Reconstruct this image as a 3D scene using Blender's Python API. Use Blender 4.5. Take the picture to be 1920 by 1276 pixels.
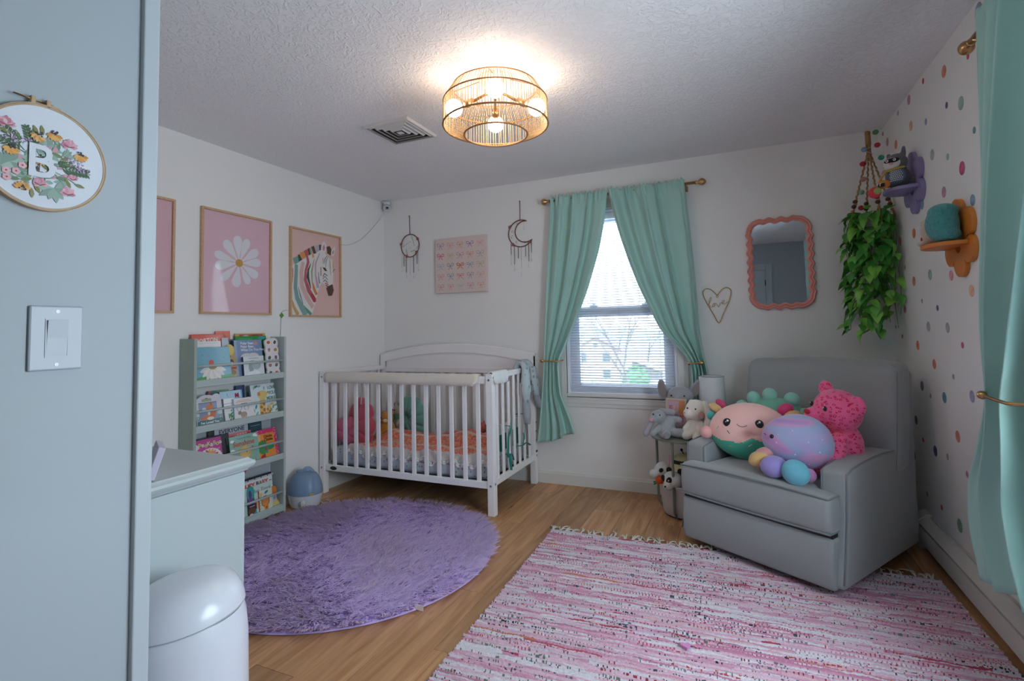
import bpy, bmesh, math, random
import numpy as np
from mathutils import Vector, Matrix, Euler

# ------------------------------------------------------------------ clean
for o in list(bpy.data.objects):
    bpy.data.objects.remove(o, do_unlink=True)
SC = bpy.context.scene
COLL = SC.collection
PI = math.pi
rnd = random.Random(7)

# ------------------------------------------------------------------ camera
XL, XR, YB, ZC = -3.013, 0.900, 3.903, 2.44        # room: left wall, right wall, back wall, ceiling
YF = -1.2                                           # front wall (behind the photographer)
XN, YN = -1.116, 0.670                              # corner of the closet block beside the photographer
cam_d = bpy.data.cameras.new('camera')
cam_d.sensor_fit = 'HORIZONTAL'
cam_d.sensor_width = 36.0
cam_d.lens = 961.5255 / 1920 * 36.0
cam_d.shift_y = -0.03977
cam_d.clip_start = 0.02
cam_d.clip_end = 600
cam = bpy.data.objects.new('camera', cam_d)
COLL.objects.link(cam)
pitch, yaw, roll = 0.0588, -0.4128, 0.0226
cyw, syw, cp, sp = math.cos(yaw), math.sin(yaw), math.cos(pitch), math.sin(pitch)
fwd = Vector((syw * cp, cyw * cp, sp))
rgt = Vector((cyw, -syw, 0))
dwn = fwd.cross(rgt)
r2 = math.cos(roll) * rgt + math.sin(roll) * dwn
d2 = -math.sin(roll) * rgt + math.cos(roll) * dwn
cm = Matrix.Identity(4)
for i in range(3):
    cm[i][0], cm[i][1], cm[i][2] = r2[i], -d2[i], -fwd[i]
cm[2][3] = 1.2144
cam.matrix_world = cm
SC.camera = cam

# ------------------------------------------------------------------ light and exposure
SC.view_settings.view_transform = 'Standard'
SC.view_settings.look = 'None'
SC.view_settings.gamma = 1.0
SC.view_settings.exposure = 1.02
SC.view_settings.use_curve_mapping = False
W = bpy.data.worlds.new('overcast_sky')
SC.world = W
W.use_nodes = True
wb = W.node_tree.nodes['Background']
SKY = (0.75, 0.89, 1.0)
wb.inputs['Color'].default_value = (*SKY, 1)
wb.inputs['Strength'].default_value = 7.0
def portal(name, loc, rot, sx, sy):
    l = bpy.data.lights.new(name, 'AREA')
    l.shape = 'RECTANGLE'; l.size = sx; l.size_y = sy
    l.cycles.is_portal = True
    o = bpy.data.objects.new(name, l)
    o.location = loc; o.rotation_euler = rot
    COLL.objects.link(o)
portal('window_portal_back', (-0.83, YB + 0.16, 1.415), (-PI / 2, 0, 0), 0.86, 1.45)
portal('window_portal_right', (XR + 0.15, 1.35, 1.415), (0, PI / 2, 0), 1.45, 1.52)
BULB = 16.0
SC.cycles.diffuse_bounces = 7
SC.cycles.transparent_max_bounces = 16

# ------------------------------------------------------------------ helpers
def lin(h):
    if isinstance(h, str):
        h = h.lstrip('#')
        c = [int(h[i:i + 2], 16) / 255 for i in (0, 2, 4)]
        return tuple(x / 12.92 if x <= 0.04045 else ((x + 0.055) / 1.055) ** 2.4 for x in c)
    return tuple(h[:3])

def mat(name, col, rough=0.6, bump=None, var=None, sheen=0, metal=0, coat=0, spec=0.5, emit=None, trans=0, alpha=1):
    m = bpy.data.materials.new(name)
    m.use_nodes = True
    nt = m.node_tree
    b = nt.nodes['Principled BSDF']
    c = lin(col)
    b.inputs['Base Color'].default_value = (*c, 1)
    b.inputs['Roughness'].default_value = rough
    b.inputs['Metallic'].default_value = metal
    b.inputs['Specular IOR Level'].default_value = spec
    if sheen:
        b.inputs['Sheen Weight'].default_value = sheen
        b.inputs['Sheen Roughness'].default_value = 0.4
    if coat:
        b.inputs['Coat Weight'].default_value = coat
        b.inputs['Coat Roughness'].default_value = 0.08
    if trans:
        b.inputs['Transmission Weight'].default_value = trans
    if emit:
        b.inputs['Emission Color'].default_value = (*lin(emit[0]), 1)
        b.inputs['Emission Strength'].default_value = emit[1]
    tc = nt.nodes.new('ShaderNodeTexCoord')
    if var:
        n = nt.nodes.new('ShaderNodeTexNoise')
        n.inputs['Scale'].default_value = var[0]
        n.inputs['Detail'].default_value = 4
        nt.links.new(tc.outputs['Object'], n.inputs['Vector'])
        mx = nt.nodes.new('ShaderNodeMix'); mx.data_type = 'RGBA'
        k = var[1]
        mx.inputs['A'].default_value = (*[x * (1 - k) for x in c], 1)
        mx.inputs['B'].default_value = (*[min(1, x * (1 + k)) for x in c], 1)
        nt.links.new(n.outputs['Fac'], mx.inputs['Factor'])
        nt.links.new(mx.outputs['Result'], b.inputs['Base Color'])
    if bump:
        n2 = nt.nodes.new('ShaderNodeTexNoise')
        n2.inputs['Scale'].default_value = bump[0]
        n2.inputs['Detail'].default_value = 3
        nt.links.new(tc.outputs['Object'], n2.inputs['Vector'])
        bp = nt.nodes.new('ShaderNodeBump')
        bp.inputs['Strength'].default_value = bump[1]
        bp.inputs['Distance'].default_value = bump[2] if len(bump) > 2 else 0.003
        nt.links.new(n2.outputs['Fac'], bp.inputs['Height'])
        nt.links.new(bp.outputs['Normal'], b.inputs['Normal'])
    return m

def attr_mat(name, rough=0.6, bump=None, sheen=0, coat=0):
    m = mat(name, '#808080', rough, bump, None, sheen, 0, coat)
    nt = m.node_tree
    a = nt.nodes.new('ShaderNodeAttribute'); a.attribute_name = 'Col'
    nt.links.new(a.outputs['Color'], nt.nodes['Principled BSDF'].inputs['Base Color'])
    return m

def objcol_mat(name, rough=0.6, bump=None):
    m = mat(name, '#808080', rough, bump)
    nt = m.node_tree
    a = nt.nodes.new('ShaderNodeObjectInfo')
    nt.links.new(a.outputs['Color'], nt.nodes['Principled BSDF'].inputs['Base Color'])
    return m

def rotm(rx=0, ry=0, rz=0):
    return Euler((rx, ry, rz)).to_matrix()

class MB:
    """collects geometry, builds ONE mesh object"""
    def __init__(s):
        s.v = []; s.f = []; s.c = []; s.m = []; s.w = 0.0; s.step = 0.00003
    def add(s, vs, fs, col=None, mi=0):
        n = len(s.v)
        s.v += [tuple(p) for p in vs]
        s.f += [tuple(i + n for i in f) for f in fs]
        s.c += [lin(col) if col is not None else None] * len(fs)
        s.m += [mi] * len(fs)
        return s
    def box(s, x0, x1, y0, y1, z0, z1, col=None, mi=0):
        return s.bx(((x0 + x1) / 2, (y0 + y1) / 2, (z0 + z1) / 2), (abs(x1 - x0), abs(y1 - y0), abs(z1 - z0)), None, col, mi)
    def bx(s, c, d, R=None, col=None, mi=0):
        vs = []
        for sx in (-.5, .5):
            for sy in (-.5, .5):
                for sz in (-.5, .5):
                    p = Vector((sx * d[0], sy * d[1], sz * d[2]))
                    if R: p = R @ p
                    vs.append(p + Vector(c))
        return s.add(vs, [(0, 1, 3, 2), (4, 6, 7, 5), (0, 4, 5, 1), (2, 3, 7, 6), (0, 2, 6, 4), (1, 5, 7, 3)], col, mi)
    def tube(s, pts, r, n=8, closed=False, col=None, mi=0, flat=1.0):
        pts = [Vector(p) for p in pts]
        N = len(pts)
        rs = r if isinstance(r, (list, tuple)) else [r] * N
        vs = []; fs = []
        prev = None
        for i, p in enumerate(pts):
            if closed: t = pts[(i + 1) % N] - pts[i - 1]
            else: t = pts[min(i + 1, N - 1)] - pts[max(i - 1, 0)]
            if t.length < 1e-9: t = Vector((0, 0, 1))
            t.normalize()
            if prev is None:
                a = Vector((0, 0, 1)) if abs(t.z) < .9 else Vector((1, 0, 0))
                u = t.cross(a).normalized()
            else:
                u = prev - t * prev.dot(t)
                if u.length < 1e-6: u = t.cross(Vector((0, 0, 1)) if abs(t.z) < .9 else Vector((1, 0, 0)))
                u.normalize()
            prev = u
            v = t.cross(u)
            for k in range(n):
                a = 2 * PI * k / n
                vs.append(p + (u * math.cos(a) + v * math.sin(a) * flat) * rs[i])
        M = N if closed else N - 1
        for i in range(M):
            for k in range(n):
                a, b = i * n + k, i * n + (k + 1) % n
                j = (i + 1) % N
                fs.append((a, b, j * n + (k + 1) % n, j * n + k))
        if not closed:
            fs.append(tuple(range(n - 1, -1, -1)))
            fs.append(tuple((N - 1) * n + k for k in range(n)))
        return s.add(vs, fs, col, mi)
    def lathe(s, prof, c=(0, 0, 0), n=32, R=None, col=None, mi=0, sx=1, sy=1):
        vs = []; fs = []
        for r, z in prof:
            for k in range(n):
                a = 2 * PI * k / n
                p = Vector((r * math.cos(a) * sx, r * math.sin(a) * sy, z))
                if R: p = R @ p
                vs.append(p + Vector(c))
        for i in range(len(prof) - 1):
            for k in range(n):
                fs.append((i * n + k, i * n + (k + 1) % n, (i + 1) * n + (k + 1) % n, (i + 1) * n + k))
        if prof[0] != prof[-1]:
            if prof[0][0] > 1e-6: fs.append(tuple(range(n - 1, -1, -1)))
            if prof[-1][0] > 1e-6: fs.append(tuple((len(prof) - 1) * n + k for k in range(n)))
        return s.add(vs, fs, col, mi)
    def ell(s, c, r, R=None, nu=20, nv=12, col=None, mi=0, fn=None, colfn=None):
        if not isinstance(r, (tuple, list)): r = (r, r, r)
        vs = []; fs = []; cs = []
        base = []
        for j in range(nv + 1):
            ph = PI * j / nv
            for i in range(nu):
                th = 2 * PI * i / nu
                q = Vector((math.sin(ph) * math.cos(th), math.sin(ph) * math.sin(th), math.cos(ph)))
                if fn: q = fn(q)
                p = Vector((q.x * r[0], q.y * r[1], q.z * r[2]))
                base.append(p.copy())
                if R: p = R @ p
                vs.append(p + Vector(c))
        for j in range(nv):
            for i in range(nu):
                a, b, d, e = j * nu + i, j * nu + (i + 1) % nu, (j + 1) * nu + (i + 1) % nu, (j + 1) * nu + i
                fs.append((a, e, d, b))
                if colfn: cs.append(lin(colfn((base[a] + base[b] + base[d] + base[e]) / 4)))
        s.add(vs, fs, col, mi)
        if colfn: s.c[-len(fs):] = cs
        return s
    def capsule(s, a, b, r0, r1, n=12, col=None, mi=0):
        a, b = Vector(a), Vector(b)
        d = (b - a)
        L = d.length or 1e-6
        d.normalize()
        pts = []; rs = []
        for k in range(5):
            an = PI / 2 * (1 - k / 4)
            pts.append(a - d * r0 * math.sin(an)); rs.append(max(r0 * math.cos(an), 1e-4))
        for k in range(5):
            an = PI / 2 * k / 4
            pts.append(b + d * r1 * math.sin(an)); rs.append(max(r1 * math.cos(an), 1e-4))
        return s.tube(pts, rs, n, False, col, mi)
    def prism(s, poly, w0, w1, fr=None, col=None, mi=0):
        """polygon in (u,v) extruded along w; fr maps (u,v,w) -> xyz"""
        fr = fr or (lambda u, v, w: (u, v, w))
        n = len(poly)
        vs = [fr(u, v, w0) for u, v in poly] + [fr(u, v, w1) for u, v in poly]
        fs = [tuple(range(n - 1, -1, -1)), tuple(range(n, 2 * n))]
        fs += [(i, (i + 1) % n, n + (i + 1) % n, n + i) for i in range(n)]
        return s.add(vs, fs, col, mi)
    # flat print layers (u, v) on plane w, every call a hair in front of the last
    def lay(s, poly, col):
        s.w += s.step
        return s.add([(u, v, s.w) for u, v in poly], [tuple(range(len(poly)))], col)
    def disc(s, u, v, ru, rv=None, ang=0, col='#ffffff', n=18):
        rv = rv or ru
        ca, sa = math.cos(ang), math.sin(ang)
        return s.lay([(u + ru * math.cos(t) * ca - rv * math.sin(t) * sa, v + ru * math.cos(t) * sa + rv * math.sin(t) * ca)
                      for t in [2 * PI * k / n for k in range(n)]], col)
    def rect(s, u0, u1, v0, v1, col):
        return s.lay([(u0, v0), (u1, v0), (u1, v1), (u0, v1)], col)
    def leaf(s, u, v, L, wd, ang, col):
        ca, sa = math.cos(ang), math.sin(ang)
        P = [(0, 0), (.3, .8), (.6, 1), (.85, .5), (1, 0), (.85, -.5), (.6, -1), (.3, -.8)]
        return s.lay([(u + a * L * ca - b * wd * sa, v + a * L * sa + b * wd * ca) for a, b in P], col)
    def stroke(s, pts, wd, col):
        n = len(pts)
        ws = wd if isinstance(wd, (list, tuple)) else [wd] * n
        A = []; B = []
        for i in range(n):
            a = pts[max(i - 1, 0)]; b = pts[min(i + 1, n - 1)]
            dx, dy = b[0] - a[0], b[1] - a[1]
            l = math.hypot(dx, dy) or 1
            A.append((pts[i][0] - dy / l * ws[i] / 2, pts[i][1] + dx / l * ws[i] / 2))
            B.append((pts[i][0] + dy / l * ws[i] / 2, pts[i][1] - dx / l * ws[i] / 2))
        s.w += s.step
        vs = [(u, v, s.w) for u, v in A] + [(u, v, s.w) for u, v in B]
        return s.add(vs, [(n + i, n + i + 1, i + 1, i) for i in range(n - 1)], col)
    def mesh(s, name, mats):
        me = bpy.data.meshes.new(name)
        me.from_pydata(s.v, [], s.f)
        for m in (mats if isinstance(mats, (list, tuple)) else [mats]):
            me.materials.append(m)
        if any(s.m): me.polygons.foreach_set('material_index', s.m)
        if any(c is not None for c in s.c):
            ca = me.color_attributes.new('Col', 'FLOAT_COLOR', 'CORNER')
            buf = []
            for p, c in zip(me.polygons, s.c):
                buf += [*(c or (.8, .8, .8)), 1.0] * p.loop_total
            ca.data.foreach_set('color', buf)
        return me
    def build(s, name, mats, parent=None, smooth=None, bev=0, sub=0, fix=True):
        me = s.mesh(name, mats)
        if fix:
            bm = bmesh.new(); bm.from_mesh(me)
            bmesh.ops.recalc_face_normals(bm, faces=bm.faces)
            bm.to_mesh(me); bm.free()
        if smooth is True: me.shade_smooth()
        elif smooth: me.shade_smooth(); me.set_sharp_from_angle(angle=math.radians(smooth))
        o = bpy.data.objects.new(name, me)
        COLL.objects.link(o)
        if parent: o.parent = parent
        if bev:
            b = o.modifiers.new('bevel', 'BEVEL'); b.width = bev; b.segments = 2; b.limit_method = 'ANGLE'; b.angle_limit = math.radians(40)
        if sub:
            b = o.modifiers.new('subdivision', 'SUBSURF'); b.levels = sub; b.render_levels = sub
        return o

def tag(o, label=None, cat=None, group=None, kind=None):
    if label: o['label'] = label
    if cat: o['category'] = cat
    if group: o['group'] = group
    if kind: o['kind'] = kind
    return o
def thing(name, label, cat, loc=(0, 0, 0), rot=None, group=None, kind=None):
    o = bpy.data.objects.new(name, None)
    o.empty_display_size = 0.05
    M = Matrix.Identity(4)
    if rot is not None:
        R = rot.to_3x3() if isinstance(rot, Matrix) else rot
        for i in range(3):
            for j in range(3): M[i][j] = R[i][j]
    M.translation = Vector(loc)
    o.matrix_world = M
    COLL.objects.link(o)
    return tag(o, label, cat, group, kind)
def struct(o, label):
    return tag(o, label, None, None, 'structure')
def inst(src, name, parent, loc=(0, 0, 0), rot=None, scale=1.0, color=None):
    """another object on the same mesh"""
    o = bpy.data.objects.new(name, src.data if hasattr(src, 'data') else src)
    COLL.objects.link(o)
    if parent: o.parent = parent
    M = (rot.to_4x4() if rot is not None else Matrix.Identity(4))
    if isinstance(scale, (tuple, list)): M = M @ Matrix.Diagonal((*scale, 1))
    else: M = M @ Matrix.Scale(scale, 4)
    M.translation = Vector(loc)
    o.matrix_basis = M
    if color: o.color = (*lin(color), 1)
    return o
def cols(u, v, w):
    return Matrix((u, v, w)).transposed()
F_LEFT = cols((0, 1, 0), (0, 0, 1), (1, 0, 0))
F_BACK = cols((1, 0, 0), (0, 0, 1), (0, -1, 0))
F_RIGHT = cols((0, -1, 0), (0, 0, 1), (-1, 0, 0))
def smooth_path(pts, k=6, closed=False):
    P = [Vector(p) for p in pts]
    out = []
    n = len(P)
    for i in range(n if closed else n - 1):
        if closed: a, b, c, d = P[i - 1], P[i], P[(i + 1) % n], P[(i + 2) % n]
        else: a, b, c, d = P[max(i - 1, 0)], P[i], P[i + 1], P[min(i + 2, n - 1)]
        for j in range(k):
            t = j / k
            out.append(0.5 * ((2 * b) + (c - a) * t + (2 * a - 5 * b + 4 * c - d) * t * t + (3 * b - a - 3 * c + d) * t ** 3))
    if not closed: out.append(P[-1])
    return out
def text(name, body, size, loc, parent, m, rot=None, align='CENTER', ext=0.0002, sx=1.0, shear=0, spacing=1.0, bold=0):
    c = bpy.data.curves.new(name, 'FONT')
    c.body = body; c.size = size; c.align_x = align; c.align_y = 'CENTER'; c.extrude = ext; c.shear = shear
    c.space_character = spacing
    c.offset = bold
    c.resolution_u = 3
    c.materials.append(m)
    tmp = bpy.data.objects.new('tmp', c)
    me = bpy.data.meshes.new_from_object(tmp)
    me.name = name
    bpy.data.objects.remove(tmp); bpy.data.curves.remove(c)
    o = bpy.data.objects.new(name, me)
    COLL.objects.link(o)
    o.parent = parent
    M = (rot.to_4x4() if rot is not None else Matrix.Identity(4)) @ Matrix.Diagonal((sx, 1, 1, 1))
    M.translation = Vector(loc)
    o.matrix_basis = M
    return o
def plush(name, blobs, m, parent, vox=0.006, sm=6):
    """one continuous stuffed body from overlapping lumps"""
    mb = MB()
    for b in blobs:
        if b[0] == 'e': mb.ell(b[1], b[2], rotm(*b[3]) if len(b) > 3 else None, 20, 14)
        else: mb.capsule(b[1], b[2], b[3], b[4], 14)
    o = mb.build(name, m, parent, True)
    r = o.modifiers.new('remesh', 'REMESH'); r.mode = 'VOXEL'; r.voxel_size = vox; r.use_smooth_shade = True
    s = o.modifiers.new('smooth', 'SMOOTH'); s.iterations = sm; s.factor = 0.6
    return o
def ball(name, c, r, m, parent, R=None, nu=16, nv=10):
    return MB().ell(c, r, R, nu, nv).build(name, m, parent, True)
_tm = {}
def ink(h):
    if h not in _tm: _tm[h] = mat('ink_' + h.strip('#'), h, 0.6)
    return _tm[h]
# ------------------------------------------------------------------ materials
WALL = mat('wall_paint', '#e7e6e4', 0.75, (90, 0.12, 0.002))
NEARWALL = mat('wall_paint_dimmed', '#a6afb5', 0.55, (60, 0.08, 0.002))  # the entry's dimmer light is put into this darker, bluer wall colour
CEIL = mat('ceiling_texture', '#efeeef', 0.85)
nt = CEIL.node_tree                                  # trowelled ceiling: stretched, ridged noise
tc = nt.nodes.new('ShaderNodeTexCoord')
n1 = nt.nodes.new('ShaderNodeTexNoise'); n1.inputs['Scale'].default_value = 26; n1.inputs['Detail'].default_value = 5; n1.inputs['Distortion'].default_value = 2.2
rp = nt.nodes.new('ShaderNodeValToRGB'); rp.color_ramp.elements[0].position = 0.47; rp.color_ramp.elements[1].position = 0.6
bmp = nt.nodes.new('ShaderNodeBump'); bmp.inputs['Strength'].default_value = 0.55; bmp.inputs['Distance'].default_value = 0.006
nt.links.new(tc.outputs['Object'], n1.inputs['Vector']); nt.links.new(n1.outputs['Fac'], rp.inputs['Fac'])
nt.links.new(rp.outputs['Color'], bmp.inputs['Height']); nt.links.new(bmp.outputs['Normal'], nt.nodes['Principled BSDF'].inputs['Normal'])
TRIM = mat('trim_paint', '#dcdbd8', 0.4)
TRIMBLUE = mat('trim_paint_entry', '#b3bcc1', 0.35)
WHITE = mat('white_paint', '#eeecec', 0.38)
PLASTIC = mat('white_plastic', '#d3d8df', 0.22, coat=0.4)
VINYL = mat('window_vinyl', '#eef2fb', 0.35)
BRASS = mat('brushed_brass', '#c49c6c', 0.28, (200, 0.05), None, 0, 1.0)
BLACK = mat('black_plastic', '#17181a', 0.35)
STEEL = mat('screw_metal', '#9a9a9e', 0.35, None, None, 0, 1.0)
PRINT = attr_mat('printed_surface', 0.55)
GLOSSPRINT = attr_mat('glossy_print', 0.25, None, 0, 0.5)
FELT = attr_mat('coloured_fabric', 0.9, (250, 0.15), 0.3)
OBJCOL = objcol_mat('sticker', 0.6)

# glass that lets light through and mirrors a little, more at a glancing angle
def pane_glass(name, rough, base):
    m = bpy.data.materials.new(name); m.use_nodes = True
    nt = m.node_tree; nt.nodes.clear()
    out = nt.nodes.new('ShaderNodeOutputMaterial'); mx = nt.nodes.new('ShaderNodeMixShader')
    tr = nt.nodes.new('ShaderNodeBsdfTransparent'); gl = nt.nodes.new('ShaderNodeBsdfGlossy'); lw = nt.nodes.new('ShaderNodeLayerWeight')
    pw = nt.nodes.new('ShaderNodeMath'); pw.operation = 'POWER'; pw.inputs[1].default_value = 4.5
    ma = nt.nodes.new('ShaderNodeMath'); ma.operation = 'MULTIPLY_ADD'; ma.inputs[1].default_value = .8; ma.inputs[2].default_value = base
    gl.inputs['Roughness'].default_value = rough
    nt.links.new(lw.outputs['Facing'], pw.inputs[0]); nt.links.new(pw.outputs[0], ma.inputs[0]); nt.links.new(ma.outputs[0], mx.inputs[0])
    nt.links.new(tr.outputs[0], mx.inputs[1]); nt.links.new(gl.outputs[0], mx.inputs[2]); nt.links.new(mx.outputs[0], out.inputs['Surface'])
    return m
GLASS = pane_glass('window_glass', .02, .02)
SCREEN = bpy.data.materials.new('dimming_screen'); SCREEN.use_nodes = True  # added half-clear sheet that dims the view out of the back window
nt = SCREEN.node_tree
mx = nt.nodes.new('ShaderNodeMixShader'); tr = nt.nodes.new('ShaderNodeBsdfTransparent'); mx.inputs[0].default_value = .46
nt.nodes['Principled BSDF'].inputs['Base Color'].default_value = (.12, .12, .13, 1)
nt.links.new(tr.outputs[0], mx.inputs[1]); nt.links.new(nt.nodes['Principled BSDF'].outputs[0], mx.inputs[2]); nt.links.new(mx.outputs[0], nt.nodes['Material Output'].inputs['Surface'])
PICGLASS = pane_glass('picture_glass', .03, .03)
MIRROR = mat('mirror_silver', '#d8dcde', 0.01, None, None, 0, 1.0)

# oak planks: grain along the board, tone by board
OAK = bpy.data.materials.new('oak_plank'); OAK.use_nodes = True
nt = OAK.node_tree; b = nt.nodes['Principled BSDF']; b.inputs['Roughness'].default_value = 0.42
tc = nt.nodes.new('ShaderNodeTexCoord'); oi = nt.nodes.new('ShaderNodeObjectInfo')
addv = nt.nodes.new('ShaderNodeVectorMath'); addv.operation = 'ADD'
sc = nt.nodes.new('ShaderNodeVectorMath'); sc.operation = 'SCALE'; sc.inputs['Scale'].default_value = 40
cmb = nt.nodes.new('ShaderNodeCombineXYZ')
nt.links.new(oi.outputs['Random'], cmb.inputs[0]); nt.links.new(oi.outputs['Random'], cmb.inputs[1])
nt.links.new(cmb.outputs[0], sc.inputs[0]); nt.links.new(tc.outputs['Object'], addv.inputs[0]); nt.links.new(sc.outputs[0], addv.inputs[1])
mp = nt.nodes.new('ShaderNodeMapping'); mp.inputs['Scale'].default_value = (11, 0.9, 1)
nt.links.new(addv.outputs[0], mp.inputs['Vector'])
nz = nt.nodes.new('ShaderNodeTexNoise'); nz.inputs['Scale'].default_value = 2.2; nz.inputs['Detail'].default_value = 7; nz.inputs['Distortion'].default_value = 1.1
nt.links.new(mp.outputs[0], nz.inputs['Vector'])
rp = nt.nodes.new('ShaderNodeValToRGB')
e = rp.color_ramp.elements
e[0].position = 0.28; e[0].color = (*lin('#a8744a'), 1); e[1].position = 0.72; e[1].color = (*lin('#d6a577'), 1)
x = e.new(0.5); x.color = (*lin('#c19064'), 1)
nt.links.new(nz.outputs['Fac'], rp.inputs['Fac'])
tone = nt.nodes.new('ShaderNodeMapRange'); tone.inputs['To Min'].default_value = 0.68; tone.inputs['To Max'].default_value = 1.12
nt.links.new(oi.outputs['Random'], tone.inputs['Value'])
kn = nt.nodes.new('ShaderNodeTexVoronoi'); kn.inputs['Scale'].default_value = 1.0
mpk = nt.nodes.new('ShaderNodeMapping'); mpk.inputs['Scale'].default_value = (5.5, 1.4, 1)
nt.links.new(addv.outputs[0], mpk.inputs['Vector']); nt.links.new(mpk.outputs[0], kn.inputs['Vector'])
krp = nt.nodes.new('ShaderNodeValToRGB'); krp.color_ramp.elements[0].position = 0.02; krp.color_ramp.elements[0].color = (.25, .18, .14, 1); krp.color_ramp.elements[1].position = 0.07
nt.links.new(kn.outputs['Distance'], krp.inputs['Fac'])
ml = nt.nodes.new('ShaderNodeVectorMath'); ml.operation = 'SCALE'
nt.links.new(rp.outputs['Color'], ml.inputs[0]); nt.links.new(tone.outputs[0], ml.inputs['Scale'])
ml2 = nt.nodes.new('ShaderNodeVectorMath'); ml2.operation = 'MULTIPLY'
nt.links.new(ml.outputs[0], ml2.inputs[0]); nt.links.new(krp.outputs['Color'], ml2.inputs[1])
nt.links.new(ml2.outputs[0], b.inputs['Base Color'])
bpn = nt.nodes.new('ShaderNodeBump'); bpn.inputs['Strength'].default_value = 0.08; bpn.inputs['Distance'].default_value = 0.002
nt.links.new(nz.outputs['Fac'], bpn.inputs['Height']); nt.links.new(bpn.outputs['Normal'], b.inputs['Normal'])
def wood(name, a, c, scale=(2, 30, 30), rough=0.5):
    m = mat(name, a, rough)
    nt = m.node_tree
    tc = nt.nodes.new('ShaderNodeTexCoord'); mp = nt.nodes.new('ShaderNodeMapping'); mp.inputs['Scale'].default_value = scale
    nz = nt.nodes.new('ShaderNodeTexNoise'); nz.inputs['Scale'].default_value = 2; nz.inputs['Detail'].default_value = 5
    rp = nt.nodes.new('ShaderNodeValToRGB'); rp.color_ramp.elements[0].color = (*lin(a), 1); rp.color_ramp.elements[1].color = (*lin(c), 1)
    rp.color_ramp.elements[0].position = .3; rp.color_ramp.elements[1].position = .7
    nt.links.new(tc.outputs['Object'], mp.inputs[0]); nt.links.new(mp.outputs[0], nz.inputs['Vector']); nt.links.new(nz.outputs['Fac'], rp.inputs['Fac'])
    nt.links.new(rp.outputs['Color'], nt.nodes['Principled BSDF'].inputs['Base Color'])
    return m
FRAMEWOOD = wood('pale_frame_wood', '#c09a74', '#cfab86', (40, 40, 3))

# ------------------------------------------------------------------ room shell
floor = struct(MB().box(XL - .1, XR + .1, YF - .1, YB + .1, -0.12, -0.006).build('floor', mat('subfloor', '#4a3524', .8)), 'oak plank floor of the nursery')
r = random.Random(12)
PW = 0.189
x = XL
while x < XR:
    y = YF - r.uniform(0, 1.3)
    x1 = min(x + PW, XR)
    while y < YB:
        L = r.choice([.62, .9, 1.2, 1.5, 1.8]) * r.uniform(.9, 1.1)
        ya, yb = max(y, YF), min(y + L, YB)
        if yb - ya > .04:
            cxp, cyp = (x + x1) / 2, (ya + yb) / 2
            o = MB().box(x + .0006 - cxp, x1 - .0006 - cxp, ya + .0006 - cyp, yb - .0006 - cyp, -0.006, 0).build('plank', OAK, floor, None, 0.0012)
            o.location = (cxp, cyp, 0)
        y += L
    x += PW

struct(MB().box(XL - .1, XR + .1, YF - .1, YB + .14, ZC, ZC + .1).build('ceiling', CEIL), 'white ceiling with a trowelled texture')
struct(MB().box(XL - .12, XL, YN - .02, YB, 0, ZC).build('wall_left', WALL), 'off-white wall on the left behind the bookshelf')
wx0, wx1, wz0, wz1 = -1.247, -0.408, 0.70, 2.13
struct(MB().box(XL - .12, wx0, YB, YB + .14, 0, ZC).box(wx1, XR + .12, YB, YB + .14, 0, ZC).box(wx0, wx1, YB, YB + .14, 0, wz0).box(wx0, wx1, YB, YB + .14, wz1, ZC)
       .build('wall_back', WALL), 'off-white wall around the window with the teal curtains')
sy0, sy1 = 0.60, 2.10
wall_right = struct(MB().box(XR, XR + .12, YF - .1, sy0, 0, ZC).box(XR, XR + .12, sy1, YB, 0, ZC).box(XR, XR + .12, sy0, sy1, 0, wz0).box(XR, XR + .12, sy0, sy1, wz1, ZC)
       .build('wall_right', WALL), 'white wall with multicoloured watercolour dots')
struct(MB().box(XN - .02, XR, YF - .1, YF, 0, ZC).build('wall_front', NEARWALL), 'pale wall seen in the mirror')
struct(MB().box(XL - .12, XN, YF, YN, 0, ZC).build('wall_entry', NEARWALL), 'pale blue-grey wall with the light switch')
# corner trim at the end of the near wall
t = MB().box(XN - .004, XN + .012, YN - .026, YN + .006, 0, ZC).build('trim_1', TRIMBLUE, None, None, 0.003)
struct(t, 'pale blue-grey trim board at the wall end')
def baseboard(name, fr, L, label):
    prof = [(0, 0), (.013, 0), (.013, .078), (.009, .084), (.009, .09), (.004, .1), (0, .1)]
    mb = MB()
    mb.prism(prof, 0, L, fr)
    return struct(mb.build(name, TRIM, None, 30), label)
baseboard('baseboard_back', lambda u, v, w: (XL + w, YB - u, v), XR - XL, 'white baseboard under the window wall')
baseboard('baseboard_left', lambda u, v, w: (XL + u, YN + w, v), YB - YN - .013, 'white baseboard along the left wall')
baseboard('baseboard_front', lambda u, v, w: (XN + w, YF + u, v), .55, 'white baseboard beside the door')
baseboard('baseboard_entry', lambda u, v, w: (XN + u, YF + w, v), YN - YF - .04, 'white baseboard under the light switch wall')

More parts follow.
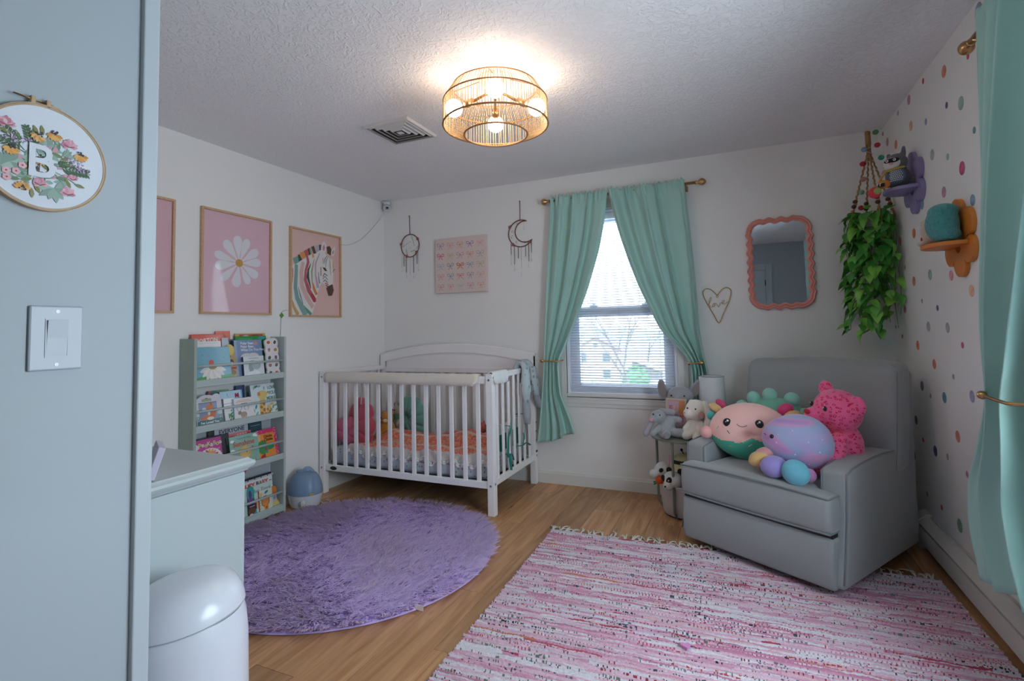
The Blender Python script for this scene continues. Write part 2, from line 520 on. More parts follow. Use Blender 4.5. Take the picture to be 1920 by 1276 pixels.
# watercolour dots on the right wall
DC = dict(bluegrey='#8e9db0', red='#c0465a', coral='#d98a78', mauve='#b78a9c', grey='#a5a3a6', navy='#5d5a76', sage='#93b0a6', peach='#dcab8e', teal='#5f95a0',
          orange='#d97f5c', sagegrey='#a6b0ad', magenta='#c05580', blue='#7f9cb5', dark='#6e6a78', brick='#b5594f', tan='#bba08e', pink='#d795a0', lavender='#a9a4bd', green='#76a08a')
DOTS = [(2.471, 2.396, 0.063, 'bluegrey'), (2.592, 2.275, 0.024, 'red'), (2.845, 2.33, 0.055, 'coral'), (3.112, 2.405, 0.029, 'red'), (3.345, 2.405, 0.052, 'mauve'), (3.547, 2.41, 0.031, 'grey'), (2.843, 2.174, 0.029, 'navy'), (2.691, 2.122, 0.058, 'sage'), (3.115, 2.199, 0.034, 'bluegrey'), (3.342, 2.26, 0.054, 'peach'), (2.586, 1.969, 0.028, 'teal'), (3.628, 2.251, 0.053, 'orange'), (3.061, 2.015, 0.054, 'sagegrey'), (2.874, 1.948, 0.031, 'sage'), (2.729, 1.855, 0.059, 'magenta'), (2.948, 1.805, 0.052, 'mauve'), (3.253, 1.814, 0.055, 'blue'), (2.65, 1.7, 0.048, 'blue'), (3.316, 2.088, 0.028, 'bluegrey'), (3.885, 2.405, 0.027, 'dark'), (3.798, 2.324, 0.053, 'mauve'), (3.885, 2.129, 0.03, 'brick'), (3.412, 1.689, 0.055, 'orange'), (3.673, 1.685, 0.053, 'coral'), (3.614, 1.524, 0.028, 'tan'), (3.209, 1.444, 0.054, 'sage'), (2.932, 1.417, 0.049, 'pink'), (3.468, 1.432, 0.053, 'coral'), (2.726, 1.334, 0.051, 'peach'), (3.358, 1.318, 0.025, 'grey'), (3.137, 1.275, 0.029, 'navy'), (3.668, 1.285, 0.05, 'mauve'), (3.286, 1.183, 0.052, 'grey'), (3.023, 1.179, 0.05, 'grey'), (3.758, 1.124, 0.026, 'brick'), (3.88, 1.181, 0.027, 'mauve'), (3.479, 1.08, 0.053, 'orange'), (3.238, 0.995, 0.051, 'coral'), (3.454, 0.862, 0.052, 'dark'), (3.328, 0.824, 0.025, 'tan'), (3.13, 0.841, 0.054, 'teal'), (3.599, 0.655, 0.051, 'dark'), (3.499, 0.565, 0.026, 'red'), (3.313, 0.546, 0.055, 'navy'), (3.144, 0.556, 0.031, 'grey'), (3.683, 0.443, 0.055, 'brick'), (3.49, 0.277, 0.029, 'grey'), (3.277, 0.274, 0.027, 'brick'), (2.863, 1.103, 0.028, 'magenta'), (2.995, 0.953, 0.025, 'sage'), (2.801, 0.888, 0.052, 'lavender'), (2.995, 0.682, 0.054, 'coral'), (2.916, 0.532, 0.031, 'mauve'), (3.049, 0.265, 0.062, 'green'), (2.51, 0.272, 0.059, 'red')]
r = random.Random(3)
for k in range(26):                                  # the wall goes on past the window towards the door: seen in the mirror
    DOTS.append((r.uniform(-1.12, .25), r.uniform(.4, 2.3), r.choice([.028, .054]), r.choice(list(DC))))
dm = MB().lathe([(0.5, 0), (0.5, 0.0008), (0.47, 0.0012), (0, 0.0012)], (0, 0, 0), 20).mesh('dot_sticker', OBJCOL)
WC = OBJCOL.node_tree                                # watercolour wash inside each dot
tc = WC.nodes.new('ShaderNodeTexCoord'); nz = WC.nodes.new('ShaderNodeTexNoise'); nz.inputs['Scale'].default_value = 1.6
oi = [n for n in WC.nodes if n.type == 'OBJECT_INFO'][0]
av = WC.nodes.new('ShaderNodeVectorMath'); av.operation = 'ADD'
WC.links.new(tc.outputs['Object'], av.inputs[0]); WC.links.new(oi.outputs['Location'], av.inputs[1]); WC.links.new(av.outputs[0], nz.inputs['Vector'])
mr = WC.nodes.new('ShaderNodeMapRange'); mr.inputs['From Min'].default_value = .3; mr.inputs['From Max'].default_value = .7; mr.inputs['To Min'].default_value = 0.8; mr.inputs['To Max'].default_value = 1.25
WC.links.new(nz.outputs['Fac'], mr.inputs['Value'])
sc_ = WC.nodes.new('ShaderNodeVectorMath'); sc_.operation = 'SCALE'
WC.links.new(oi.outputs['Color'], sc_.inputs[0]); WC.links.new(mr.outputs[0], sc_.inputs['Scale'])
WC.links.new(sc_.outputs[0], WC.nodes['Principled BSDF'].inputs['Base Color'])
for y, z, d, c in DOTS:
    inst(dm, 'dot_sticker', wall_right, (XR, y, z), F_RIGHT, (d, d, 1), DC[c])

# ------------------------------------------------------------------ windows
def ring(mb, u0, u1, v0, v1, wd, w0, w1, wb=None):
    wb = wb or wd
    mb.box(u0, u0 + wd, v0, v1, w0, w1); mb.box(u1 - wd, u1, v0, v1, w0, w1)
    mb.box(u0 + wd, u1 - wd, v1 - wd, v1, w0, w1); mb.box(u0 + wd, u1 - wd, v0, v0 + wb, w0, w1)
def make_window(name, label, loc, fr, wdt, hgt, screen=False):
    """double-hung window; local u right, v up, w into the room; origin at the opening's lower left"""
    e = struct(thing(name, label, None, loc, fr), label)
    mb = MB()                                        # casing boards with stepped profile
    c = 0.072
    for k, (a, d) in enumerate(((c, .012), (c * .62, .018), (.014, .022))):
        ring(mb, -a, wdt + a, -a - .02, hgt + a, a, 0, d)
    mb.build('casing', TRIM, e, None, 0.002)
    mb = MB(); ring(mb, 0, wdt, 0, hgt, 0.022, -.14, .002); mb.build('jamb', VINYL, e, None, 0.002)
    mb = MB(); mb.box(0, wdt, -.012, .012, -.03, .03); mb.build('stool', TRIM, e, None, 0.004)
    mid = hgt * .455
    mb = MB(); ring(mb, .024, wdt - .024, mid - .03, hgt - .024, .06, -.11, -.075, .045); mb.build('upper_sash', VINYL, e, None, 0.003)
    mb = MB(); ring(mb, .024, wdt - .024, .02, mid + .03, .075, -.072, -.036, .06); ls = mb.build('lower_sash', VINYL, e, None, 0.003)
    for s in (-1, 1):
        MB().box(wdt / 2 + s * .2 - .03, wdt / 2 + s * .2 + .03, mid + .03, mid + .045, -.07, -.04).lathe([(.012, 0), (.012, .014), (0, .016)], (wdt / 2 + s * .2, mid + .04, -.055), 12, rotm(-PI / 2)).build('sash_lock', VINYL, ls, None, 0.002)
    MB().box(.08, wdt - .08, mid, hgt - .08, -.094, -.091).build('pane', GLASS, e)
    MB().box(.09, wdt - .09, .075, mid - .01, -.055, -.052).build('pane', GLASS, e)
    if screen: MB().box(.024, wdt - .024, .02, hgt - .03, -.1245, -.124).build('dimming_screen', SCREEN, e)  # added dimming sheet over the whole opening
    return e
make_window('window_1', 'double hung white window behind the teal curtains', (wx0, YB, wz0), F_BACK, wx1 - wx0, wz1 - wz0, True)
make_window('window_2', 'window in the dotted wall behind the right curtain', (XR, sy1, wz0), F_RIGHT, sy1 - sy0, wz1 - wz0)
# blind in the back window
bl = thing('window_blind', 'white horizontal slat blind lowered inside the back window', 'blind', (wx0, YB, wz0), F_BACK)
wdt, hgt = wx1 - wx0, wz1 - wz0
SLAT = mat('blind_slat', '#cbd0da', 0.4)
MB().box(.026, wdt - .026, hgt - .07, hgt - .024, -.034, .004).build('headrail', VINYL, bl, None, .002)
sm_ = MB()
for k in range(5):
    pass
P = [(-.0115, -.0010), (-.006, .0008), (0, .0015), (.006, .0008), (.0115, -.0010)]
sm_.add([(x_, v - .0004, w) for x_ in (0.03, wdt - .03) for (w, v) in P] + [(x_, v + .0004, w) for x_ in (0.03, wdt - .03) for (w, v) in P],
        [(i, i + 1, 6 + i, 5 + i) for i in range(4)] + [(10 + i, 15 + i, 16 + i, 11 + i) for i in range(4)] + [(0, 5, 15, 10), (4, 14, 19, 9)])
slat_me = sm_.mesh('slat', SLAT); slat_me.shade_smooth()
nsl = 63
for k in range(nsl):
    inst(slat_me, 'slat', bl, (0, .068 + (hgt - .15) * k / (nsl - 1), -.016), rotm(.27))
MB().box(.028, wdt - .028, .036, .05, -.028, -.004).build('bottom_rail', SLAT, bl, None, .002)
for u in (.12, wdt / 2, wdt - .12):
    MB().tube([(u, .05, -.003), (u, hgt - .07, -.003)], .0008, 5).tube([(u, .05, -.029), (u, hgt - .07, -.029)], .0008, 5).build('ladder_cord', SLAT, bl)

# ------------------------------------------------------------------ door seen in the mirror
d = struct(thing('door_1', 'pale blue door with a black hinge, seen in the mirror', None, (-.46, YF, 0)), 'pale blue door seen in the mirror')
mb = MB(); ring(mb, -.09, .9, -.001, 2.12, .09, 0, .02, .001)
me = mb
c_ = MB().box(-.09, 0, 0, .022, 0, 2.12).box(.81, .9, 0, .022, 0, 2.12).box(0, .81, 0, .022, 2.03, 2.12).build('casing', TRIMBLUE, d, None, .004)
mb = MB().box(.003, .807, .0, .012, .01, 2.027)
for (a, b, c, e_) in ((.1, .36, 1.1, 1.9), (.45, .71, 1.1, 1.9), (.1, .36, .2, .95), (.45, .71, .2, .95)):
    mb.box(a, b, .012, .018, c, e_)
lf = mb.build('door_leaf', TRIMBLUE, d, None, .004)
for z in (.25, 1.0, 1.78): MB().tube([(.808, .016, z), (.808, .016, z + .09)], .008, 8).build('hinge', BLACK, lf)
MB().tube([(.06, .01, 1.0), (.06, .07, 1.0)], .009, 10).ell((.06, .075, 1.0), .028).build('door_knob', BRASS, lf, True)
# tall copper-framed mirror on the dotted wall beyond the window, only its reflection shows
t = thing('tall_mirror', 'tall mirror with a thin copper frame, reflected in the pink mirror', 'mirror', (XR, -.2, .5), F_RIGHT)
mb = MB(); ring(mb, 0, .75, 0, 1.3, .016, 0, .02); mb.build('frame', BRASS, t, None, .002)
MB().box(.016, .734, .016, 1.284, .003, .008).build('mirror_glass', MIRROR, t)

# ------------------------------------------------------------------ hot water baseboard heater on the right wall
ht = thing('baseboard_heater', 'long white baseboard heater under the dotted wall', 'heater', (XR, 3.48, 0))
HEAT = mat('heater_enamel', '#c9c4be', .45)
prof = [(0, .012), (-.012, .012), (-.012, .150), (-.03, .150), (-.05, .142), (-.05, .138), (-.030, .145), (-.014, .145), (-.004, .172), (0, .172)]
MB().prism([(-.001, .015), (-.005, .015), (-.005, .165), (-.001, .175)], .02, 4.6, lambda u, v, w: (u, -w, v)).build('back_plate', HEAT, ht)
MB().prism([(-.058, .045), (-.062, .045), (-.066, .105), (-.058, .125), (-.050, .128), (-.050, .124), (-.056, .121), (-.062, .104)], .02, 4.6, lambda u, v, w: (u, -w, v)).build('front_panel', HEAT, ht, 30)
MB().prism([(-.002, .165), (-.02, .176), (-.045, .160), (-.062, .142), (-.060, .139), (-.044, .156), (-.02, .172), (-.002, .160)], .02, 4.6, lambda u, v, w: (u, -w, v)).build('damper', HEAT, ht, 30)
MB().box(-.045, -.012, -4.6, -.05, .05, .10).build('fin_element', mat('heater_fins', '#55504b', .5, None, None, 0, .8), ht)
MB().prism([(0, .0), (-.066, .0), (-.07, .11), (-.066, .145), (-.02, .185), (0, .185)], -.05, .04, lambda u, v, w: (u, -w, v)).build('end_cap', HEAT, ht, None, .004)
# ------------------------------------------------------------------ ceiling light
LX, LY = -1.028, 2.198
cl = thing('ceiling_light', 'woven rattan drum ceiling light with four glowing globe bulbs', 'lamp', (LX, LY, ZC))
RATTAN = mat('rattan', '#cda671', .6, None, (30, .2))
RATDARK = mat('rattan_ring', '#9a6c3c', .6)
BULBM = mat('glowing_globe', '#ffffff', .4, emit=('#ffe8cf', BULB))
def ringpts(r, z, n=64): return [(r * math.cos(2 * PI * k / n), r * math.sin(2 * PI * k / n), z) for k in range(n)]
lv = [(.205, -.055), (.250, -.125), (.253, -.238), (.152, -.285)]
for (rr, z), t in zip(lv, (.003, .0035, .0045, .0045)):
    MB().tube(ringpts(rr, z), t, 6, True).build('hoop', RATDARK, cl, True)
mb = MB(); NR = 116
r = random.Random(5)
for k in range(NR):
    a = 2 * PI * (k + r.uniform(-.25, .25)) / NR
    ca, sa = math.cos(a), math.sin(a)
    mb.tube([(rr * ca, rr * sa, z) for rr, z in lv], .0015, 4)
sh = mb.build('shade', RATTAN, cl, True); tag(sh, 'thin rattan spokes of the shade')
tag(sh, kind='stuff')
MB().lathe([(.0, 0), (.075, 0), (.078, -.006), (.07, -.026), (0, -.028)], (0, 0, 0), 32).build('canopy', mat('canopy_white', '#d9d3c6', .4), cl, 40)
for k in range(4):
    a = math.atan2(LY, LX) + k * PI / 2
    ca, sa = math.cos(a), math.sin(a)
    ar = MB().tube([(0, 0, -.028), (0, 0, -.06), (.11 * ca, .11 * sa, -.118)], .007, 8).lathe([(.018, 0), (.018, .04), (.012, .05)], (.105 * ca, .105 * sa, -.118), 12, rotm(0, PI / 2 + .35, a)).build('arm', BRASS, cl, True)
    b_ = MB().ell((.200 * ca, .200 * sa, -.150), (.042, .042, .042), None, 20, 14).build('bulb', BULBM, cl, True)
for k in range(4):
    a = k * PI / 2 + .3
    MB().tube([(.075 * math.cos(a), .075 * math.sin(a), -.015), (.205 * math.cos(a), .205 * math.sin(a), -.055)], .0022, 6).build('spoke', RATDARK, cl, True)

# ------------------------------------------------------------------ air vent
vt = thing('ceiling_vent', 'square white ceiling air vent with nested louvres', 'vent', (-1.825, 2.535, ZC))
VW = mat('vent_enamel', '#d3d1ce', .45)
h = .16
def sqring2(pr):
    v = []; f = []
    for a, z in pr: v += [(-a, -a, z), (a, -a, z), (a, a, z), (-a, a, z)]
    for i in range(4):
        for k in range(4): f.append((i * 4 + k, i * 4 + (k + 1) % 4, (i + 1) % 4 * 4 + (k + 1) % 4, (i + 1) % 4 * 4 + k))
    return MB().add(v, f)
def sqring(a0, z0, a1, z1, th):
    mb = MB()
    v = []
    for a, z in ((a0, z0), (a1, z1), (a1 - th, z1 + .0), (a0 - th, z0)):
        v += [(-a, -a, z), (a, -a, z), (a, a, z), (-a, a, z)]
    f = []
    for i in range(4):
        j = (i + 1) % 4
        for k in range(4):
            f.append((i * 4 + k, i * 4 + (k + 1) % 4, j * 4 + (k + 1) % 4, j * 4 + k))
    return mb.add(v, f)
sqring2([(h, 0), (h - .006, -.016), (h - .018, -.016), (h - .006, 0)]).build('frame', VW, vt, None, .0015)
for k in range(4):
    a = .141 - k * .031
    sqring2([(a, -.0045), (a - .010, -.0165), (a - .0125, -.0165), (a - .0025, -.0045)]).build('louvre', VW, vt)
MB().box(-.018, .018, -.018, .018, -.0165, -.0135).build('centre_plate', VW, vt)
MB().box(-.150, .150, -.150, .150, -.004, -.001).build('duct_shade', BLACK, vt)  # black plate stands for the shade inside the duct

# ------------------------------------------------------------------ curtain panels
def cloth_mat(name, h):
    return mat(name, h, .78, (420, .12, .001), (6, .05), .25)
TEAL = cloth_mat('teal_curtain_cloth', '#a8d0c7')    # thin weave, some daylight comes through
nt = TEAL.node_tree
tl = nt.nodes.new('ShaderNodeBsdfTranslucent'); mx = nt.nodes.new('ShaderNodeMixShader'); mx.inputs[0].default_value = .07
tl.inputs['Color'].default_value = (*lin('#a8d0c7'), 1)
nt.links.new(nt.nodes['Principled BSDF'].outputs[0], mx.inputs[1]); nt.links.new(tl.outputs[0], mx.inputs[2]); nt.links.new(mx.outputs[0], nt.nodes['Material Output'].inputs['Surface'])
def curtain(name, label, fr, loc, edges, pleats, amp, seed, ztop, zbot, thick=.002, group=None, depth=0):
    """edges: list of (z, left, right) in the local frame, u right, v up, w into the room"""
    e = thing(name, label, 'curtain', loc, fr, group)
    r = random.Random(seed)
    NU, NV = 150, 90
    zs = [q[0] for q in edges]
    ph = [r.uniform(0, 6) for _ in range(6)]
    vs = []; fs = []
    E_ = sorted(edges)
    zz = np.array([q[0] for q in E_]); LL = np.array([q[1] for q in E_]); RR = np.array([q[2] for q in E_])
    def smoothi(z, A):
        # smoothed piecewise-linear
        return float(np.mean([np.interp(z + dz, zz, A) for dz in np.linspace(-.05, .05, 9)]))
    top_w = abs(RR[-1] - LL[-1])
    for j in range(NV + 1):
        t = j / NV
        z = ztop + (zbot - ztop) * t
        fl_ = max(0, (t - .72) / .28) ** 1.5
        l, rr_ = smoothi(z, LL), smoothi(z, RR)
        wd = rr_ - l
        tight = min(1.0, wd / top_w)
        for i in range(NU + 1):
            s = i / NU
            warp = s + .035 * math.sin(5 * s * PI + ph[0]) + .028 * math.sin(9 * s + ph[1] + t * 1.2)
            a = amp * (.50 + .55 * tight + .10 * min(1, t * 3)) * (1 - .35 * math.exp(-((t - .02) / .03) ** 2))
            w = a * (math.sin(2 * PI * pleats * warp + ph[2]) + .45 * math.sin(2 * PI * pleats * 1.73 * warp + ph[3] + t) + .25 * math.sin(2 * PI * pleats * .6 * warp + ph[4] - t * 2))
            w *= (.75 + .35 * math.sin(3 * s + ph[5] + t * 2))
            w = max(-.05, w) * min(1, .25 + s / .08, .25 + (1 - s) / .08) + .018
            u = l + wd * s + .25 * a * math.cos(2 * PI * pleats * warp + ph[2]) * (1 if .03 < s < .97 else 0)
            zz_ = z + depth * s * fl_
            if j < 4:                                  # gathered heading above the rod
                zz_ += .010 * math.sin(2 * PI * pleats * 3.1 * s + ph[1]) * (4 - j) / 4 + .006 * math.sin(2 * PI * pleats * 7 * s) * (4 - j) / 4
                w += .007 * math.sin(2 * PI * pleats * 3.1 * s) * (1 if j else .6)
            if j == NV or j == NV - 1:
                zz_ += .010 * math.sin(2 * PI * 1.3 * s + ph[3])
            vs.append((u, zz_, w))
    for j in range(NV):
        for i in range(NU):
            a = j * (NU + 1) + i
            fs.append((a, a + 1, a + NU + 2, a + NU + 1))
    mb = MB().add(vs, fs)
    p = mb.build('panel', TEAL, e, True)
    sd = p.modifiers.new('thickness', 'SOLIDIFY'); sd.thickness = thick; sd.offset = 0
    return e
YC = YB - .078
curtain('curtain', 'left teal curtain panel of the back window, tied back over the crib end', F_BACK, (0, YC, 0),
        [(.30, -1.485, -1.16), (.44, -1.462, -1.185), (.70, -1.432, -1.272), (.90, -1.412, -1.282), (.965, -1.409, -1.285), (1.02, -1.406, -1.255), (1.2, -1.395, -1.165), (1.285, -1.391, -1.125), (1.52, -1.373, -1.028), (1.8, -1.354, -.936), (2.02, -1.332, -.888), (2.27, -1.315, -.855)],
        4.2, .040, 4, 2.262, .315, depth=.10)
curtain('curtain', 'right teal curtain panel of the back window, tied back behind the small lamp', F_BACK, (0, YC, 0),
        [(.30, -.32, -.12), (.6, -.312, -.17), (.84, -.308, -.198), (.92, -.312, -.20), (.965, -.315, -.215), (1.03, -.36, -.224), (1.183, -.506, -.244), (1.5, -.646, -.256), (1.7, -.715, -.266), (1.91, -.777, -.28), (2.1, -.822, -.296), (2.27, -.855, -.306)],
        4.6, .044, 9, 2.262, .315)
XC = XR - .080
curtain('curtain', 'pale teal curtain panel hanging at the right edge by the dotted wall', F_RIGHT, (XC, 0, 0),
        [(0.27, -2.47, -1.87), (0.45, -2.555, -1.93), (0.62, -2.53, -1.99), (0.75, -2.43, -2.01), (0.88, -2.35, -2.04), (0.96, -2.315, -2.06), (1.04, -2.33, -1.99), (1.15, -2.345, -1.92), (1.3, -2.34, -1.83), (1.79, -2.28, -1.57), (2.1, -2.25, -1.39), (2.27, -2.23, -1.33)],
        3.6, .056, 21, 2.29, .285, depth=.08)
curtain('curtain', 'far teal curtain panel of the right-hand window, seen in the mirror', F_RIGHT, (XC, 0, 0),
        [(.27, -.78, -.2), (.62, -.70, -.16), (.95, -.62, -.29), (1.3, -.84, -.29), (1.79, -1.1, -.34), (2.27, -1.35, -.38)],
        5.5, .034, 33, 2.29, .285)
def rod(name, label, fr, loc, u0, u1, zr, brs, rad=.0105):
    e = thing(name, label, 'curtain rod', loc, fr)
    MB().tube([(u0, zr, 0), (u1, zr, 0)], rad, 14).build('pole', BRASS, e, True)
    for u, s in ((u0, -1), (u1, 1)):
        MB().lathe([(.0125, 0), (.0145, .004), (.0125, .012), (.010, .018), (.018, .026), (.0255, .040), (.026, .050), (.021, .062), (.010, .071), (0, .073)], (u, zr, 0), 20, rotm(0, s * PI / 2)).build('finial', BRASS, e, True)
    for u in brs:
        MB().box(u - .009, u + .009, zr - .045, zr - .005, -.065, -.058).tube([(u, zr - .03, -.060), (u, zr - .018, -.01), (u, zr - .012, 0), (u, zr - .008, .012)], .006, 8).build('bracket', BRASS, e, None, .0015)
    return e
rod('curtain_rod', 'brass curtain rod with ball ends above the back window', F_BACK, (0, YC + .014, 0), -1.335, -.232, 2.235, (-1.30, -.296))
rod('curtain_rod', 'brass curtain rod with a round end at the top right corner', F_RIGHT, (XC + .014, 0, 0), -2.365, -.335, 2.235, (-2.33, -.37), .012)
def holdback(label, fr, loc, u_wall, u_tip, z, wd=.06, off=.078):
    """arm from the wall plate, U bend in front of the cloth, ball tip"""
    e = thing('curtain_holdback', label, 'curtain holdback', loc, fr)
    s = 1 if u_tip > u_wall else -1
    P = smooth_path([(u_wall, z, -off), (u_wall, z, -off * .2), (u_wall, z - .001, wd * .6), (u_wall + s * .02, z - .002, wd * .95), (u_wall + s * .05, z - .002, wd), (u_tip - s * .03, z, wd), (u_tip, z + .002, wd)], 5)
    MB().tube(P, .0055, 10).build('arm', BRASS, e, True)
    MB().lathe([(.022, 0), (.022, .003), (.012, .008), (.006, .014)], (u_wall, z, -off), 20).build('wall_plate', BRASS, e, True)
    MB().ell((u_tip + s * .008, z + .002, wd), (.019, .014, .014)).build('ball_tip', BRASS, e, True)
holdback('brass holdback around the left curtain of the back window', F_BACK, (0, YC, 0), -1.275, -1.40, .967, .05, .077)
holdback('brass holdback around the right curtain of the back window', F_BACK, (0, YC, 0), -.325, -.245, .957, .05, .077)
holdback('brass holdback around the curtain at the right edge', F_RIGHT, (XC, 0, 0), -2.00, -2.19, .962, .088, .079)

# ------------------------------------------------------------------ crib
CX0, CX1, CY0, CY1 = -2.998, -1.503, 3.072, 3.874
cr = thing('crib', 'white wooden baby crib with an arched headboard in the corner', 'crib', (CX0, CY0, 0))
L, D = CX1 - CX0, CY1 - CY0
P5 = .050
for k, (x, y, hh) in enumerate(((0, 0, .925), (L - P5, 0, .925))):
    MB().box(x, x + P5, y, y + P5, 0, hh).build('post', WHITE, cr, None, .004)
# tall back posts carrying the headboard
for x in (0, L - P5): MB().box(x, x + P5, D - .045, D, 0, 1.012).build('post', WHITE, cr, None, .004)
def arch(x): return 1.008 + .088 * (1 - ((x - L / 2) / (L / 2)) ** 2)
N = 28
mb = MB()
top = [(L * k / N, arch(L * k / N)) for k in range(N + 1)]
mb.prism([(0, .905)] + [(L, .905)] + top[::-1], D - .034, D - .012, lambda u, v, w: (u, w, v)); mb.build('headboard_panel', WHITE, cr, 30)
mb = MB()                                            # framed border round the panel
inner = [(P5 + (L - 2 * P5) * k / N, arch(P5 + (L - 2 * P5) * k / N) - .062) for k in range(N + 1)]
outer = [(L * k / N, arch(L * k / N)) for k in range(N + 1)]
vs = []; fs = []
for w in (D - .052, D - .030):
    vs += [(u, w, v) for u, v in outer] + [(u, w, v) for u, v in inner]
M_ = N + 1
for k in range(N):
    fs += [(k, k + 1, M_ + k + 1, M_ + k), (M_ + k, M_ + k + 1, 3 * M_ + k + 1, 3 * M_ + k), (k, k + 1, 2 * M_ + k + 1, 2 * M_ + k)]
mb.add(vs, fs); mb.box(0, P5, D - .0535, D - .03, .90, arch(0)); mb.box(L - P5, L, D - .0535, D - .03, .90, arch(0))
mb.build('headboard_border', WHITE, cr, 30)
mb = MB()                                            # rounded cap on the arch
mb.tube([(L * k / N + (-.008 if k == 0 else .008 if k == N else 0), D - .026, arch(L * k / N) + .004) for k in range(N + 1)], .022, 10, False, None, 0, .55); mb.build('headboard_cap', WHITE, cr, 50)
MB().box(P5, L - P5, D - .045, D - .012, .862, .905).build('back_rail', WHITE, cr, None, .004)
MB().box(P5, L - P5, D - .040, D - .015, .17, .215).build('back_rail', WHITE, cr, None, .004)
MB().box(P5 - .004, L - P5 + .004, .008, .036, .858, .908).build('front_rail', WHITE, cr, None, .006)
fr_ = MB().box(P5, L - P5, .008, .034, .172, .217).build('front_rail', WHITE, cr, None, .004)
MB().lathe([(.031, 0), (.031, .003), (.028, .004), (0, .004)], (.135, .0075, .196), 24, rotm(PI / 2), None, 0, 1, .45).build('maker_plate', mat('dark_plate', '#26221f', .3), fr_, 40)
for x in (.012, L - .036):
    MB().box(x, x + .026, P5, D - .045, .885, .925).build('side_rail', WHITE, cr, None, .006)
    MB().box(x, x + .024, P5, D - .045, .182, .226).build('side_rail', WHITE, cr, None, .004)
slat = None
for k in range(13):
    x = -2.862 + (2.862 - 1.622) * k / 12 - CX0
    if slat is None: slat = MB().box(-.0155, .0155, .014, .028, .21, .865).build('slat', WHITE, cr, None, .003); slat.location.x = x
    else:
        o = slat.copy(); COLL.objects.link(o); o.location.x = x
slb = None
for k in range(13):
    x = P5 + .075 + (L - 2 * P5 - .15) * k / 12
    if slb is None: slb = MB().box(-.02, .02, D - .034, D - .02, .21, .866).build('slat', WHITE, cr, None, .003); slb.location.x = x
    else:
        o = slb.copy(); COLL.objects.link(o); o.location.x = x
sls = None
for x in (.018, L - .030):
    for k in range(7):
        y = P5 + .065 + (D - P5 - .045 - .13) * k / 6
        if sls is None: sls = MB().box(0, .012, -.015, .015, .22, .89).build('slat', WHITE, cr, None, .003); sls.location = (x, y, 0)
        else:
            o = sls.copy(); COLL.objects.link(o); o.location = (x, y, 0)
bolt = MB().lathe([(.008, 0), (.008, .0015), (.006, .003), (0, .003)], (0, 0, 0), 12).mesh('bolt', STEEL)
for x in (.025, L - .025):
    for z in (.195, .885): inst(bolt, 'bolt', cr, (x, 0, z), rotm(PI / 2))
for z in (.34, .41, .48, .22, .885): inst(bolt, 'bolt', cr, (L, D - .022, z), rotm(0, PI / 2))
inst(bolt, 'bolt', cr, (L, .02, .205), rotm(0, PI / 2)); inst(bolt, 'bolt', cr, (L, .02, .90), rotm(0, PI / 2))
MB().box(L - .0005, L + .004, D - .04, D - .008, .245, .262).build('latch', BLACK, cr, None, .002)
# mattress with its leaf print sheet
SHEET = mat('leaf_print_sheet', '#bcc4cd', .85)
nt = SHEET.node_tree
tc = nt.nodes.new('ShaderNodeTexCoord'); mp = nt.nodes.new('ShaderNodeMapping'); mp.inputs['Scale'].default_value = (46, 46, 30); mp.inputs['Rotation'].default_value = (.5, .6, .7)
vo = nt.nodes.new('ShaderNodeTexVoronoi'); vo.inputs['Scale'].default_value = 1.0
rp = nt.nodes.new('ShaderNodeValToRGB'); e = rp.color_ramp.elements; e[0].position = .2; e[0].color = (*lin('#74828c'), 1); e[1].position = .26; e[1].color = (*lin('#bcc4cd'), 1)
nt.links.new(tc.outputs['Object'], mp.inputs[0]); nt.links.new(mp.outputs[0], vo.inputs['Vector']); nt.links.new(vo.outputs['Distance'], rp.inputs['Fac']); nt.links.new(rp.outputs['Color'], nt.nodes['Principled BSDF'].inputs['Base Color'])
mt = tag(MB().box(-.685, .685, -.345, .345, 0, .14).build('crib_mattress', SHEET, None, True, .045), 'crib mattress in a white sheet with small grey leaves', 'mattress')
mt.location = ((CX0 + CX1) / 2, (CY0 + CY1) / 2 - .005, .2015)
mt.modifiers['bevel'].segments = 5
MB().box(P5, L - P5, .045, D - .05, .188, .200).build('mattress_support', BLACK, cr)
# cloth covers on the front and right rails
def rail_cover(name, label, m, L_, loc, rz, drop_f, drop_b, flare=.0):
    e = thing(name, label, 'rail cover', loc, rotm(0, 0, rz))
    prof = [(-.030 - flare, -drop_f), (-.028, -drop_f * .55), (-.0245, -.018), (-.019, -.002), (-.008, .006), (.008, .006), (.019, -.002), (.0245, -.018), (.028, -drop_b)]
    nx = 40
    vs = []; fs = []
    for i in range(nx + 1):
        s = i / nx
        for j, (w, v) in enumerate(prof):
            rip = .005 * math.sin(s * 19) + .003 * math.sin(s * 43)
            dz = 1 + (rip * 2.2 if j in (0, 8) else 0)
            cut = 0
            vs.append((L_ * s * (1 if j not in (0,) else 1) + (.018 if j in (0, 8) and i == 0 else -.05 if j in (0, 8) and i == nx else 0), w + (rip if j in (0, 1, 7, 8) else 0), v * dz))
    n = len(prof)
    for i in range(nx):
        for j in range(n - 1): fs.append((i * n + j, i * n + j + 1, (i + 1) * n + j + 1, (i + 1) * n + j))
    o = MB().add(vs, fs).build('cloth', m, e, True)
    sd = o.modifiers.new('thickness', 'SOLIDIFY'); sd.thickness = .005; sd.offset = 1
    return e
CREAM = mat('cream_fleece', '#ded6cb', .9, (150, .15), None, .3)
rc = rail_cover('rail_cover', 'cream fabric cover wrapped along the front crib rail', CREAM, 1.34, (-2.945, CY0 + .022, .912), 0, .068, .05)
RIB = mat('white_ribbon', '#dcdce0', .6)
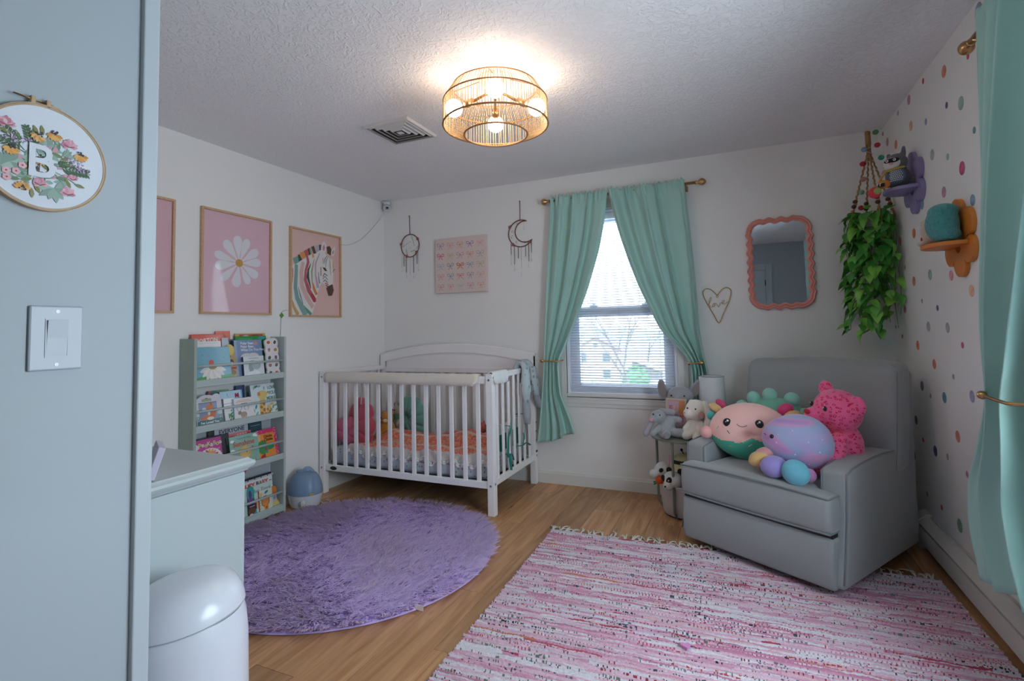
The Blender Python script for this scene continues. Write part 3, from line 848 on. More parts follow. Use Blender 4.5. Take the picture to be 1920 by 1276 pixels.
for (u, ln, w0) in ((.035, .26, 0), (.31, .20, 0), (.60, .22, 0), (.905, .20, 0), (1.30, .18, 0)):
    MB().add([(u - .006, .034, -.03), (u + .006, .034, -.03), (u + .009, .040, -.03 - ln * .5), (u - .003, .040, -.03 - ln * .5), (u + .002, .036, -.04 - ln), (u - .010, .036, -.03 - ln)], [(0, 1, 2, 3), (3, 2, 4, 5)]).build('ribbon', RIB, rc)
rail_cover('rail_cover', 'white fabric cover on the right crib rail beside the shawl', mat('white_fleece', '#e2e4e4', .9, (150, .15), None, .3), .235, (CX1 - .022, CY0 + .02, .932), PI / 2, .075, .06, .01)
# patterned wrap hanging over the right rail
WRAP = mat('wrap_cloth', '#b3bec3', .85)
nt = WRAP.node_tree
tc = nt.nodes.new('ShaderNodeTexCoord'); mp = nt.nodes.new('ShaderNodeMapping'); mp.inputs['Scale'].default_value = (30, 26, 22)
vo = nt.nodes.new('ShaderNodeTexVoronoi'); vo.inputs['Scale'].default_value = 1.0
nz = nt.nodes.new('ShaderNodeTexNoise'); nz.inputs['Scale'].default_value = 60
rp = nt.nodes.new('ShaderNodeValToRGB'); e = rp.color_ramp.elements; e[0].position = .22; e[0].color = (*lin('#8d9a9f'), 1); e[1].position = .34; e[1].color = (*lin('#b9c4c8'), 1)
nt.links.new(tc.outputs['Object'], mp.inputs[0]); nt.links.new(mp.outputs[0], vo.inputs['Vector']); nt.links.new(vo.outputs['Distance'], rp.inputs['Fac']); nt.links.new(rp.outputs['Color'], nt.nodes['Principled BSDF'].inputs['Base Color'])
wr = thing('nursing_wrap', 'pale grey leaf print padded wrap hanging over the right crib rail', 'wrap', (CX1 - .022, 3.66, .93))
def lobe(y0, y1, zt, zb, wtop, wmid, xo, lean):
    vs = []; fs = []
    n, m_ = 14, 10
    for j in range(n + 1):
        t = j / n
        z = zt + (zb - zt) * t
        half = (wtop + (wmid - wtop) * math.sin(min(1, t * 1.1) * PI * .6)) * (1 - .55 * max(0, t - .72) / .28) / 2
        yc = y0 + (y1 - y0) * t
        for i in range(m_):
            a = 2 * PI * i / m_
            vs.append((xo + (.020 + .010 * math.sin(t * PI)) * math.cos(a) + lean * t, yc + half * math.sin(a), z))
    for j in range(n):
        for i in range(m_): fs.append((j * m_ + i, j * m_ + (i + 1) % m_, (j + 1) * m_ + (i + 1) % m_, (j + 1) * m_ + i))
    fs.append(tuple(range(m_))); fs.append(tuple(n * m_ + i for i in range(m_))[::-1])
    return MB().add(vs, fs)
lobe(-.065, -.075, .0, -.26, .075, .125, .045, .01).build('padded_end', WRAP, wr, True)
lobe(.075, .12, .0, -.23, .075, .125, .05, .01).build('padded_end', WRAP, wr, True)
lobe(-.075, -.06, -.23, -.42, .07, .075, .048, .006).build('strap_end', mat('wrap_strap', '#a3a9af', .85, None, (60, .15)), wr, True)
lobe(.12, .165, -.20, -.33, .07, .06, .052, .012).build('strap_end', mat('wrap_strap_dark', '#9aa0a8', .85, None, (60, .2)), wr, True)
MB().tube(smooth_path([(.05, -.075, -.06), (.03, -.06, .012), (0, -.05, .028), (-.03, -.04, 0), (-.04, -.03, -.08)], 4), .034, 10, False, None, 0, .5).build('fold', WRAP, wr, True)
MB().tube(smooth_path([(.055, .085, -.06), (.03, .065, .014), (0, .05, .034), (-.03, .04, 0), (-.04, .03, -.08)], 4), .034, 10, False, None, 0, .5).build('fold', WRAP, wr, True)
MB().tube(smooth_path([(.04, -.005, -.10), (.03, 0, .0), (0, 0, .022), (-.03, 0, -.01), (-.035, 0, -.12)], 4), .045, 10, False, None, 0, .4).build('fold', WRAP, wr, True)
MB().box(.046, .066, -.02, .05, -.19, -.135).build('buckle_web', mat('wrap_web', '#8d979c', .8), wr, None, .005)
for y in (-.06,):
    MB().tube([(.04, y - .06, -.08), (.052, y - .075, -.12), (.046, y - .06, -.13), (.036, y - .045, -.1)], .002, 6).build('elastic_loop', RIB, wr, True)
# cloth activity panel tied inside the right side with green ribbons
GREEN = mat('green_ribbon', '#1d7f74', .6)
ap = thing('cloth_activity_panel', 'soft black and white activity panel tied to the right crib side with green ribbons', 'toy', (CX1 - .075, 3.42, .345))
MB().box(-.008, .008, -.13, .27, 0, .20).build('panel', mat('panel_white', '#d3d6d8', .85), ap, None, .004)
mb = MB()
for k in range(5): mb.box(.008, .0095, -.11 + k * .075, -.07 + k * .075, .01, .13)
mb.build('green_patches', mat('panel_green', '#196e64', .8), ap)
mb = MB()
for k in range(8): mb.bx((.009, -.155, .015 + k * .024), (.002, .05, .009), rotm(.5))
mb.box(.002, .008, -.182, -.13, 0, .20); mb.build('striped_flap', mat('panel_black', '#2a2a2e', .8), ap)
def ribbon(pts, wd=.009):
    mb = MB(); mb.tube(pts, wd, 6, False, None, 0, .25)
    return mb.build('ribbon', GREEN, ap, True)
X_ = .062
ribbon(smooth_path([(X_ - .05, -.06, .19), (X_ + .012, -.055, .185), (X_ + .014, -.10, .13), (X_ + .012, -.112, .02), (X_ + .006, -.095, -.02)], 5))
ribbon(smooth_path([(X_ - .05, -.08, -.01), (X_ + .014, -.075, 0), (X_ + .02, -.055, -.012), (X_ + .022, -.04, -.05)], 5))
ribbon(smooth_path([(X_ + .014, -.075, 0), (X_ + .016, -.09, -.04), (X_ + .02, -.08, -.11)], 5))
ribbon(smooth_path([(X_ - .05, .17, .235), (X_ + .014, .185, .235), (X_ + .02, .19, .18), (X_ + .016, .18, .05)], 5), .012)
ribbon(smooth_path([(X_ - .05, .12, .01), (X_ + .014, .14, .012), (X_ + .02, .20, .022), (X_ + .024, .275, -.012)], 5))
ribbon(smooth_path([(X_ + .014, .15, .015), (X_ + .018, .165, .06), (X_ + .012, .17, .10)], 5))
# crochet blanket, heaped along the mattress
def blanket(name, label, cat, x0, x1, yf, yb, fn, colfn, nx=110, ny=46):
    vs = []; fs = []; cs = []
    mb = MB()
    for j in range(ny + 1):
        for i in range(nx + 1):
            u, v = i / nx, j / ny
            vs.append((x0 + (x1 - x0) * u, yf + (yb - yf) * v, fn(u, v)))
    for j in range(ny):
        for i in range(nx):
            a = j * (nx + 1) + i
            fs.append((a, a + 1, a + nx + 2, a + nx + 1)); cs.append(lin(colfn(i / nx, j / ny)))
    mb.add(vs, fs, '#ffffff'); mb.c = cs
    return mb
WOOL = attr_mat('crochet_wool', .95, (180, .5, .004), .3)
r = random.Random(11)
ORG = ['#e8775a', '#ee8a66', '#de6a5c', '#f09d70', '#e67e7c', '#efb08a']
def bfn(u, v):
    z = .356 + .105 * math.exp(-((v - .62) / .25) ** 2) * (.75 + .25 * math.sin(u * 9 + 1)) * min(1, u * 5)
    z += .007 * math.sin(u * 21 + v * 9) + .006 * math.sin(u * 37 - v * 12)
    if v < .05: z -= .055 * (1 - v / .05)
    z += (.004 * math.sin(u * 160) if v < .1 else .0035 * math.sin(v * 150) * math.sin(u * 260))
    return z
def bcol(u, v):
    if v < .07: return '#d8d2cf'
    if .25 < v < .30 or .50 < v < .545: return '#dfc3ae'
    if v > .56: return r.choice(['#d9592f', '#e37448', '#c94a5c', '#e58a5c', '#d46a86'])
    return r.choice(ORG)
bk = tag(blanket('crochet_blanket', '', '', 0, 1.20, 0, .50, bfn, bcol).build('crochet_blanket', WOOL, None, True), 'orange and coral striped crochet blanket with a white edge heaped on the crib mattress', 'blanket')
bk.location = (-2.78, 3.128, 0)
sd = bk.modifiers.new('thickness', 'SOLIDIFY'); sd.thickness = .008; sd.offset = 1
mb = MB()                                            # white ruffled hem
pts = []
for i in range(160):
    u = i / 159
    pts.append((1.20 * u, -.006 + .008 * math.sin(i * 1.3), .303 + .014 * math.sin(i * .42) + .012 * math.sin(i * .17)))
for i in range(30):
    pts.append((1.205 + .006 * math.sin(i * 1.1), .0 + .42 * i / 29, .335 + .012 * math.sin(i * .7)))
mb.tube(pts, .008, 6)
mb.tube([(p[0], p[1] + .004, p[2] + .013) for p in pts], .007, 6)
mb.build('ruffled_hem', mat('white_wool', '#dedbda', .95, (160, .5, .004)), bk, True)
r2_ = random.Random(5)
pb = tag(blanket('', '', '', 0, .62, 0, .3, lambda u, v: .346 - (.048 * (1 - v / .1) if v < .1 else 0) + .004 * math.sin(u * 50), lambda u, v: r2_.choice(['#cf6f86', '#d98396', '#c25a76']), 60, 14).build('pink_lace_blanket', WOOL, None, True), 'pink crochet blanket peeking out below the orange one', 'blanket')
pb.location = (-2.30, 3.122, -.006)
sd = pb.modifiers.new('thickness', 'SOLIDIFY'); sd.thickness = .005; sd.offset = 0

# ------------------------------------------------------------------ bookshelf on the left wall
BY0, BY1, BX = 1.985, 2.645, -2.88
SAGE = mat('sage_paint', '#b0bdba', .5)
SAGED = mat('sage_paint_shaded', '#9dab9f', .5)  # darker copy of the sage: shade put into the left panel's colour
bs = thing('bookshelf', 'sage green four-tier display bookshelf against the left wall', 'bookshelf', (XL + .002, BY0, 0), F_LEFT)
Wd, Dp, Hh = BY1 - BY0, BX - XL - .002, 1.205
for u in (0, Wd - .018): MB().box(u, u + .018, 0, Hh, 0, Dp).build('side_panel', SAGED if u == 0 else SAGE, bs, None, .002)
MB().box(.018, Wd - .018, .03, .07, .0, Dp * .9).build('bottom_board', SAGE, bs)
for z in (.922, .658, .372, .024):
    MB().box(.018, Wd - .018, z, z + .040, Dp - .016, Dp - .002).build('shelf_lip', SAGE, bs, None, .002)
    MB().box(.018, Wd - .018, z, z + .014, .004, Dp - .016).build('shelf_board', SAGE, bs)
for z in (1.042, .778, .492, .152): MB().tube([(.016, z, Dp - .012), (Wd - .016, z, Dp - .012)], .0075, 12).build('rail', SAGE, bs, True)
for z0, z1 in ((.95, 1.08), (.67, .84), (.39, .65), (.05, .36)):
    MB().box(.018, Wd - .018, z0, z1, .001, .005).build('back_board', mat('sage_white', '#b7bcc2', .6) if z0 > .9 else bpy.data.materials['sage_white'], bs)
sc2 = MB().lathe([(.004, 0), (.004, .001), (0, .001)], (0, 0, 0), 10).mesh('screw', STEEL)
for v in (1.05, .93, .79, .67, .50, .38, .16, .04):
    inst(sc2, 'screw', bs, (0, v, Dp - .02), rotm(0, -PI / 2)); inst(sc2, 'screw', bs, (0, v - .012, .03), rotm(0, -PI / 2))
inst(sc2, 'screw', bs, (0, 1.178, .02), rotm(0, -PI / 2)); inst(sc2, 'screw', bs, (0, 1.158, .02), rotm(0, -PI / 2))

# ------------------------------------------------------------------ dresser at the front wall
DX, DZ = -1.50, .817
DRS = mat('dresser_paint', '#b3bfc1', .38)
dr = thing('dresser', 'pale blue-grey dresser with a moulded top edge beside the doorway', 'dresser', (DX, YN, 0))
dw, dd = 1.15, .562
MB().box(-dw, 0, .025, dd - .02, .06, DZ - .045).build('carcass', DRS, dr, None, .004)
MB().box(-dw, .003, .02, dd - .006, 0, .10).build('plinth', DRS, dr, None, .004)
prof = [(0, 0), (.008, .004), (.012, .012), (.022, .018), (.026, .026), (.024, .034), (.014, .040), (.010, .045)]
mb = MB()
n = len(prof)
vs = []
for (o_, z) in prof:
    vs += [(-dw - o_, .022, DZ - .045 + z), (-.004 + o_, .022, DZ - .045 + z), (-.004 + o_, dd - .024 + o_, DZ - .045 + z), (-dw - o_, dd - .024 + o_, DZ - .045 + z)]
fs = []
for i in range(n - 1):
    for k in range(4): fs.append((i * 4 + k, i * 4 + (k + 1) % 4, (i + 1) * 4 + (k + 1) % 4, (i + 1) * 4 + k))
fs += [(3, 2, 1, 0), tuple((n - 1) * 4 + k for k in range(4))]
mb.add(vs, fs).build('top', DRS, dr, 35)
for k in range(3):
    for s in range(2):
        df = MB().box(-dw + .03 + s * .55, -dw + .565 + s * .55, dd - .022, dd - .004, .12 + k * .21, .315 + k * .21).build('drawer', DRS, dr, None, .004)
        MB().lathe([(.006, 0), (.006, .012), (.016, .018), (.014, .028), (0, .031)], (-dw + .3 + s * .55, dd - .004, .22 + k * .21), 16, rotm(-PI / 2)).build('knob', BRASS, df, True)
t = thing('leaning_frame', 'pale lilac frame leaning on the dresser top at the wall edge', 'picture frame', (-1.560, .962, DZ + .001), rotm(0, 0, -.5))
MB().bx((0, 0, .045), (.13, .018, .09), rotm(-.30)).build('board', mat('lilac_card', '#c3bdd0', .6), t, None, .002)
MB().bx((0, -.035, .036), (.02, .004, .075), rotm(.35)).build('easel_leg', mat('easel_grey', '#8f9a9a', .6), t)

# ------------------------------------------------------------------ diaper pail
pl = thing('diaper_pail', 'glossy white rounded diaper pail in front of the dresser', 'pail', (-1.330, .898, 0), rotm(0, 0, .6))
PAIL = mat('pail_plastic', '#d6dae3', .3, coat=.25)
mb = MB()
def pail_prof(f):
    return [(0, 0), (.150, 0), (.158, .012), (.158, .05), (.150, .062), (.150, .30), (.148, .44), (.143, .49), (.136, .515)] if f else None
mb.lathe(pail_prof(1), (0, 0, 0), 48); mb.build('body', PAIL, pl, 45)
mb = MB(); n = 48
levels = [(1.0, 0), (.985, .014), (.94, .040), (.84, .068), (.66, .090), (.42, .103), (.18, .108), (0.001, .109)]
vs = []
for f_, z in levels:
    for k in range(n):
        a = 2 * PI * k / n
        x, y = .140 * f_ * math.cos(a), .140 * f_ * math.sin(a)
        tilt = .30 * x
        vs.append((x, y, .512 + z * .85 + (tilt * .30)))
fs = []
for i in range(len(levels) - 1):
    for k in range(n): fs.append((i * n + k, i * n + (k + 1) % n, (i + 1) * n + (k + 1) % n, (i + 1) * n + k))
mb.add(vs, fs).build('lid', PAIL, pl, True)
MB().tube([(.1395 * math.cos(2 * PI * k / 48), .1395 * math.sin(2 * PI * k / 48), .510 + .30 * .30 * .1395 * math.cos(2 * PI * k / 48)) for k in range(48)], .0012, 6, True).build('lid_seam', mat('seam_grey', '#b9bcc2', .4), pl, True)
MB().box(.13, .19, -.045, .045, .012, .032).build('pedal', PAIL, pl, None, .008)

# ------------------------------------------------------------------ humidifier
hm = thing('humidifier', 'small humidifier with a blue tank and white base beside the bookshelf', 'humidifier', (-2.878, 2.815, 0), rotm(0, 0, .35))
mb = MB()
HB = [(.085, 0), (.100, .006), (.108, .03), (.118, .075), (.121, .092)]
mb.lathe([(0, 0)] + HB + [(0, .092)], (0, 0, 0), 40, None, None, 0, 1.0, .88).build('base', PLASTIC, hm, 40)
TANK = bpy.data.materials.new('blue_tank'); TANK.use_nodes = True
nt = TANK.node_tree; b = nt.nodes['Principled BSDF']
b.inputs['Base Color'].default_value = (*lin('#a9c4de'), 1); b.inputs['Roughness'].default_value = .08; b.inputs['Transmission Weight'].default_value = .55; b.inputs['IOR'].default_value = 1.2
mb = MB().lathe([(.121, .094), (.121, .112), (.118, .135), (.110, .168), (.097, .200), (.080, .224), (.058, .236), (.0, .241)], (0, 0, 0), 40, None, None, 0, 1.0, .88)
mb.build('tank', TANK, hm, 40)
MB().lathe([(.112, .095), (.108, .125), (.094, .165), (.06, .21), (0, .215)], (0, 0, 0), 32, None, None, 0, 1.0, .86).build('tank_water', mat('tank_inner', '#86a3c0', .2), hm, True)
MB().lathe([(.026, .225), (.027, .246), (.020, .252), (0, .252)], (-.035, 0, 0), 20).build('mist_spout', TANK, hm, 40)
MB().tube(smooth_path([(-.005, 0, .236), (.0, 0, .258), (.03, 0, .262), (.06, 0, .235)], 5), .012, 10).build('handle', TANK, hm, True)
MB().lathe([(.019, 0), (.019, .008), (.015, .016), (0, .016)], (.03, -.099, .048), 20, rotm(PI / 2 + .1)).bx((.03, -.118, .048), (.006, .006, .03)).build('dial', mat('dial_white', '#cfd2d6', .3), hm, 40)
MB().bx((.085, -.078, .104), (.034, .004, .012), rotm(0, 0, .75)).build('window_strip', mat('amber', '#b99760', .3), hm)
MB().tube(smooth_path([(.1, .03, .02), (.135, .02, .006), (.16, .05, .006), (.15, .09, .006), (.11, .1, .006)], 5), .003, 6).build('cord', PLASTIC, hm, True)
# ------------------------------------------------------------------ armchair (swivel glider)
VEL = mat('grey_velvet', '#9b9e9f', .72, (300, .08, .001), (4, .05), .35)
PIPE = mat('grey_piping', '#7e8182', .7, None, None, .3)
CHR = rotm(0, 0, math.radians(-32))
CHL = Vector((.013 - .0125 * .848, 2.847 + .0125 * .53, 0))
ch = thing('armchair', 'grey velvet swivel glider armchair in the right corner', 'armchair', CHL, CHR)
def soft(name, x0, x1, y0, y1, z0, z1, bev, fn=None, seg=5, n=10, m=None, parent=None):
    """upholstered block: rounded box, then bent by fn(x, y, z)"""
    bm = bmesh.new()
    bmesh.ops.create_cube(bm, size=1)
    for v in bm.verts: v.co = Vector(((x0 + x1) / 2 + v.co.x * (x1 - x0), (y0 + y1) / 2 + v.co.y * (y1 - y0), (z0 + z1) / 2 + v.co.z * (z1 - z0)))
    bmesh.ops.bevel(bm, geom=list(bm.edges), offset=bev, segments=seg, affect='EDGES', profile=.5)
    big = [e for e in bm.edges if e.calc_length() > .08]
    bmesh.ops.subdivide_edges(bm, edges=big, cuts=n, use_grid_fill=True)
    if fn:
        for v in bm.verts: v.co = Vector(fn(*v.co))
    me = bpy.data.meshes.new(name); bm.to_mesh(me); bm.free()
    me.materials.append(m or VEL); me.shade_smooth()
    o = bpy.data.objects.new(name, me); COLL.objects.link(o); o.parent = parent or ch
    return o
def bump(x, x0, x1): 
    t = (x - x0) / (x1 - x0)
    return max(0, 1 - (2 * t - 1) ** 2)
# arms: inner faces flat, top arched from front to back
def armfn(x, y, z):
    if z > .35: z += .040 * math.sin(min(1, max(0, (y - .06) / .80)) * PI) ** .8 - .01 - .05 * max(0, (y - .72) / .16) ** 2
    y -= .09 * max(0, 1 - max(0, z - .05) / .5) ** 1.6 * max(0, 1 - (y - .09) / .5) if y < .59 else 0
    return x, y, z
for s in (-1, 1):
    a = soft('armrest', *( (.305, .425) if s > 0 else (-.425, -.305)), .105, .875, .055, .545, .022, armfn)
    xo = s * .4185; xi = s * .312
    def arm_pt(x, y, z): return armfn(x, y, z)
    P = []
    for k in range(14): P.append(armfn(xo, .108, .08 + (.535 - .08) * k / 13))
    for k in range(1, 18): P.append(armfn(xo, .115 + .74 * k / 17, .5425))
    MB().tube(P, .0042, 6).build('piping', PIPE, a, True)
    P = [armfn(xi, .108, .44 + .095 * k / 5) for k in range(6)] + [armfn(xi, .115 + .5 * k / 8, .5425) for k in range(1, 9)]
    MB().tube(P, .0038, 6).build('piping', PIPE, a, True)
# T seat cushion
def seatfn(x, y, z):
    if z > .40: z += .022 * bump(x, -.40, .40) * (1 - .3 * max(0, 1 - y / .2)) + .004 * math.sin(x * 11 + y * 7)
    if y < .05: y -= .014 * bump(z, .27, .46)
    return x, y, z
sc_ = soft('seat_cushion', -.298, .298, .004, .66, .278, .452, .03, seatfn)
scf = soft('seat_cushion_front', -.392, .392, .0, .105, .278, .452, .028, seatfn)
for z in (.440, .290):
    P = []
    for k in range(5): P.append((-.386 - .0, .105 - .085 * k / 4, z))
    for k in range(21): P.append((-.386 + .772 * k / 20, -.002 - (.012 * bump(-.386 + .772 * k / 20, -.4, .4)), z + (.016 * bump(-.386 + .772 * k / 20, -.4, .4) if z > .4 else 0)))
    for k in range(5): P.append((.386, .02 + .085 * k / 4, z))
    MB().tube(P, .0045, 6).build('piping', PIPE, scf, True)
# footrest front panel and body
def footfn(x, y, z):
    if y < .04: y -= .010 * bump(z, .06, .27) - .004 * (z - .06)
    return x, y, z
soft('footrest_panel', -.392, .392, .006, .10, .044, .268, .018, footfn)
soft('seat_base', -.40, .40, .10, .84, .08, .285, .012, None, 2, 2)
MB().box(-.385, .385, .02, .10, .266, .282).build('footrest_gap_shade', BLACK, ch)  # black strip stands for the shade in the gap above the footrest
# back cushion, leaning slightly
def backfn(x, y, z):
    t = (z - .43) / .60
    y += .11 * t
    if y < .75: y -= .035 * bump(x, -.43, .43) * bump(z, .35, 1.05)
    x = x * (1 + .015 * math.sin(t * PI)) + .022
    z += .010 * math.sin(x * 6 + 1) * t
    y += .004 * math.sin(x * 26) * bump(z, .6, 1.02)
    return x, y, z
bc = soft('back_cushion', -.415, .415, .60, .78, .44, 1.005, .055, backfn, 6)
for yy in (.628,):
    P = []
    for k in range(16): P.append((-.40, yy - .006, .47 + .48 * k / 15))
    for k in range(24): P.append((-.385 + .77 * k / 23, yy - .004, .985))
    for k in range(16): P.append((.40, yy - .006, .95 - .48 * k / 15))
    MB().tube([backfn(*p) for p in P], .004, 6).build('piping', PIPE, bc, True)
soft('back_frame', -.43, .43, .78, .875, .10, .955, .03, lambda x, y, z: (x, y + .045 * max(0, (z - .43) / .6), z), 4, 3)
MB().lathe([(.27, .0135), (.27, .04), (.05, .05), (.05, .085)], (0, .45, 0), 40).build('swivel_base', BLACK, ch, 40)

# ------------------------------------------------------------------ side table
TBL = mat('olive_grey_metal', '#7c8174', .42)
TX, TY, TZ = -.352, 3.592, .498
tb = thing('side_table', 'round olive grey metal side table beside the armchair below the window', 'side table', (TX, TY, 0))
TR = .213
MB().lathe([(0, TZ - .016), (TR - .01, TZ - .018), (TR, TZ - .014), (TR, TZ - .003), (TR - .004, TZ), (0, TZ)], (0, 0, 0), 56).build('tabletop', TBL, tb, 35)
for a in (math.radians(252), math.radians(165), math.radians(40)):
    ca, sa = math.cos(a), math.sin(a)
    rr = .196
    P = [(rr * ca, rr * sa, TZ - .016), (rr * ca, rr * sa, .05)] + [(rr * ca * (1 - .06 * k), rr * sa * (1 - .06 * k), .05 - .042 * math.sin(k / 4 * PI / 2)) for k in range(1, 5)] + [(0, 0, .008)]
    MB().tube(P, .0085, 10).build('leg', TBL, tb, True)
# ------------------------------------------------------------------ table lamp behind the toys
lp = thing('table_lamp', 'small white drum shade lamp at the back of the side table', 'lamp', (-.176, 3.690, TZ))
MB().lathe([(.085, .188), (.0795, .378), (.0770, .378), (.0825, .188), (.085, .188)], (0, 0, 0), 48).build('lamp_shade', mat('linen_shade', '#d3d5d8', .8, (260, .1)), lp, 40)
MB().lathe([(.0850, .188), (.0858, .190), (.0850, .192), (.0850, .188)], (0, 0, 0), 48).lathe([(.0795, .376), (.0803, .378), (.0795, .380), (.0795, .376)], (0, 0, 0), 48).build('shade_trim', STEEL, lp, True)
MB().lathe([(0, .001), (.055, .001), (.058, .01), (.03, .02), (.014, .05), (.02, .10), (.012, .15), (.010, .215), (0, .215)], (0, 0, 0), 32).build('lamp_base', mat('lamp_ceramic', '#c9c8c4', .3), lp, True)
for a in (0, 2.09, 4.19): MB().tube([(0, 0, .21), (.082 * math.cos(a), .082 * math.sin(a), .20)], .0015, 5).build('shade_spider', STEEL, lp)

# ------------------------------------------------------------------ fabric basket under the table
bk_ = thing('toy_basket', 'pale fabric basket full of soft toys under the side table', 'basket', (TX + .012, TY - .015, 0))
BAS = mat('basket_canvas', '#c3bcba', .85, (120, .15), (9, .06))
mb = MB()
prof = [(.158, .012), (.165, .02), (.171, .10), (.174, .185), (.178, .20), (.176, .208), (.171, .206), (.166, .10), (.16, .03), (0, .028)]
n = 48; vs = []; fs = []
for rr, z in prof:
    for k in range(n):
        a = 2 * PI * k / n
        q = 1 + .012 * math.sin(5 * a + z * 20) + .008 * math.sin(9 * a - z * 30)
        vs.append((rr * q * math.cos(a), rr * q * math.sin(a), z))
for i in range(len(prof) - 1):
    for k in range(n): fs.append((i * n + k, i * n + (k + 1) % n, (i + 1) * n + (k + 1) % n, (i + 1) * n + k))
fs.append(tuple((len(prof) - 1) * n + k for k in range(n)))
mb.add(vs, fs); mb.build('body', BAS, bk_, True)
MB().lathe([(0, .0), (.150, .0), (.156, .013), (0, .013)], (0, 0, 0), 40).build('base', mat('basket_base', '#3a3531', .8), bk_)

# ------------------------------------------------------------------ purple shaggy rug
PR = .800
rg = thing('shaggy_rug', 'round lilac shaggy rug on the oak floor before the crib', 'rug', (-2.04, 2.325, 0))
LIL = mat('lilac_backing', '#cdb8ea', .9)
MB().lathe([(0, .001), (PR - .006, .001), (PR, .005), (PR - .006, .010), (0, .011)], (0, 0, 0), 96).build('backing', LIL, rg, 40)
PILE = attr_mat('lilac_pile', .8, None, .3)          # thin fibres pass light on to each other
nt = PILE.node_tree
tl = nt.nodes.new('ShaderNodeBsdfTranslucent'); mx = nt.nodes.new('ShaderNodeMixShader'); mx.inputs[0].default_value = .60
nt.links.new([n for n in nt.nodes if n.type == 'ATTRIBUTE'][0].outputs['Color'], tl.inputs['Color'])
nt.links.new(nt.nodes['Principled BSDF'].outputs[0], mx.inputs[1]); nt.links.new(tl.outputs[0], mx.inputs[2]); nt.links.new(mx.outputs[0], nt.nodes['Material Output'].inputs['Surface'])
rs = np.random.RandomState(4)
NT, PT = 8200, 8                                     # tufts, strands in a tuft
tr_ = PR * np.sqrt(rs.rand(NT)) * .99; ta_ = rs.rand(NT) * 2 * PI
tx_, ty_ = tr_ * np.cos(ta_), tr_ * np.sin(ta_)
tdir = -1.0 + 1.1 * np.sin(2.6 * tx_ + 1.3 * ty_ + .5) + 1.0 * np.sin(3.4 * ty_ - 1.9 * tx_ + 2) + .5 * np.sin(8 * tx_ + 6 * ty_) + .75 * rs.randn(NT)
NS = NT * PT
rep = lambda q: np.repeat(q, PT)
bx_ = rep(tx_) + .009 * rs.randn(NS); by_ = rep(ty_) + .009 * rs.randn(NS)
rad = np.hypot(bx_, by_); ang = np.arctan2(by_, bx_)
kk = np.minimum(1, PR * .995 / np.maximum(rad, 1e-6)); bx_ *= kk; by_ *= kk; rad *= kk
da = rep(tdir) + .22 * rs.randn(NS)
Ls = rep(.040 + .012 * rs.rand(NT)) * (.8 + .35 * rs.rand(NS))
edge = np.clip((rad / PR - .92) / .08, 0, 1)
dx, dy = np.cos(da) * (1 - edge * .7) + np.cos(ang) * edge * .9, np.sin(da) * (1 - edge * .7) + np.sin(ang) * edge * .9
lean = np.clip(rep(.90 + .10 * rs.rand(NT)) + .08 * rs.randn(NS), .4, .98)
wdt_ = .0026 + .0018 * rs.rand(NS)
px_, py_ = -dy, dx
ts = (0, .38, .74, 1.0)
ws = (1, .95, .7, .15)
V = np.zeros((NS, 8, 3))
for k, (t, w) in enumerate(zip(ts, ws)):
    hx = bx_ + dx * Ls * lean * t ** 1.5; hy = by_ + dy * Ls * lean * t ** 1.5
    hz = .010 + Ls * (t - .42 * lean * t * t)
    V[:, 2 * k, 0] = hx + px_ * wdt_ * w; V[:, 2 * k, 1] = hy + py_ * wdt_ * w; V[:, 2 * k, 2] = hz
    V[:, 2 * k + 1, 0] = hx - px_ * wdt_ * w; V[:, 2 * k + 1, 1] = hy - py_ * wdt_ * w; V[:, 2 * k + 1, 2] = hz
F = np.array([(0, 1, 3, 2), (2, 3, 5, 4), (4, 5, 7, 6)])
FF = (np.arange(NS)[:, None, None] * 8 + F[None]).reshape(-1, 4)
me = bpy.data.meshes.new('pile')
me.vertices.add(NS * 8); me.vertices.foreach_set('co', V.reshape(-1))
me.loops.add(FF.size); me.loops.foreach_set('vertex_index', FF.reshape(-1).astype(np.int32))
me.polygons.add(len(FF)); me.polygons.foreach_set('loop_start', np.arange(0, FF.size, 4, dtype=np.int32)); me.polygons.foreach_set('loop_total', np.full(len(FF), 4, np.int32))
me.materials.append(PILE)
c0 = np.array(lin('#e3cef3')); c1 = np.array(lin('#f9edff'))
mixv = np.clip(.5 + .25 * rep(rs.randn(NT)) + .15 * rs.randn(NS), 0, 1)
colr = c0 + (c1 - c0) * mixv[:, None]
ca = me.color_attributes.new('Col', 'FLOAT_COLOR', 'CORNER')
cc = np.ones((NS, 12, 4)); cc[:, :, :3] = colr[:, None, :]
ca.data.foreach_set('color', cc.reshape(-1))
me.update(); me.validate()
me.shade_smooth()
nrm = np.stack([dx, dy, np.full(NS, 1.0)], 1); nrm[:, :2] *= .30   # fibres are round: shade them by their upper side
nrm[:, 0] += px_ * .35 * rs.randn(NS); nrm[:, 1] += py_ * .35 * rs.randn(NS)
nrm /= np.linalg.norm(nrm, axis=1, keepdims=True)
me.normals_split_custom_set_from_vertices(np.repeat(nrm, 8, axis=0).tolist())
o = bpy.data.objects.new('pile', me); COLL.objects.link(o); o.parent = rg
tag(o, 'long soft lilac pile', kind='stuff')
MB().box(-.022, .022, -.0006, .0006, -.004, .020).build('care_tag', mat('care_label', '#f0ede4', .7), rg).location = (.715, -.385, .010)

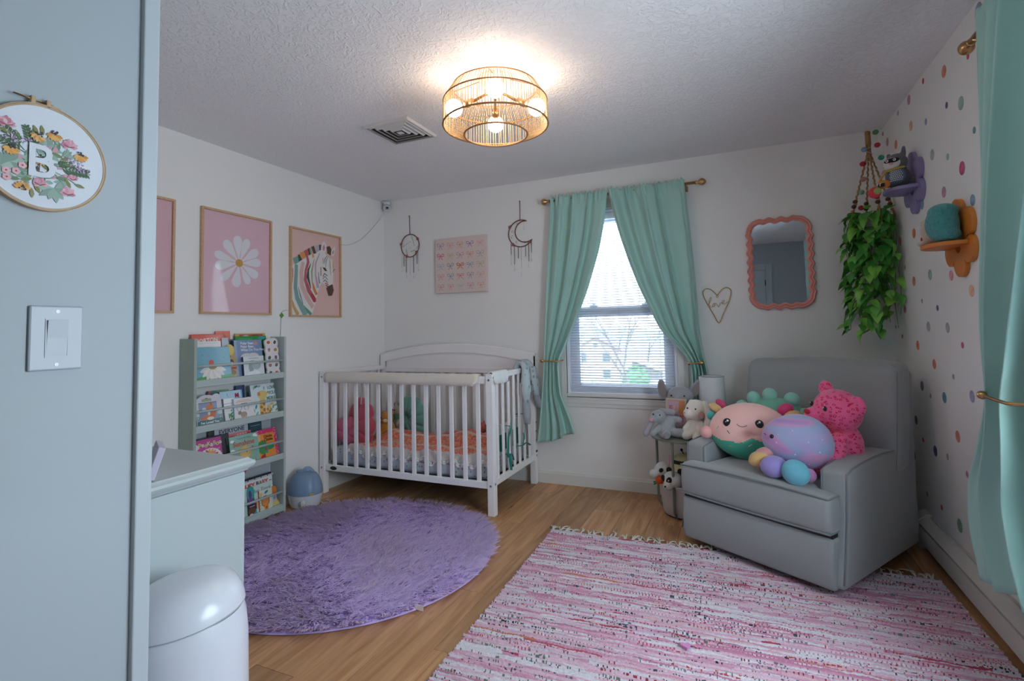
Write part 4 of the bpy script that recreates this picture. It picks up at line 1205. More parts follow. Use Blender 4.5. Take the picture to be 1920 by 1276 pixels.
# ------------------------------------------------------------------ pink rag rug
RA = rotm(0, 0, math.radians(1.6))
rr_ = thing('rag_rug', 'pink and white woven rag rug with a fringe before the armchair', 'rug', (-.135, 3.02, 0), RA)
RAG = attr_mat('woven_rag', .92, (300, .5, .003), .2)
RW, RL = 1.89, 2.62
rs = np.random.RandomState(9)
ROW = .0082
nrow = int(RL / ROW); nseg = 400
xs = np.linspace(-RW / 2, RW / 2, nseg + 1)
base_c = np.array([lin(c) for c in ('#e0d8e0', '#deb0c4', '#e2c0d0', '#d69cb6', '#e4dde4', '#cc86a4', '#d4ccd8', '#deb8bc')])
bw = np.array([.18, .19, .18, .15, .12, .07, .08, .03])
acc = np.array([lin(c) for c in ('#b9475f', '#c05a6a', '#d0708a', '#cf7f5c', '#c98a9f')])
flk = np.array([lin(c) for c in ('#2f2f3a', '#4a4d5a', '#6d7080', '#8f3444', '#3f4f66', '#6b7a6a', '#b5503f', '#85858f')])
vs = []; cs = []; fs = []
cur = rs.choice(len(base_c), p=bw)
for j in range(nrow):
    y0, y1 = -j * ROW, -(j + 1) * ROW
    ed = rs.uniform(-.006, .006)
    wob = .0022 * np.sin(xs * rs.uniform(3, 9) + rs.rand() * 6) + .0012 * np.sin(xs * rs.uniform(20, 40) + rs.rand() * 6)
    hgt_ = .0080 + rs.uniform(0, .0045) + .0018 * np.sin(xs * 45 + rs.rand() * 6) + .0012 * rs.randn(nseg + 1)
    n0 = len(vs)
    xr = xs.copy(); xr[0] += ed; xr[-1] -= ed
    for prof_y, hz in ((0, .35), (.5, 1.0), (1.0, .35)):
        vs.extend(np.stack([xr, y0 + (y1 - y0) * prof_y + wob, np.maximum(.002, hgt_ * hz)], 1).tolist())
    rowcol = np.zeros((nseg, 3))
    i = 0
    while i < nseg:                                   # rag strips along the row
        n = rs.randint(10, 80)
        if rs.rand() < .62: cur = rs.choice(len(base_c), p=bw)
        c = base_c[cur] if rs.rand() < .98 else acc[rs.randint(len(acc))]
        rowcol[i:i + n] = c
        u = rs.rand()
        if u < .34:                                   # printed rags: broken dashes
            m = rs.rand(len(rowcol[i:i + n])) < rs.choice([.10, .20, .32])
            rowcol[i:i + n][m] = flk[rs.randint(len(flk))]
        elif u < .42:
            m = np.arange(len(rowcol[i:i + n])) % 3 == 0
            rowcol[i:i + n][m] = acc[rs.randint(len(acc))]
        i += n
    rowcol *= rs.uniform(.92, 1.05, (nseg, 1))
    a = n0 + np.arange(nseg)
    for p_ in range(2):
        b = a + p_ * (nseg + 1)
        fs.extend(np.stack([b, b + 1, b + nseg + 2, b + nseg + 1], 1).tolist())
        cs.extend(np.minimum(rowcol * (1 if p_ == 0 else .93), 1).tolist())  # groove shade put into the colour of each row's near half
mb = MB(); mb.v = vs; mb.f = fs; mb.c = cs; mb.m = [0] * len(fs)
o = mb.build('weave', RAG, rr_, True, fix=False)
MB().box(-RW / 2, RW / 2, -nrow * ROW, 0, .0005, .003).build('backing', mat('rug_back', '#c9b3b8', .9), rr_)
t = tag(MB().prism([(.017 * math.sin(q) ** 3 * 1.05, (.013 * math.cos(q) - .005 * math.cos(2 * q) - .002 * math.cos(3 * q) - .001 * math.cos(4 * q)) * 1.25) for q in np.linspace(0, 2 * PI, 33)[:-1]], 0, .010).build('heart_block', mat('lilac_pink_toy', '#d58fc0', .6), None, None, .002), 'small lilac pink heart-shaped block lying on the rag rug', 'toy')
t.location = (-.231, 2.075, .0145); t.rotation_euler = (0, 0, .3)
FRG = mat('fringe_cotton', '#d9d4c9', .95)
r = random.Random(8)
ftm = []
for q in range(5):
    mb = MB()
    for s in range(4):
        a = r.uniform(-.9, .9)
        ln = r.uniform(.03, .06)
        mb.tube(smooth_path([(r.uniform(-.004, .004), -.004, .006), (math.sin(a) * ln * .4, ln * .45, r.uniform(.007, .016)), (math.sin(a) * ln + r.uniform(-.012, .012), ln * math.cos(a), .004)], 3), .0022, 5)
    ftm.append(mb.mesh('fringe_tassel', FRG)); ftm[-1].shade_smooth()
for k in range(46):
    x = -RW / 2 + .02 + (RW - .04) * k / 45 + r.uniform(-.015, .015)
    inst(r.choice(ftm), 'fringe_tassel', rr_, (x, .001, 0), rotm(0, 0, r.uniform(-.4, .4)), r.uniform(1.0, 1.5))

# ------------------------------------------------------------------ wall art
def framed(name, label, loc, fr, w, h, fw=.014, dp=.022, glass=True):
    e = thing(name, label, 'picture', loc, fr)
    mb = MB(); mb.box(0, fw, 0, h, 0, dp); mb.box(w - fw, w, 0, h, 0, dp); mb.box(fw, w - fw, h - fw, h, 0, dp); mb.box(fw, w - fw, 0, fw, 0, dp)
    mb.build('frame', FRAMEWOOD, e, None, .0015)
    if glass: MB().box(fw, w - fw, fw, h - fw, dp - .009, dp - .007).build('glass', PICGLASS, e)
    return e
def print_on(e, mb, w=.006, m=None):
    o = mb.build('art_print', m or PRINT, e, fix=False); o.location = (0, 0, w); return o
PW_, PH_ = .522, .668
# half-hidden pink picture
e = framed('framed_picture', 'plain pink framed picture cut off by the near wall edge', (XL, 1.416, 1.356), F_LEFT, .522, .668)
p = MB(); p.rect(.014, .508, .014, .654, '#dbb2bb'); print_on(e, p)
# daisy
e = framed('framed_picture', 'framed pink print of a white daisy with a mustard centre', (XL, 2.099, 1.356), F_LEFT, PW_, PH_)
p = MB(); p.rect(.014, PW_ - .014, .014, PH_ - .014, '#deb9c4')
def zd(x, y):   # sheet coordinates of the daisy artwork
    s = (x - 425) / 510; t = (y - (215 + 110 * s)) / ((1015 + 20 * s) - (215 + 110 * s))
    return .014 + s * (PW_ - .028), PH_ - .014 - t * (PH_ - .028)
ctr = zd(692, 640)
for (x, y, wd) in ((675, 425, .068), (760, 455, .060), (840, 545, .062), (865, 640, .060), (840, 750, .064), (770, 805, .056), (665, 825, .070), (560, 770, .052), (515, 660, .064), (510, 560, .056), (580, 462, .066)):
    q = zd(x, y); L_ = math.hypot(q[0] - ctr[0], q[1] - ctr[1]); a = math.atan2(q[1] - ctr[1], q[0] - ctr[0])
    P = [(0, .004), (.3, .14), (.55, .36), (.78, .5), (.92, .40), (1, .16), (1, -.16), (.92, -.40), (.78, -.5), (.55, -.36), (.3, -.14), (0, -.004)]
    p.lay([(ctr[0] + u * L_ * math.cos(a) - v * wd * math.sin(a), ctr[1] + u * L_ * math.sin(a) + v * wd * math.cos(a)) for u, v in P], '#e2e0e6')
p.disc(*ctr, .028, .026, 0, '#c8973f', 26)
print_on(e, p)
# zebra
e = framed('framed_picture', 'framed pink print of a zebra head with rainbow stripes', (XL, 2.786, 1.349), F_LEFT, .531, .672)
p = MB(); p.rect(.014, .517, .014, .658, '#e2bdb6')
def zz(x, y):
    s = (x - 120) / 580; ty = 65 + 120 * s; by = 1135 + 5 * s; t = (y - ty) / (by - ty)
    return .014 + s * .503, .658 - t * .644
def Z(pts, c): p.lay([zz(*q) for q in pts], c)
def ZS(pts, w, c): p.stroke([zz(*q) for q in pts], [v / 1150 for v in w] if isinstance(w, list) else w / 1150, c)
WH = '#e5e2df'
Z([(122, 600), (140, 520), (200, 470), (270, 430), (330, 400), (400, 370), (470, 330), (520, 380), (570, 420), (610, 450), (625, 520), (622, 640), (620, 750), (560, 790), (530, 770), (480, 730), (455, 780), (430, 850), (420, 910), (400, 990), (385, 1040), (360, 1135), (122, 1135)], WH)
Z([(470, 330), (475, 260), (505, 215), (535, 270), (530, 340), (510, 385)], WH); Z([(488, 330), (490, 285), (507, 258), (518, 300), (508, 340)], '#c98996')
Z([(600, 400), (595, 345), (620, 310), (652, 285), (645, 350), (625, 405)], WH); Z([(610, 385), (610, 350), (632, 325), (630, 370)], '#a49a92')
for pts, c in (([(140, 440), (195, 410), (215, 480), (165, 520)], '#76a796'), ([(195, 400), (215, 385), (248, 455), (210, 480)], '#3d4742'), ([(215, 370), (260, 350), (285, 430), (250, 450)], '#dd9a48'), ([(262, 345), (310, 318), (330, 390), (285, 420)], '#c25a58'),
               ([(308, 315), (325, 306), (345, 385), (325, 398)], '#4a3a2e'), ([(325, 306), (348, 298), (360, 370), (342, 385)], '#9aa583'), ([(348, 292), (382, 278), (410, 370), (375, 380)], '#4a3626'), ([(392, 275), (432, 268), (440, 345), (410, 362)], '#b7b2c0'), ([(440, 265), (470, 262), (465, 330), (445, 335)], '#4b4b42'),
               ([(535, 290), (575, 278), (600, 320), (590, 400), (545, 370)], '#4e3829'), ([(530, 800), (560, 775), (612, 752), (630, 830), (605, 895), (560, 898)], '#54382e'), ([(485, 545), (520, 548), (545, 590), (515, 590)], '#4a3c2a')):
    Z(pts, c)
for pts, w, c in (([(180, 515), (178, 620), (170, 800), (190, 930), (250, 1060), (290, 1135)], [34, 38, 40, 46, 56, 60], '#7aa69d'),
                  ([(140, 560), (140, 650), (135, 740)], [16, 18, 8], '#cf8d8c'), ([(130, 960), (155, 1040), (200, 1135)], [24, 28, 38], '#c7a25e'),
                  ([(255, 480), (235, 620), (245, 780), (300, 920), (370, 1040)], [34, 42, 46, 50, 40], '#dab4b0'),
                  ([(300, 410), (315, 480), (285, 590), (280, 700), (320, 830), (395, 960)], [26, 30, 26, 34, 44, 44], '#bb5a68'),
                  ([(350, 870), (380, 930), (395, 975)], [14, 40, 26], '#ad2f38'),
                  ([(345, 500), (315, 580), (310, 670), (345, 810)], [6, 18, 30, 8], '#37403f'), ([(385, 440), (355, 600), (360, 740)], [6, 18, 12], '#9fa487'),
                  ([(365, 735), (385, 820), (415, 885)], [14, 32, 28], '#d58a3d'), ([(365, 385), (375, 425)], [22, 26], '#d8a256'),
                  ([(450, 370), (400, 500), (400, 640), (430, 800)], [10, 18, 16, 34], '#c6a6b6'), ([(435, 600), (440, 690), (450, 745)], [6, 14, 18], '#8c8f94'),
                  ([(465, 540), (465, 650)], [12, 14], '#c98577'), ([(200, 790), (225, 900), (255, 1000)], [4, 12, 6], '#6c7a8a'), ([(265, 1020), (310, 1085), (350, 1130)], [4, 26, 30], '#5f9486'),
                  ([(545, 400), (515, 440), (505, 500)], [5, 9, 5], '#5a6a78'), ([(560, 410), (530, 460), (525, 540)], [5, 10, 5], '#6f9aa6'), ([(575, 410), (580, 520), (590, 640)], [5, 12, 5], '#a9a47a'), ([(490, 430), (495, 500)], [9, 6], '#c98577'), ([(615, 480), (620, 560)], [6, 10], '#d1a35e'),
                  ([(490, 660), (510, 620), (545, 650)], 9, '#4a4d4a'), ([(490, 690), (515, 655), (550, 700)], 9, '#76867a'), ([(495, 725), (515, 700), (550, 735)], 9, '#5a5f66'), ([(515, 740), (560, 760)], 12, '#c4625c'), ([(525, 765), (555, 780)], 8, '#3d4440'), ([(620, 610), (625, 575), (648, 572)], [5, 8, 5], '#3a332c')):
    ZS(pts, w, c)
print_on(e, p)
# bow canvas: 25 painted bows
cv = thing('bow_canvas', 'square pale pink canvas painted with twenty-five coloured bows', 'canvas', (-2.428, YB, 1.548), F_BACK)
MB().box(0, .503, 0, .482, .001, .034).build('canvas', mat('pink_canvas', '#dbc9c2', .85, (500, .2, .0006)), cv, None, .003)
p = MB()
BC = ['#5d5aa0', '#d98a92', '#d7924a', '#8a5f9c', '#d9899a', '#d36d85', '#c9a04a', '#c74a62', '#d98a5c', '#6f9a92', '#6fa3c4', '#67807c', '#dd6b40', '#6d9fb0', '#b3b06a', '#d9a3a3', '#5f9bb5', '#d0627c', '#6d63a0', '#d98896', '#c9607f', '#d97a62', '#92b9d4', '#cc6b8a', '#d08a32']
r = random.Random(2)
for k, c in enumerate(BC):
    u = .055 + .098 * (k % 5); v = .482 - .062 - .0905 * (k // 5)
    p = MB()
    wv = r.uniform(.028, .034); hv = r.uniform(.014, .022); th = r.choice([.0032, .0045, .007])
    for s in (-1, 1):
        p.stroke([(u, v), (u + s * wv * .5, v + hv), (u + s * wv, v + hv * .9), (u + s * wv * .95, v - hv * .1), (u + s * wv * .5, v - hv * .25), (u, v)], [th * .7, th, th * 1.2, th * 1.2, th, th * .7], c)
        p.stroke([(u, v), (u + s * wv * .35, v - hv * 1.2), (u + s * wv * r.uniform(.5, .95), v - .034)], [th * .8, th, th * .6], c)
    p.disc(u, v, th * 1.2, th, 0, c, 10)
    o = p.build('painted_bow', PRINT, cv, fix=False); o.location = (0, 0, .0345)
# dream catchers
COP = mat('copper_wire', '#7a4f44', .45, None, None, 0, .6)
BEAD = mat('dark_beads', '#6a5f58', .4)
CRYS = mat('crystal_bead', '#dfe3e6', .05, None, None, 0, 0, .8)
def strands(e, xs_, seed):
    r = random.Random(seed)
    for (u, v0, v1, dark, drop) in xs_:
        mb = MB(); n = int((v0 - v1) / .0105)
        for q in range(n):
            mb.ell((u + r.uniform(-.001, .001), v0 - (v0 - v1) * q / n, .006), (.0042 if dark else .0028, .004, .0048), None, 6, 4)
        mb.tube([(u, v0, .006), (u, v1, .006)], .0008, 4)
        s = mb.build('bead_strand', BEAD if dark else CRYS, e, True)
        if drop:
            MB().tube([(u, v1, .006), (u, v1 - drop, .006)], .0007, 4).ell((u, v1 - drop - .009, .006), (.0055, .011, .0055), None, 8, 6).build('crystal_drop', CRYS, s, True)
d1 = thing('dream_catcher', 'round wire dream catcher with hanging bead strands left of the bow canvas', 'wall hanging', (-2.713, YB, 2.005), F_BACK)
MB().tube([(.098 * math.cos(2 * PI * k / 48), .104 * math.sin(2 * PI * k / 48), .006) for k in range(48)], .0042, 8, True).build('hoop', COP, d1, True)
MB().tube([(-.004, .272, .004), (-.003, .19, .005), (0, .104, .006)], .0030, 6).ell((-.006, .276, .005), .005).build('cord', COP, d1, True)
mb = MB()
for (a, b, n) in (((-.085, -.005), (.0, .035), 6), ((.018, .085), (.045, -.0), 8), ((-.045, -.03), (-.03, -.085), 6), ((.01, -.055), (.05, -.045), 5), ((.07, -.03), (.085, -.01), 3), ((.0, -.02), (.0, -.019), 1)):
    for q in range(n):
        t = q / max(1, n - 1); mb.ell((a[0] + (b[0] - a[0]) * t, a[1] + (b[1] - a[1]) * t, .006), .0034, None, 6, 4)
mb.build('web_beads', BEAD, d1, True)
def bow_flower(e, u, v):
    mb = MB()
    for k in range(5):
        a = 2 * PI * k / 5
        mb.ell((u + .009 * math.cos(a), v + .009 * math.sin(a), .010), (.008, .005, .003), rotm(0, 0, a), 8, 5)
    mb.build('wire_flower', mat('rose_metal', '#9c5d5a', .4) if 'rose_metal' not in bpy.data.materials else bpy.data.materials['rose_metal'], e, True)
for u, v in ((-.096, .022), (.084, .055), (.070, -.065), (-.035, -.095)): bow_flower(d1, u, v)
strands(d1, [(-.09, -.05, -.20, 0, .02), (-.068, -.09, -.19, 1, 0), (-.043, -.105, -.25, 1, .03), (0, -.11, -.27, 0, .05), (.035, -.10, -.255, 1, .03), (.073, -.075, -.175, 1, 0), (.09, -.04, -.17, 0, .05)], 1)
d2 = thing('dream_catcher', 'crescent moon wire dream catcher with hanging bead strands right of the bow canvas', 'wall hanging', (-1.612, YB, 2.012), F_BACK)
R1, R2 = .112, .080
P = []
a0, a1 = math.radians(62), math.radians(330)
for k in range(40):
    a = a0 + (a1 - a0) * k / 39
    P.append((R1 * math.cos(a), R1 * math.sin(a), .006))
e1, s1 = Vector(P[-1]), Vector(P[0])
mid = (e1 + s1) / 2; ci = Vector((.036, .018, .006)); 
ri = (e1 - ci).length
b0 = math.atan2(e1.y - ci.y, e1.x - ci.x); b1 = math.atan2(s1.y - ci.y, s1.x - ci.x)
if b0 < 0: b0 += 2 * PI
for k in range(1, 32):
    b = b0 + (b1 - b0) * k / 32
    rr2 = ri + ((s1 - ci).length - ri) * k / 32
    P.append((ci.x + rr2 * math.cos(b), ci.y + rr2 * math.sin(b), .006))
MB().tube(P, .0042, 8, True).build('moon_wire', COP, d2, True)
MB().tube([(-.006, .268, .004), (-.005, .19, .005), (-.006, R1, .006)], .0030, 6).ell((-.006, .272, .005), .005).build('cord', COP, d2, True)
mb = MB()
for (u, v) in ((-.085, .02), (-.075, .03), (-.07, .015), (-.09, -.02), (-.08, -.012), (-.085, -.03), (-.05, -.07), (-.042, -.062), (-.04, -.075), (.02, -.075), (.03, -.068), (.035, -.08), (-.03, .085), (-.015, .082), (-.005, .088)): mb.ell((u, v, .006), .0034, None, 6, 4)
mb.build('web_beads', BEAD, d2, True)
for u, v in ((-.098, .062), (-.072, -.088), (.078, -.078)): bow_flower(d2, u, v)
MB().tube([(.03, .095, .006), (.028, .045, .006)], .0008, 4).ell((.028, .036, .006), (.005, .010, .005), None, 8, 6).build('crystal_drop', CRYS, d2, True)
strands(d2, [(-.092, -.085, -.175, 1, .06), (-.062, -.105, -.26, 1, .03), (-.028, -.112, -.21, 1, 0), (-.002, -.115, -.29, 0, .05), (.038, -.108, -.20, 1, 0), (.066, -.095, -.24, 1, .03), (.09, -.07, -.17, 1, .05)], 2)
# pink wavy mirror
MX, MZ = .282, 1.626
mr_ = thing('wavy_mirror', 'rectangular mirror with a wavy coral pink frame above the armchair', 'mirror', (MX, YB, MZ), F_BACK)
PINK = mat('coral_frame', '#e2978b', .45)
def wavy(w, h, rc, amp, n=240, ph=0):
    """rounded rectangle with a rippled outline; returns points and normals"""
    segs = []
    P = []
    per = 2 * (w - 2 * rc) + 2 * (h - 2 * rc) + 2 * PI * rc
    for k in range(n):
        s = per * k / n
        parts = [('l', w - 2 * rc, (-w / 2 + rc, -h / 2), (1, 0)), ('c', PI * rc / 2, (w / 2 - rc, -h / 2 + rc), -PI / 2), ('l', h - 2 * rc, (w / 2, -h / 2 + rc), (0, 1)), ('c', PI * rc / 2, (w / 2 - rc, h / 2 - rc), 0),
                 ('l', w - 2 * rc, (w / 2 - rc, h / 2), (-1, 0)), ('c', PI * rc / 2, (-w / 2 + rc, h / 2 - rc), PI / 2), ('l', h - 2 * rc, (-w / 2, h / 2 - rc), (0, -1)), ('c', PI * rc / 2, (-w / 2 + rc, -h / 2 + rc), PI)]
        for t, L_, a, b in parts:
            if s <= L_:
                if t == 'l':
                    x, y = a[0] + b[0] * s, a[1] + b[1] * s; nx, ny = b[1], -b[0]
                    wv = math.sin(2 * PI * s / L_ * max(1, round(L_ / .064))) * amp
                else:
                    an = b + s / rc; nx, ny = math.cos(an), math.sin(an); x, y = a[0] + rc * nx, a[1] + rc * ny; wv = 0
                P.append((x + nx * wv, y + ny * wv, nx, ny)); break
            s -= L_
    return P
P = wavy(.366, .588, .075, .0065)
prof = [(.016, .0), (.017, .012), (.010, .021), (.001, .014), (-.006, .020), (-.016, .013), (-.020, .008), (-.020, .0)]
n = len(P); q = len(prof); vs = []; fs = []
for (x, y, nx, ny) in P:
    for (o_, z) in prof: vs.append((x + nx * o_, y + ny * o_, z + .004))
for i in range(n):
    for k in range(q - 1): fs.append((i * q + k, ((i + 1) % n) * q + k, ((i + 1) % n) * q + k + 1, i * q + k + 1))
MB().add(vs, fs).build('frame', PINK, mr_, 60)
gl_ = MB().add([(x - nx * .012, y - ny * .012, .010 + .004 * y + .008 * x) for (x, y, nx, ny) in P], [tuple(range(n))]).build('mirror_glass', MIRROR, mr_)
# wire heart with the word love
hh = thing('wire_heart', 'gold wire heart with the word love hung beside the window', 'wall decoration', (-.124, YB, 1.355), F_BACK)
k_ = .00063
def hp(x, y): return ((x - 250) * k_, (1030 - y) * k_, .008)
P = smooth_path([hp(*q) for q in ((252, 912), (220, 880), (185, 848), (150, 836), (118, 850), (104, 885), (112, 930), (145, 1010), (200, 1120), (257, 1226), (305, 1130), (360, 1015), (390, 930), (398, 880), (385, 850), (350, 834), (312, 848), (280, 880))], 5, True)
MB().tube(P, .0032, 8, True).build('heart_outline', BRASS, hh, True)
MB().tube([(hp(251, 930)[0] + .007 * math.cos(a), hp(251, 930)[1] + .007 * math.sin(a), .008) for a in np.linspace(0, 2 * PI, 16)[:-1]], .0016, 6, True).build('hanging_loop', BRASS, hh, True)
P = smooth_path([hp(*q) for q in ((152, 1022), (178, 985), (190, 945), (178, 938), (166, 975), (165, 1020), (178, 1048), (196, 1040), (205, 1015), (222, 1005), (226, 1025), (210, 1045), (200, 1030), (218, 1008), (240, 1012), (250, 1030), (262, 1048), (275, 1020), (285, 1002), (300, 1012), (318, 998), (326, 980), (308, 978), (300, 1000), (318, 1020), (345, 1006), (370, 990))], 4)
MB().tube(P, .0018, 6).build('love_word', BRASS, hh, True)

# ------------------------------------------------------------------ camera and its cable
cmx = thing('security_camera', 'small white dome camera in the ceiling corner above the crib', 'camera', (-2.948, YB - .035, 2.385), rotm(0, 0, .55))
MB().ell((0, 0, -.012), (.036, .036, .034), None, 24, 16).build('dome', PLASTIC, cmx, True)
MB().lathe([(.026, .018), (.030, .022), (.030, .036), (0, .036)], (0, 0, 0), 24).box(-.036, .028, -.03, .012, .034, .044).build('mount', PLASTIC, cmx, 40)
MB().box(-.012, .026, -.044, -.028, -.034, -.004).build('lens_housing', mat('camera_grey', '#a3a3a6', .3), cmx, None, .006)
MB().lathe([(.009, 0), (.009, .004), (0, .004)], (.008, -.043, -.018), 16, rotm(PI / 2)).build('lens', BLACK, cmx)
cb = thing('camera_cable', 'thin white cable from the camera along the left wall behind the zebra picture', 'cable', (XL, 3.32, 1.9))
CAB = mat('cable_white', '#bdbbb6', .6)
P = smooth_path([(.055, .535, .44), (.03, .52, .395), (.006, .48, .33), (.004, .36, .22), (.004, .24, .13), (.004, .10, .07), (.004, -.02, .06)], 6)
MB().tube(P, .0022, 6).build('upper_run', CAB, cb, True)
P = smooth_path([(.004, -.54, -.505), (.004, -.575, -.508), (.004, -.60, -.525), (.004, -.603, -.56), (.004, -.61, -.70), (.004, -.64, -1.2)], 6)
MB().tube(P, .0022, 6).build('lower_run', CAB, cb, True)
MB().bx((.007, -.601, -.543), (.004, .028, .028), rotm(PI / 4)).build('green_tag', mat('tag_green', '#4f9a35', .5), cb, None, .001)

# ------------------------------------------------------------------ light switch and embroidery hoop on the near wall
SWP = mat('switch_plastic', '#a9b1ba', .35)
sw = thing('light_switch', 'white rocker light switch on the pale entry wall', 'light switch', (XN, .512, 1.2185), F_LEFT)
MB().prism([(-.040, -.057), (.040, -.057), (.040, .057), (-.040, .057)], 0, .006).build('cover_plate', SWP, sw, None, .004)
mb = MB(); ring(mb, -.0175, .0175, -.034, .034, .0022, .006, .0072); mb.build('rocker_frame', SWP, sw)
MB().add([(-.015, -.0315, .0065), (.015, -.0315, .0065), (.015, 0, .0075), (-.015, 0, .0075), (.015, .0315, .0105), (-.015, .0315, .0105), (-.015, -.0315, .004), (.015, -.0315, .004), (.015, .0315, .004), (-.015, .0315, .004)],
         [(0, 1, 2, 3), (3, 2, 4, 5), (0, 6, 7, 1), (5, 4, 8, 9), (1, 7, 8, 4, 2), (0, 3, 5, 9, 6)]).build('rocker', SWP, sw)
for v in (-.047, .047):
    s = MB().lathe([(.0032, .006), (.0032, .0068), (0, .0070)], (0, v, 0), 14).bx((0, v, .007), (.0045, .0007, .0004)).build('screw', PLASTIC, sw)
HOOPW = wood('hoop_wood', '#a98c6b', '#bfa382', (20, 20, 60))
eh = thing('embroidery_hoop', 'wooden embroidery hoop with a white letter B among stitched wildflowers', 'embroidery', (XN, .4855, 1.536), F_LEFT)
HR = .0925
MB().lathe([(HR, .001), (HR + .0015, .001), (HR + .0015, .013), (HR, .013), (HR, .001)], (0, 0, 0), 96).build('outer_ring', HOOPW, eh, 40)
MB().lathe([(HR - .0035, .001), (HR - .0004, .001), (HR - .0004, .0125), (HR - .0035, .0125), (HR - .0035, .001)], (0, 0, 0), 96).build('inner_ring', HOOPW, eh, 40)
MB().lathe([(0, .0095), (HR - .0034, .0095), (HR - .0034, .0115), (0, .0120)], (0, 0, 0), 64).build('cloth', mat('linen_white', '#d6dbe3', .9, (700, .15, .0006)), eh, 40)
MB().bx((-.020, .097, .008), (.007, .015, .009)).bx((.002, .097, .008), (.007, .015, .009)).bx((.012, .0935, .008), (.016, .006, .009), rotm(0, 0, -.2)).build('clamp_blocks', HOOPW, eh, None, .0015)
MB().tube([(-.046, .100, .009), (-.020, .099, .008), (.010, .098, .008)], .0016, 8).build('clamp_screw', BRASS, eh, True)
p = MB(); p.step = 5e-6
r = random.Random(31)
def bloom_poppy(u, v, s=.014, a=0):
    for k in range(9):
        t = a + PI * (k / 8) ; p.leaf(u, v, s * r.uniform(.8, 1.1), s * .26, t, r.choice(['#c98ea0', '#d6a0ad', '#b97788']))
        p.leaf(u, v, s * r.uniform(.5, .8), s * .2, -t * .6 + PI + .6, r.choice(['#dcb4be', '#c98ea0']))
    p.stroke([(u - s * .6, v + .001), (u, v - .002), (u + s * .6, v + .001)], .0016, '#7a3f44')
def bloom_susan(u, v, a=-PI / 2, c='#cf9444'):
    for k in range(7):
        t = a + (k - 3) * .42; p.leaf(u, v, .013, .0032, t, r.choice([c, '#c4853a', '#d9a355']))
    for k in range(9): p.disc(u + r.uniform(-.0045, .0045), v + r.uniform(-.001, .006), .0016, None, 0, '#2f2428', 7)
def cluster(u, v, c, n=26, sx=.018, sy=.010):
    for k in range(n): p.disc(u + r.gauss(0, sx * .5), v + r.gauss(0, sy * .5), .0014, None, 0, r.choice(c), 6)
def fern(u, v, L_, a, c='#3f5a38', n=6):
    p.stroke([(u, v), (u + L_ * math.cos(a), v + L_ * math.sin(a))], .0012, c)
    for k in range(n):
        t = .2 + .75 * k / n
        for s in (-1, 1): p.leaf(u + L_ * t * math.cos(a), v + L_ * t * math.sin(a), L_ * .34 * (1 - t * .5), .0020, a + s * .8, c)
def rosette(u, v, s, a=0, n=7, sp=2 * PI):
    for k in range(n): p.leaf(u, v, s * r.uniform(.8, 1.1), s * .2, a + sp * k / n, r.choice(['#8ba396', '#9bb0a4', '#7b9488']))
def stem(a, b, c='#6d8f73'): p.stroke([a, ((a[0] + b[0]) / 2 + .003, (a[1] + b[1]) / 2), b], .0011, c)
for k in range(70):                                  # stitched leaves packed round the letter
    u, v = r.uniform(-.046, .034), r.uniform(-.052, .032)
    if abs(u + .008) < .036 and abs(v + .011) < .040: p.leaf(u, v, r.uniform(.012, .02), .0036, r.uniform(0, 2 * PI), r.choice(['#8ba396', '#9bb0a4', '#5f7f5f', '#7b9488', '#c98ea0', '#6d7a4a']))
fern(-.018, .012, .040, 1.9); fern(-.028, .0, .045, 2.75); fern(-.03, .004, .052, 2.3); fern(.012, -.010, .056, -.05, '#3f5a38', 8); fern(.012, -.008, .030, .25); fern(-.022, .008, .03, 1.2)
rosette(-.049, -.021, .026, .3, 8); rosette(.013, -.052, .026, 3.3, 8, 4.2); rosette(.0, .022, .018, .3, 5, 3)
rosette(-.012, .004, .018, 0, 4, 1.0); rosette(.024, .010, .018, .1, 4, 1.2); rosette(-.016, .012, .014, -.6, 3, 1)
for (u, v, a) in ((-.005, .038, 1.75), (-.012, .036, 2.0), (.028, -.030, -1.0), (.042, -.036, -.25), (-.018, -.042, 3.5), (-.019, -.058, -1.5), (-.016, -.050, -1.05), (-.048, .028, 2.9), (.020, .002, .4), (.024, -.004, .05)):
    p.leaf(u, v, .018, .0032, a, r.choice(['#7a7a46', '#6d7a4a', '#86875a'])); 
for a, b in (((.011, .047), (.008, .014)), ((.051, .02), (.036, .0)), ((-.032, -.065), (-.026, -.036)), ((.033, -.057), (.008, -.02)), ((-.055, .041), (-.035, .02)), ((.031, .031), (.022, .008)), ((-.005, -.049), (-.002, -.03)), ((-.041, -.035), (-.02, -.038)), ((-.053, -.048), (-.02, -.038)), ((.054, -.041), (.014, -.022))): stem(a, b)
bloom_poppy(-.055, .041); bloom_poppy(.033, .031); bloom_poppy(.033, -.057, .013); bloom_poppy(-.008, -.049, .013); bloom_poppy(.040, -.028, .009)
cluster(-.038, .022, ['#b59ac4', '#a07fae', '#c9b0cf'], 40, .024); cluster(.043, .003, ['#b59ac4', '#a07fae', '#c9b0cf'], 26, .014); cluster(.052, -.006, ['#b59ac4', '#a07fae'], 16, .010)
bloom_susan(.011, .045); bloom_susan(.051, .019, -1.4); bloom_susan(-.048, .003, -1.6); bloom_susan(-.032, -.063, PI / 2); bloom_susan(-.012, .036, -1.8, '#d9b07a'); bloom_susan(-.008, -.004, -1.2)
for u, v in ((-.033, -.023), (-.054, -.037), (-.041, -.035), (-.053, -.048)):
    for k in range(5): p.disc(u + .0032 * math.cos(k * 1.257), v + .0032 * math.sin(k * 1.257), .003, None, 0, '#d9a9b0', 8)
    p.disc(u, v, .0016, None, 0, '#a3443c', 8)
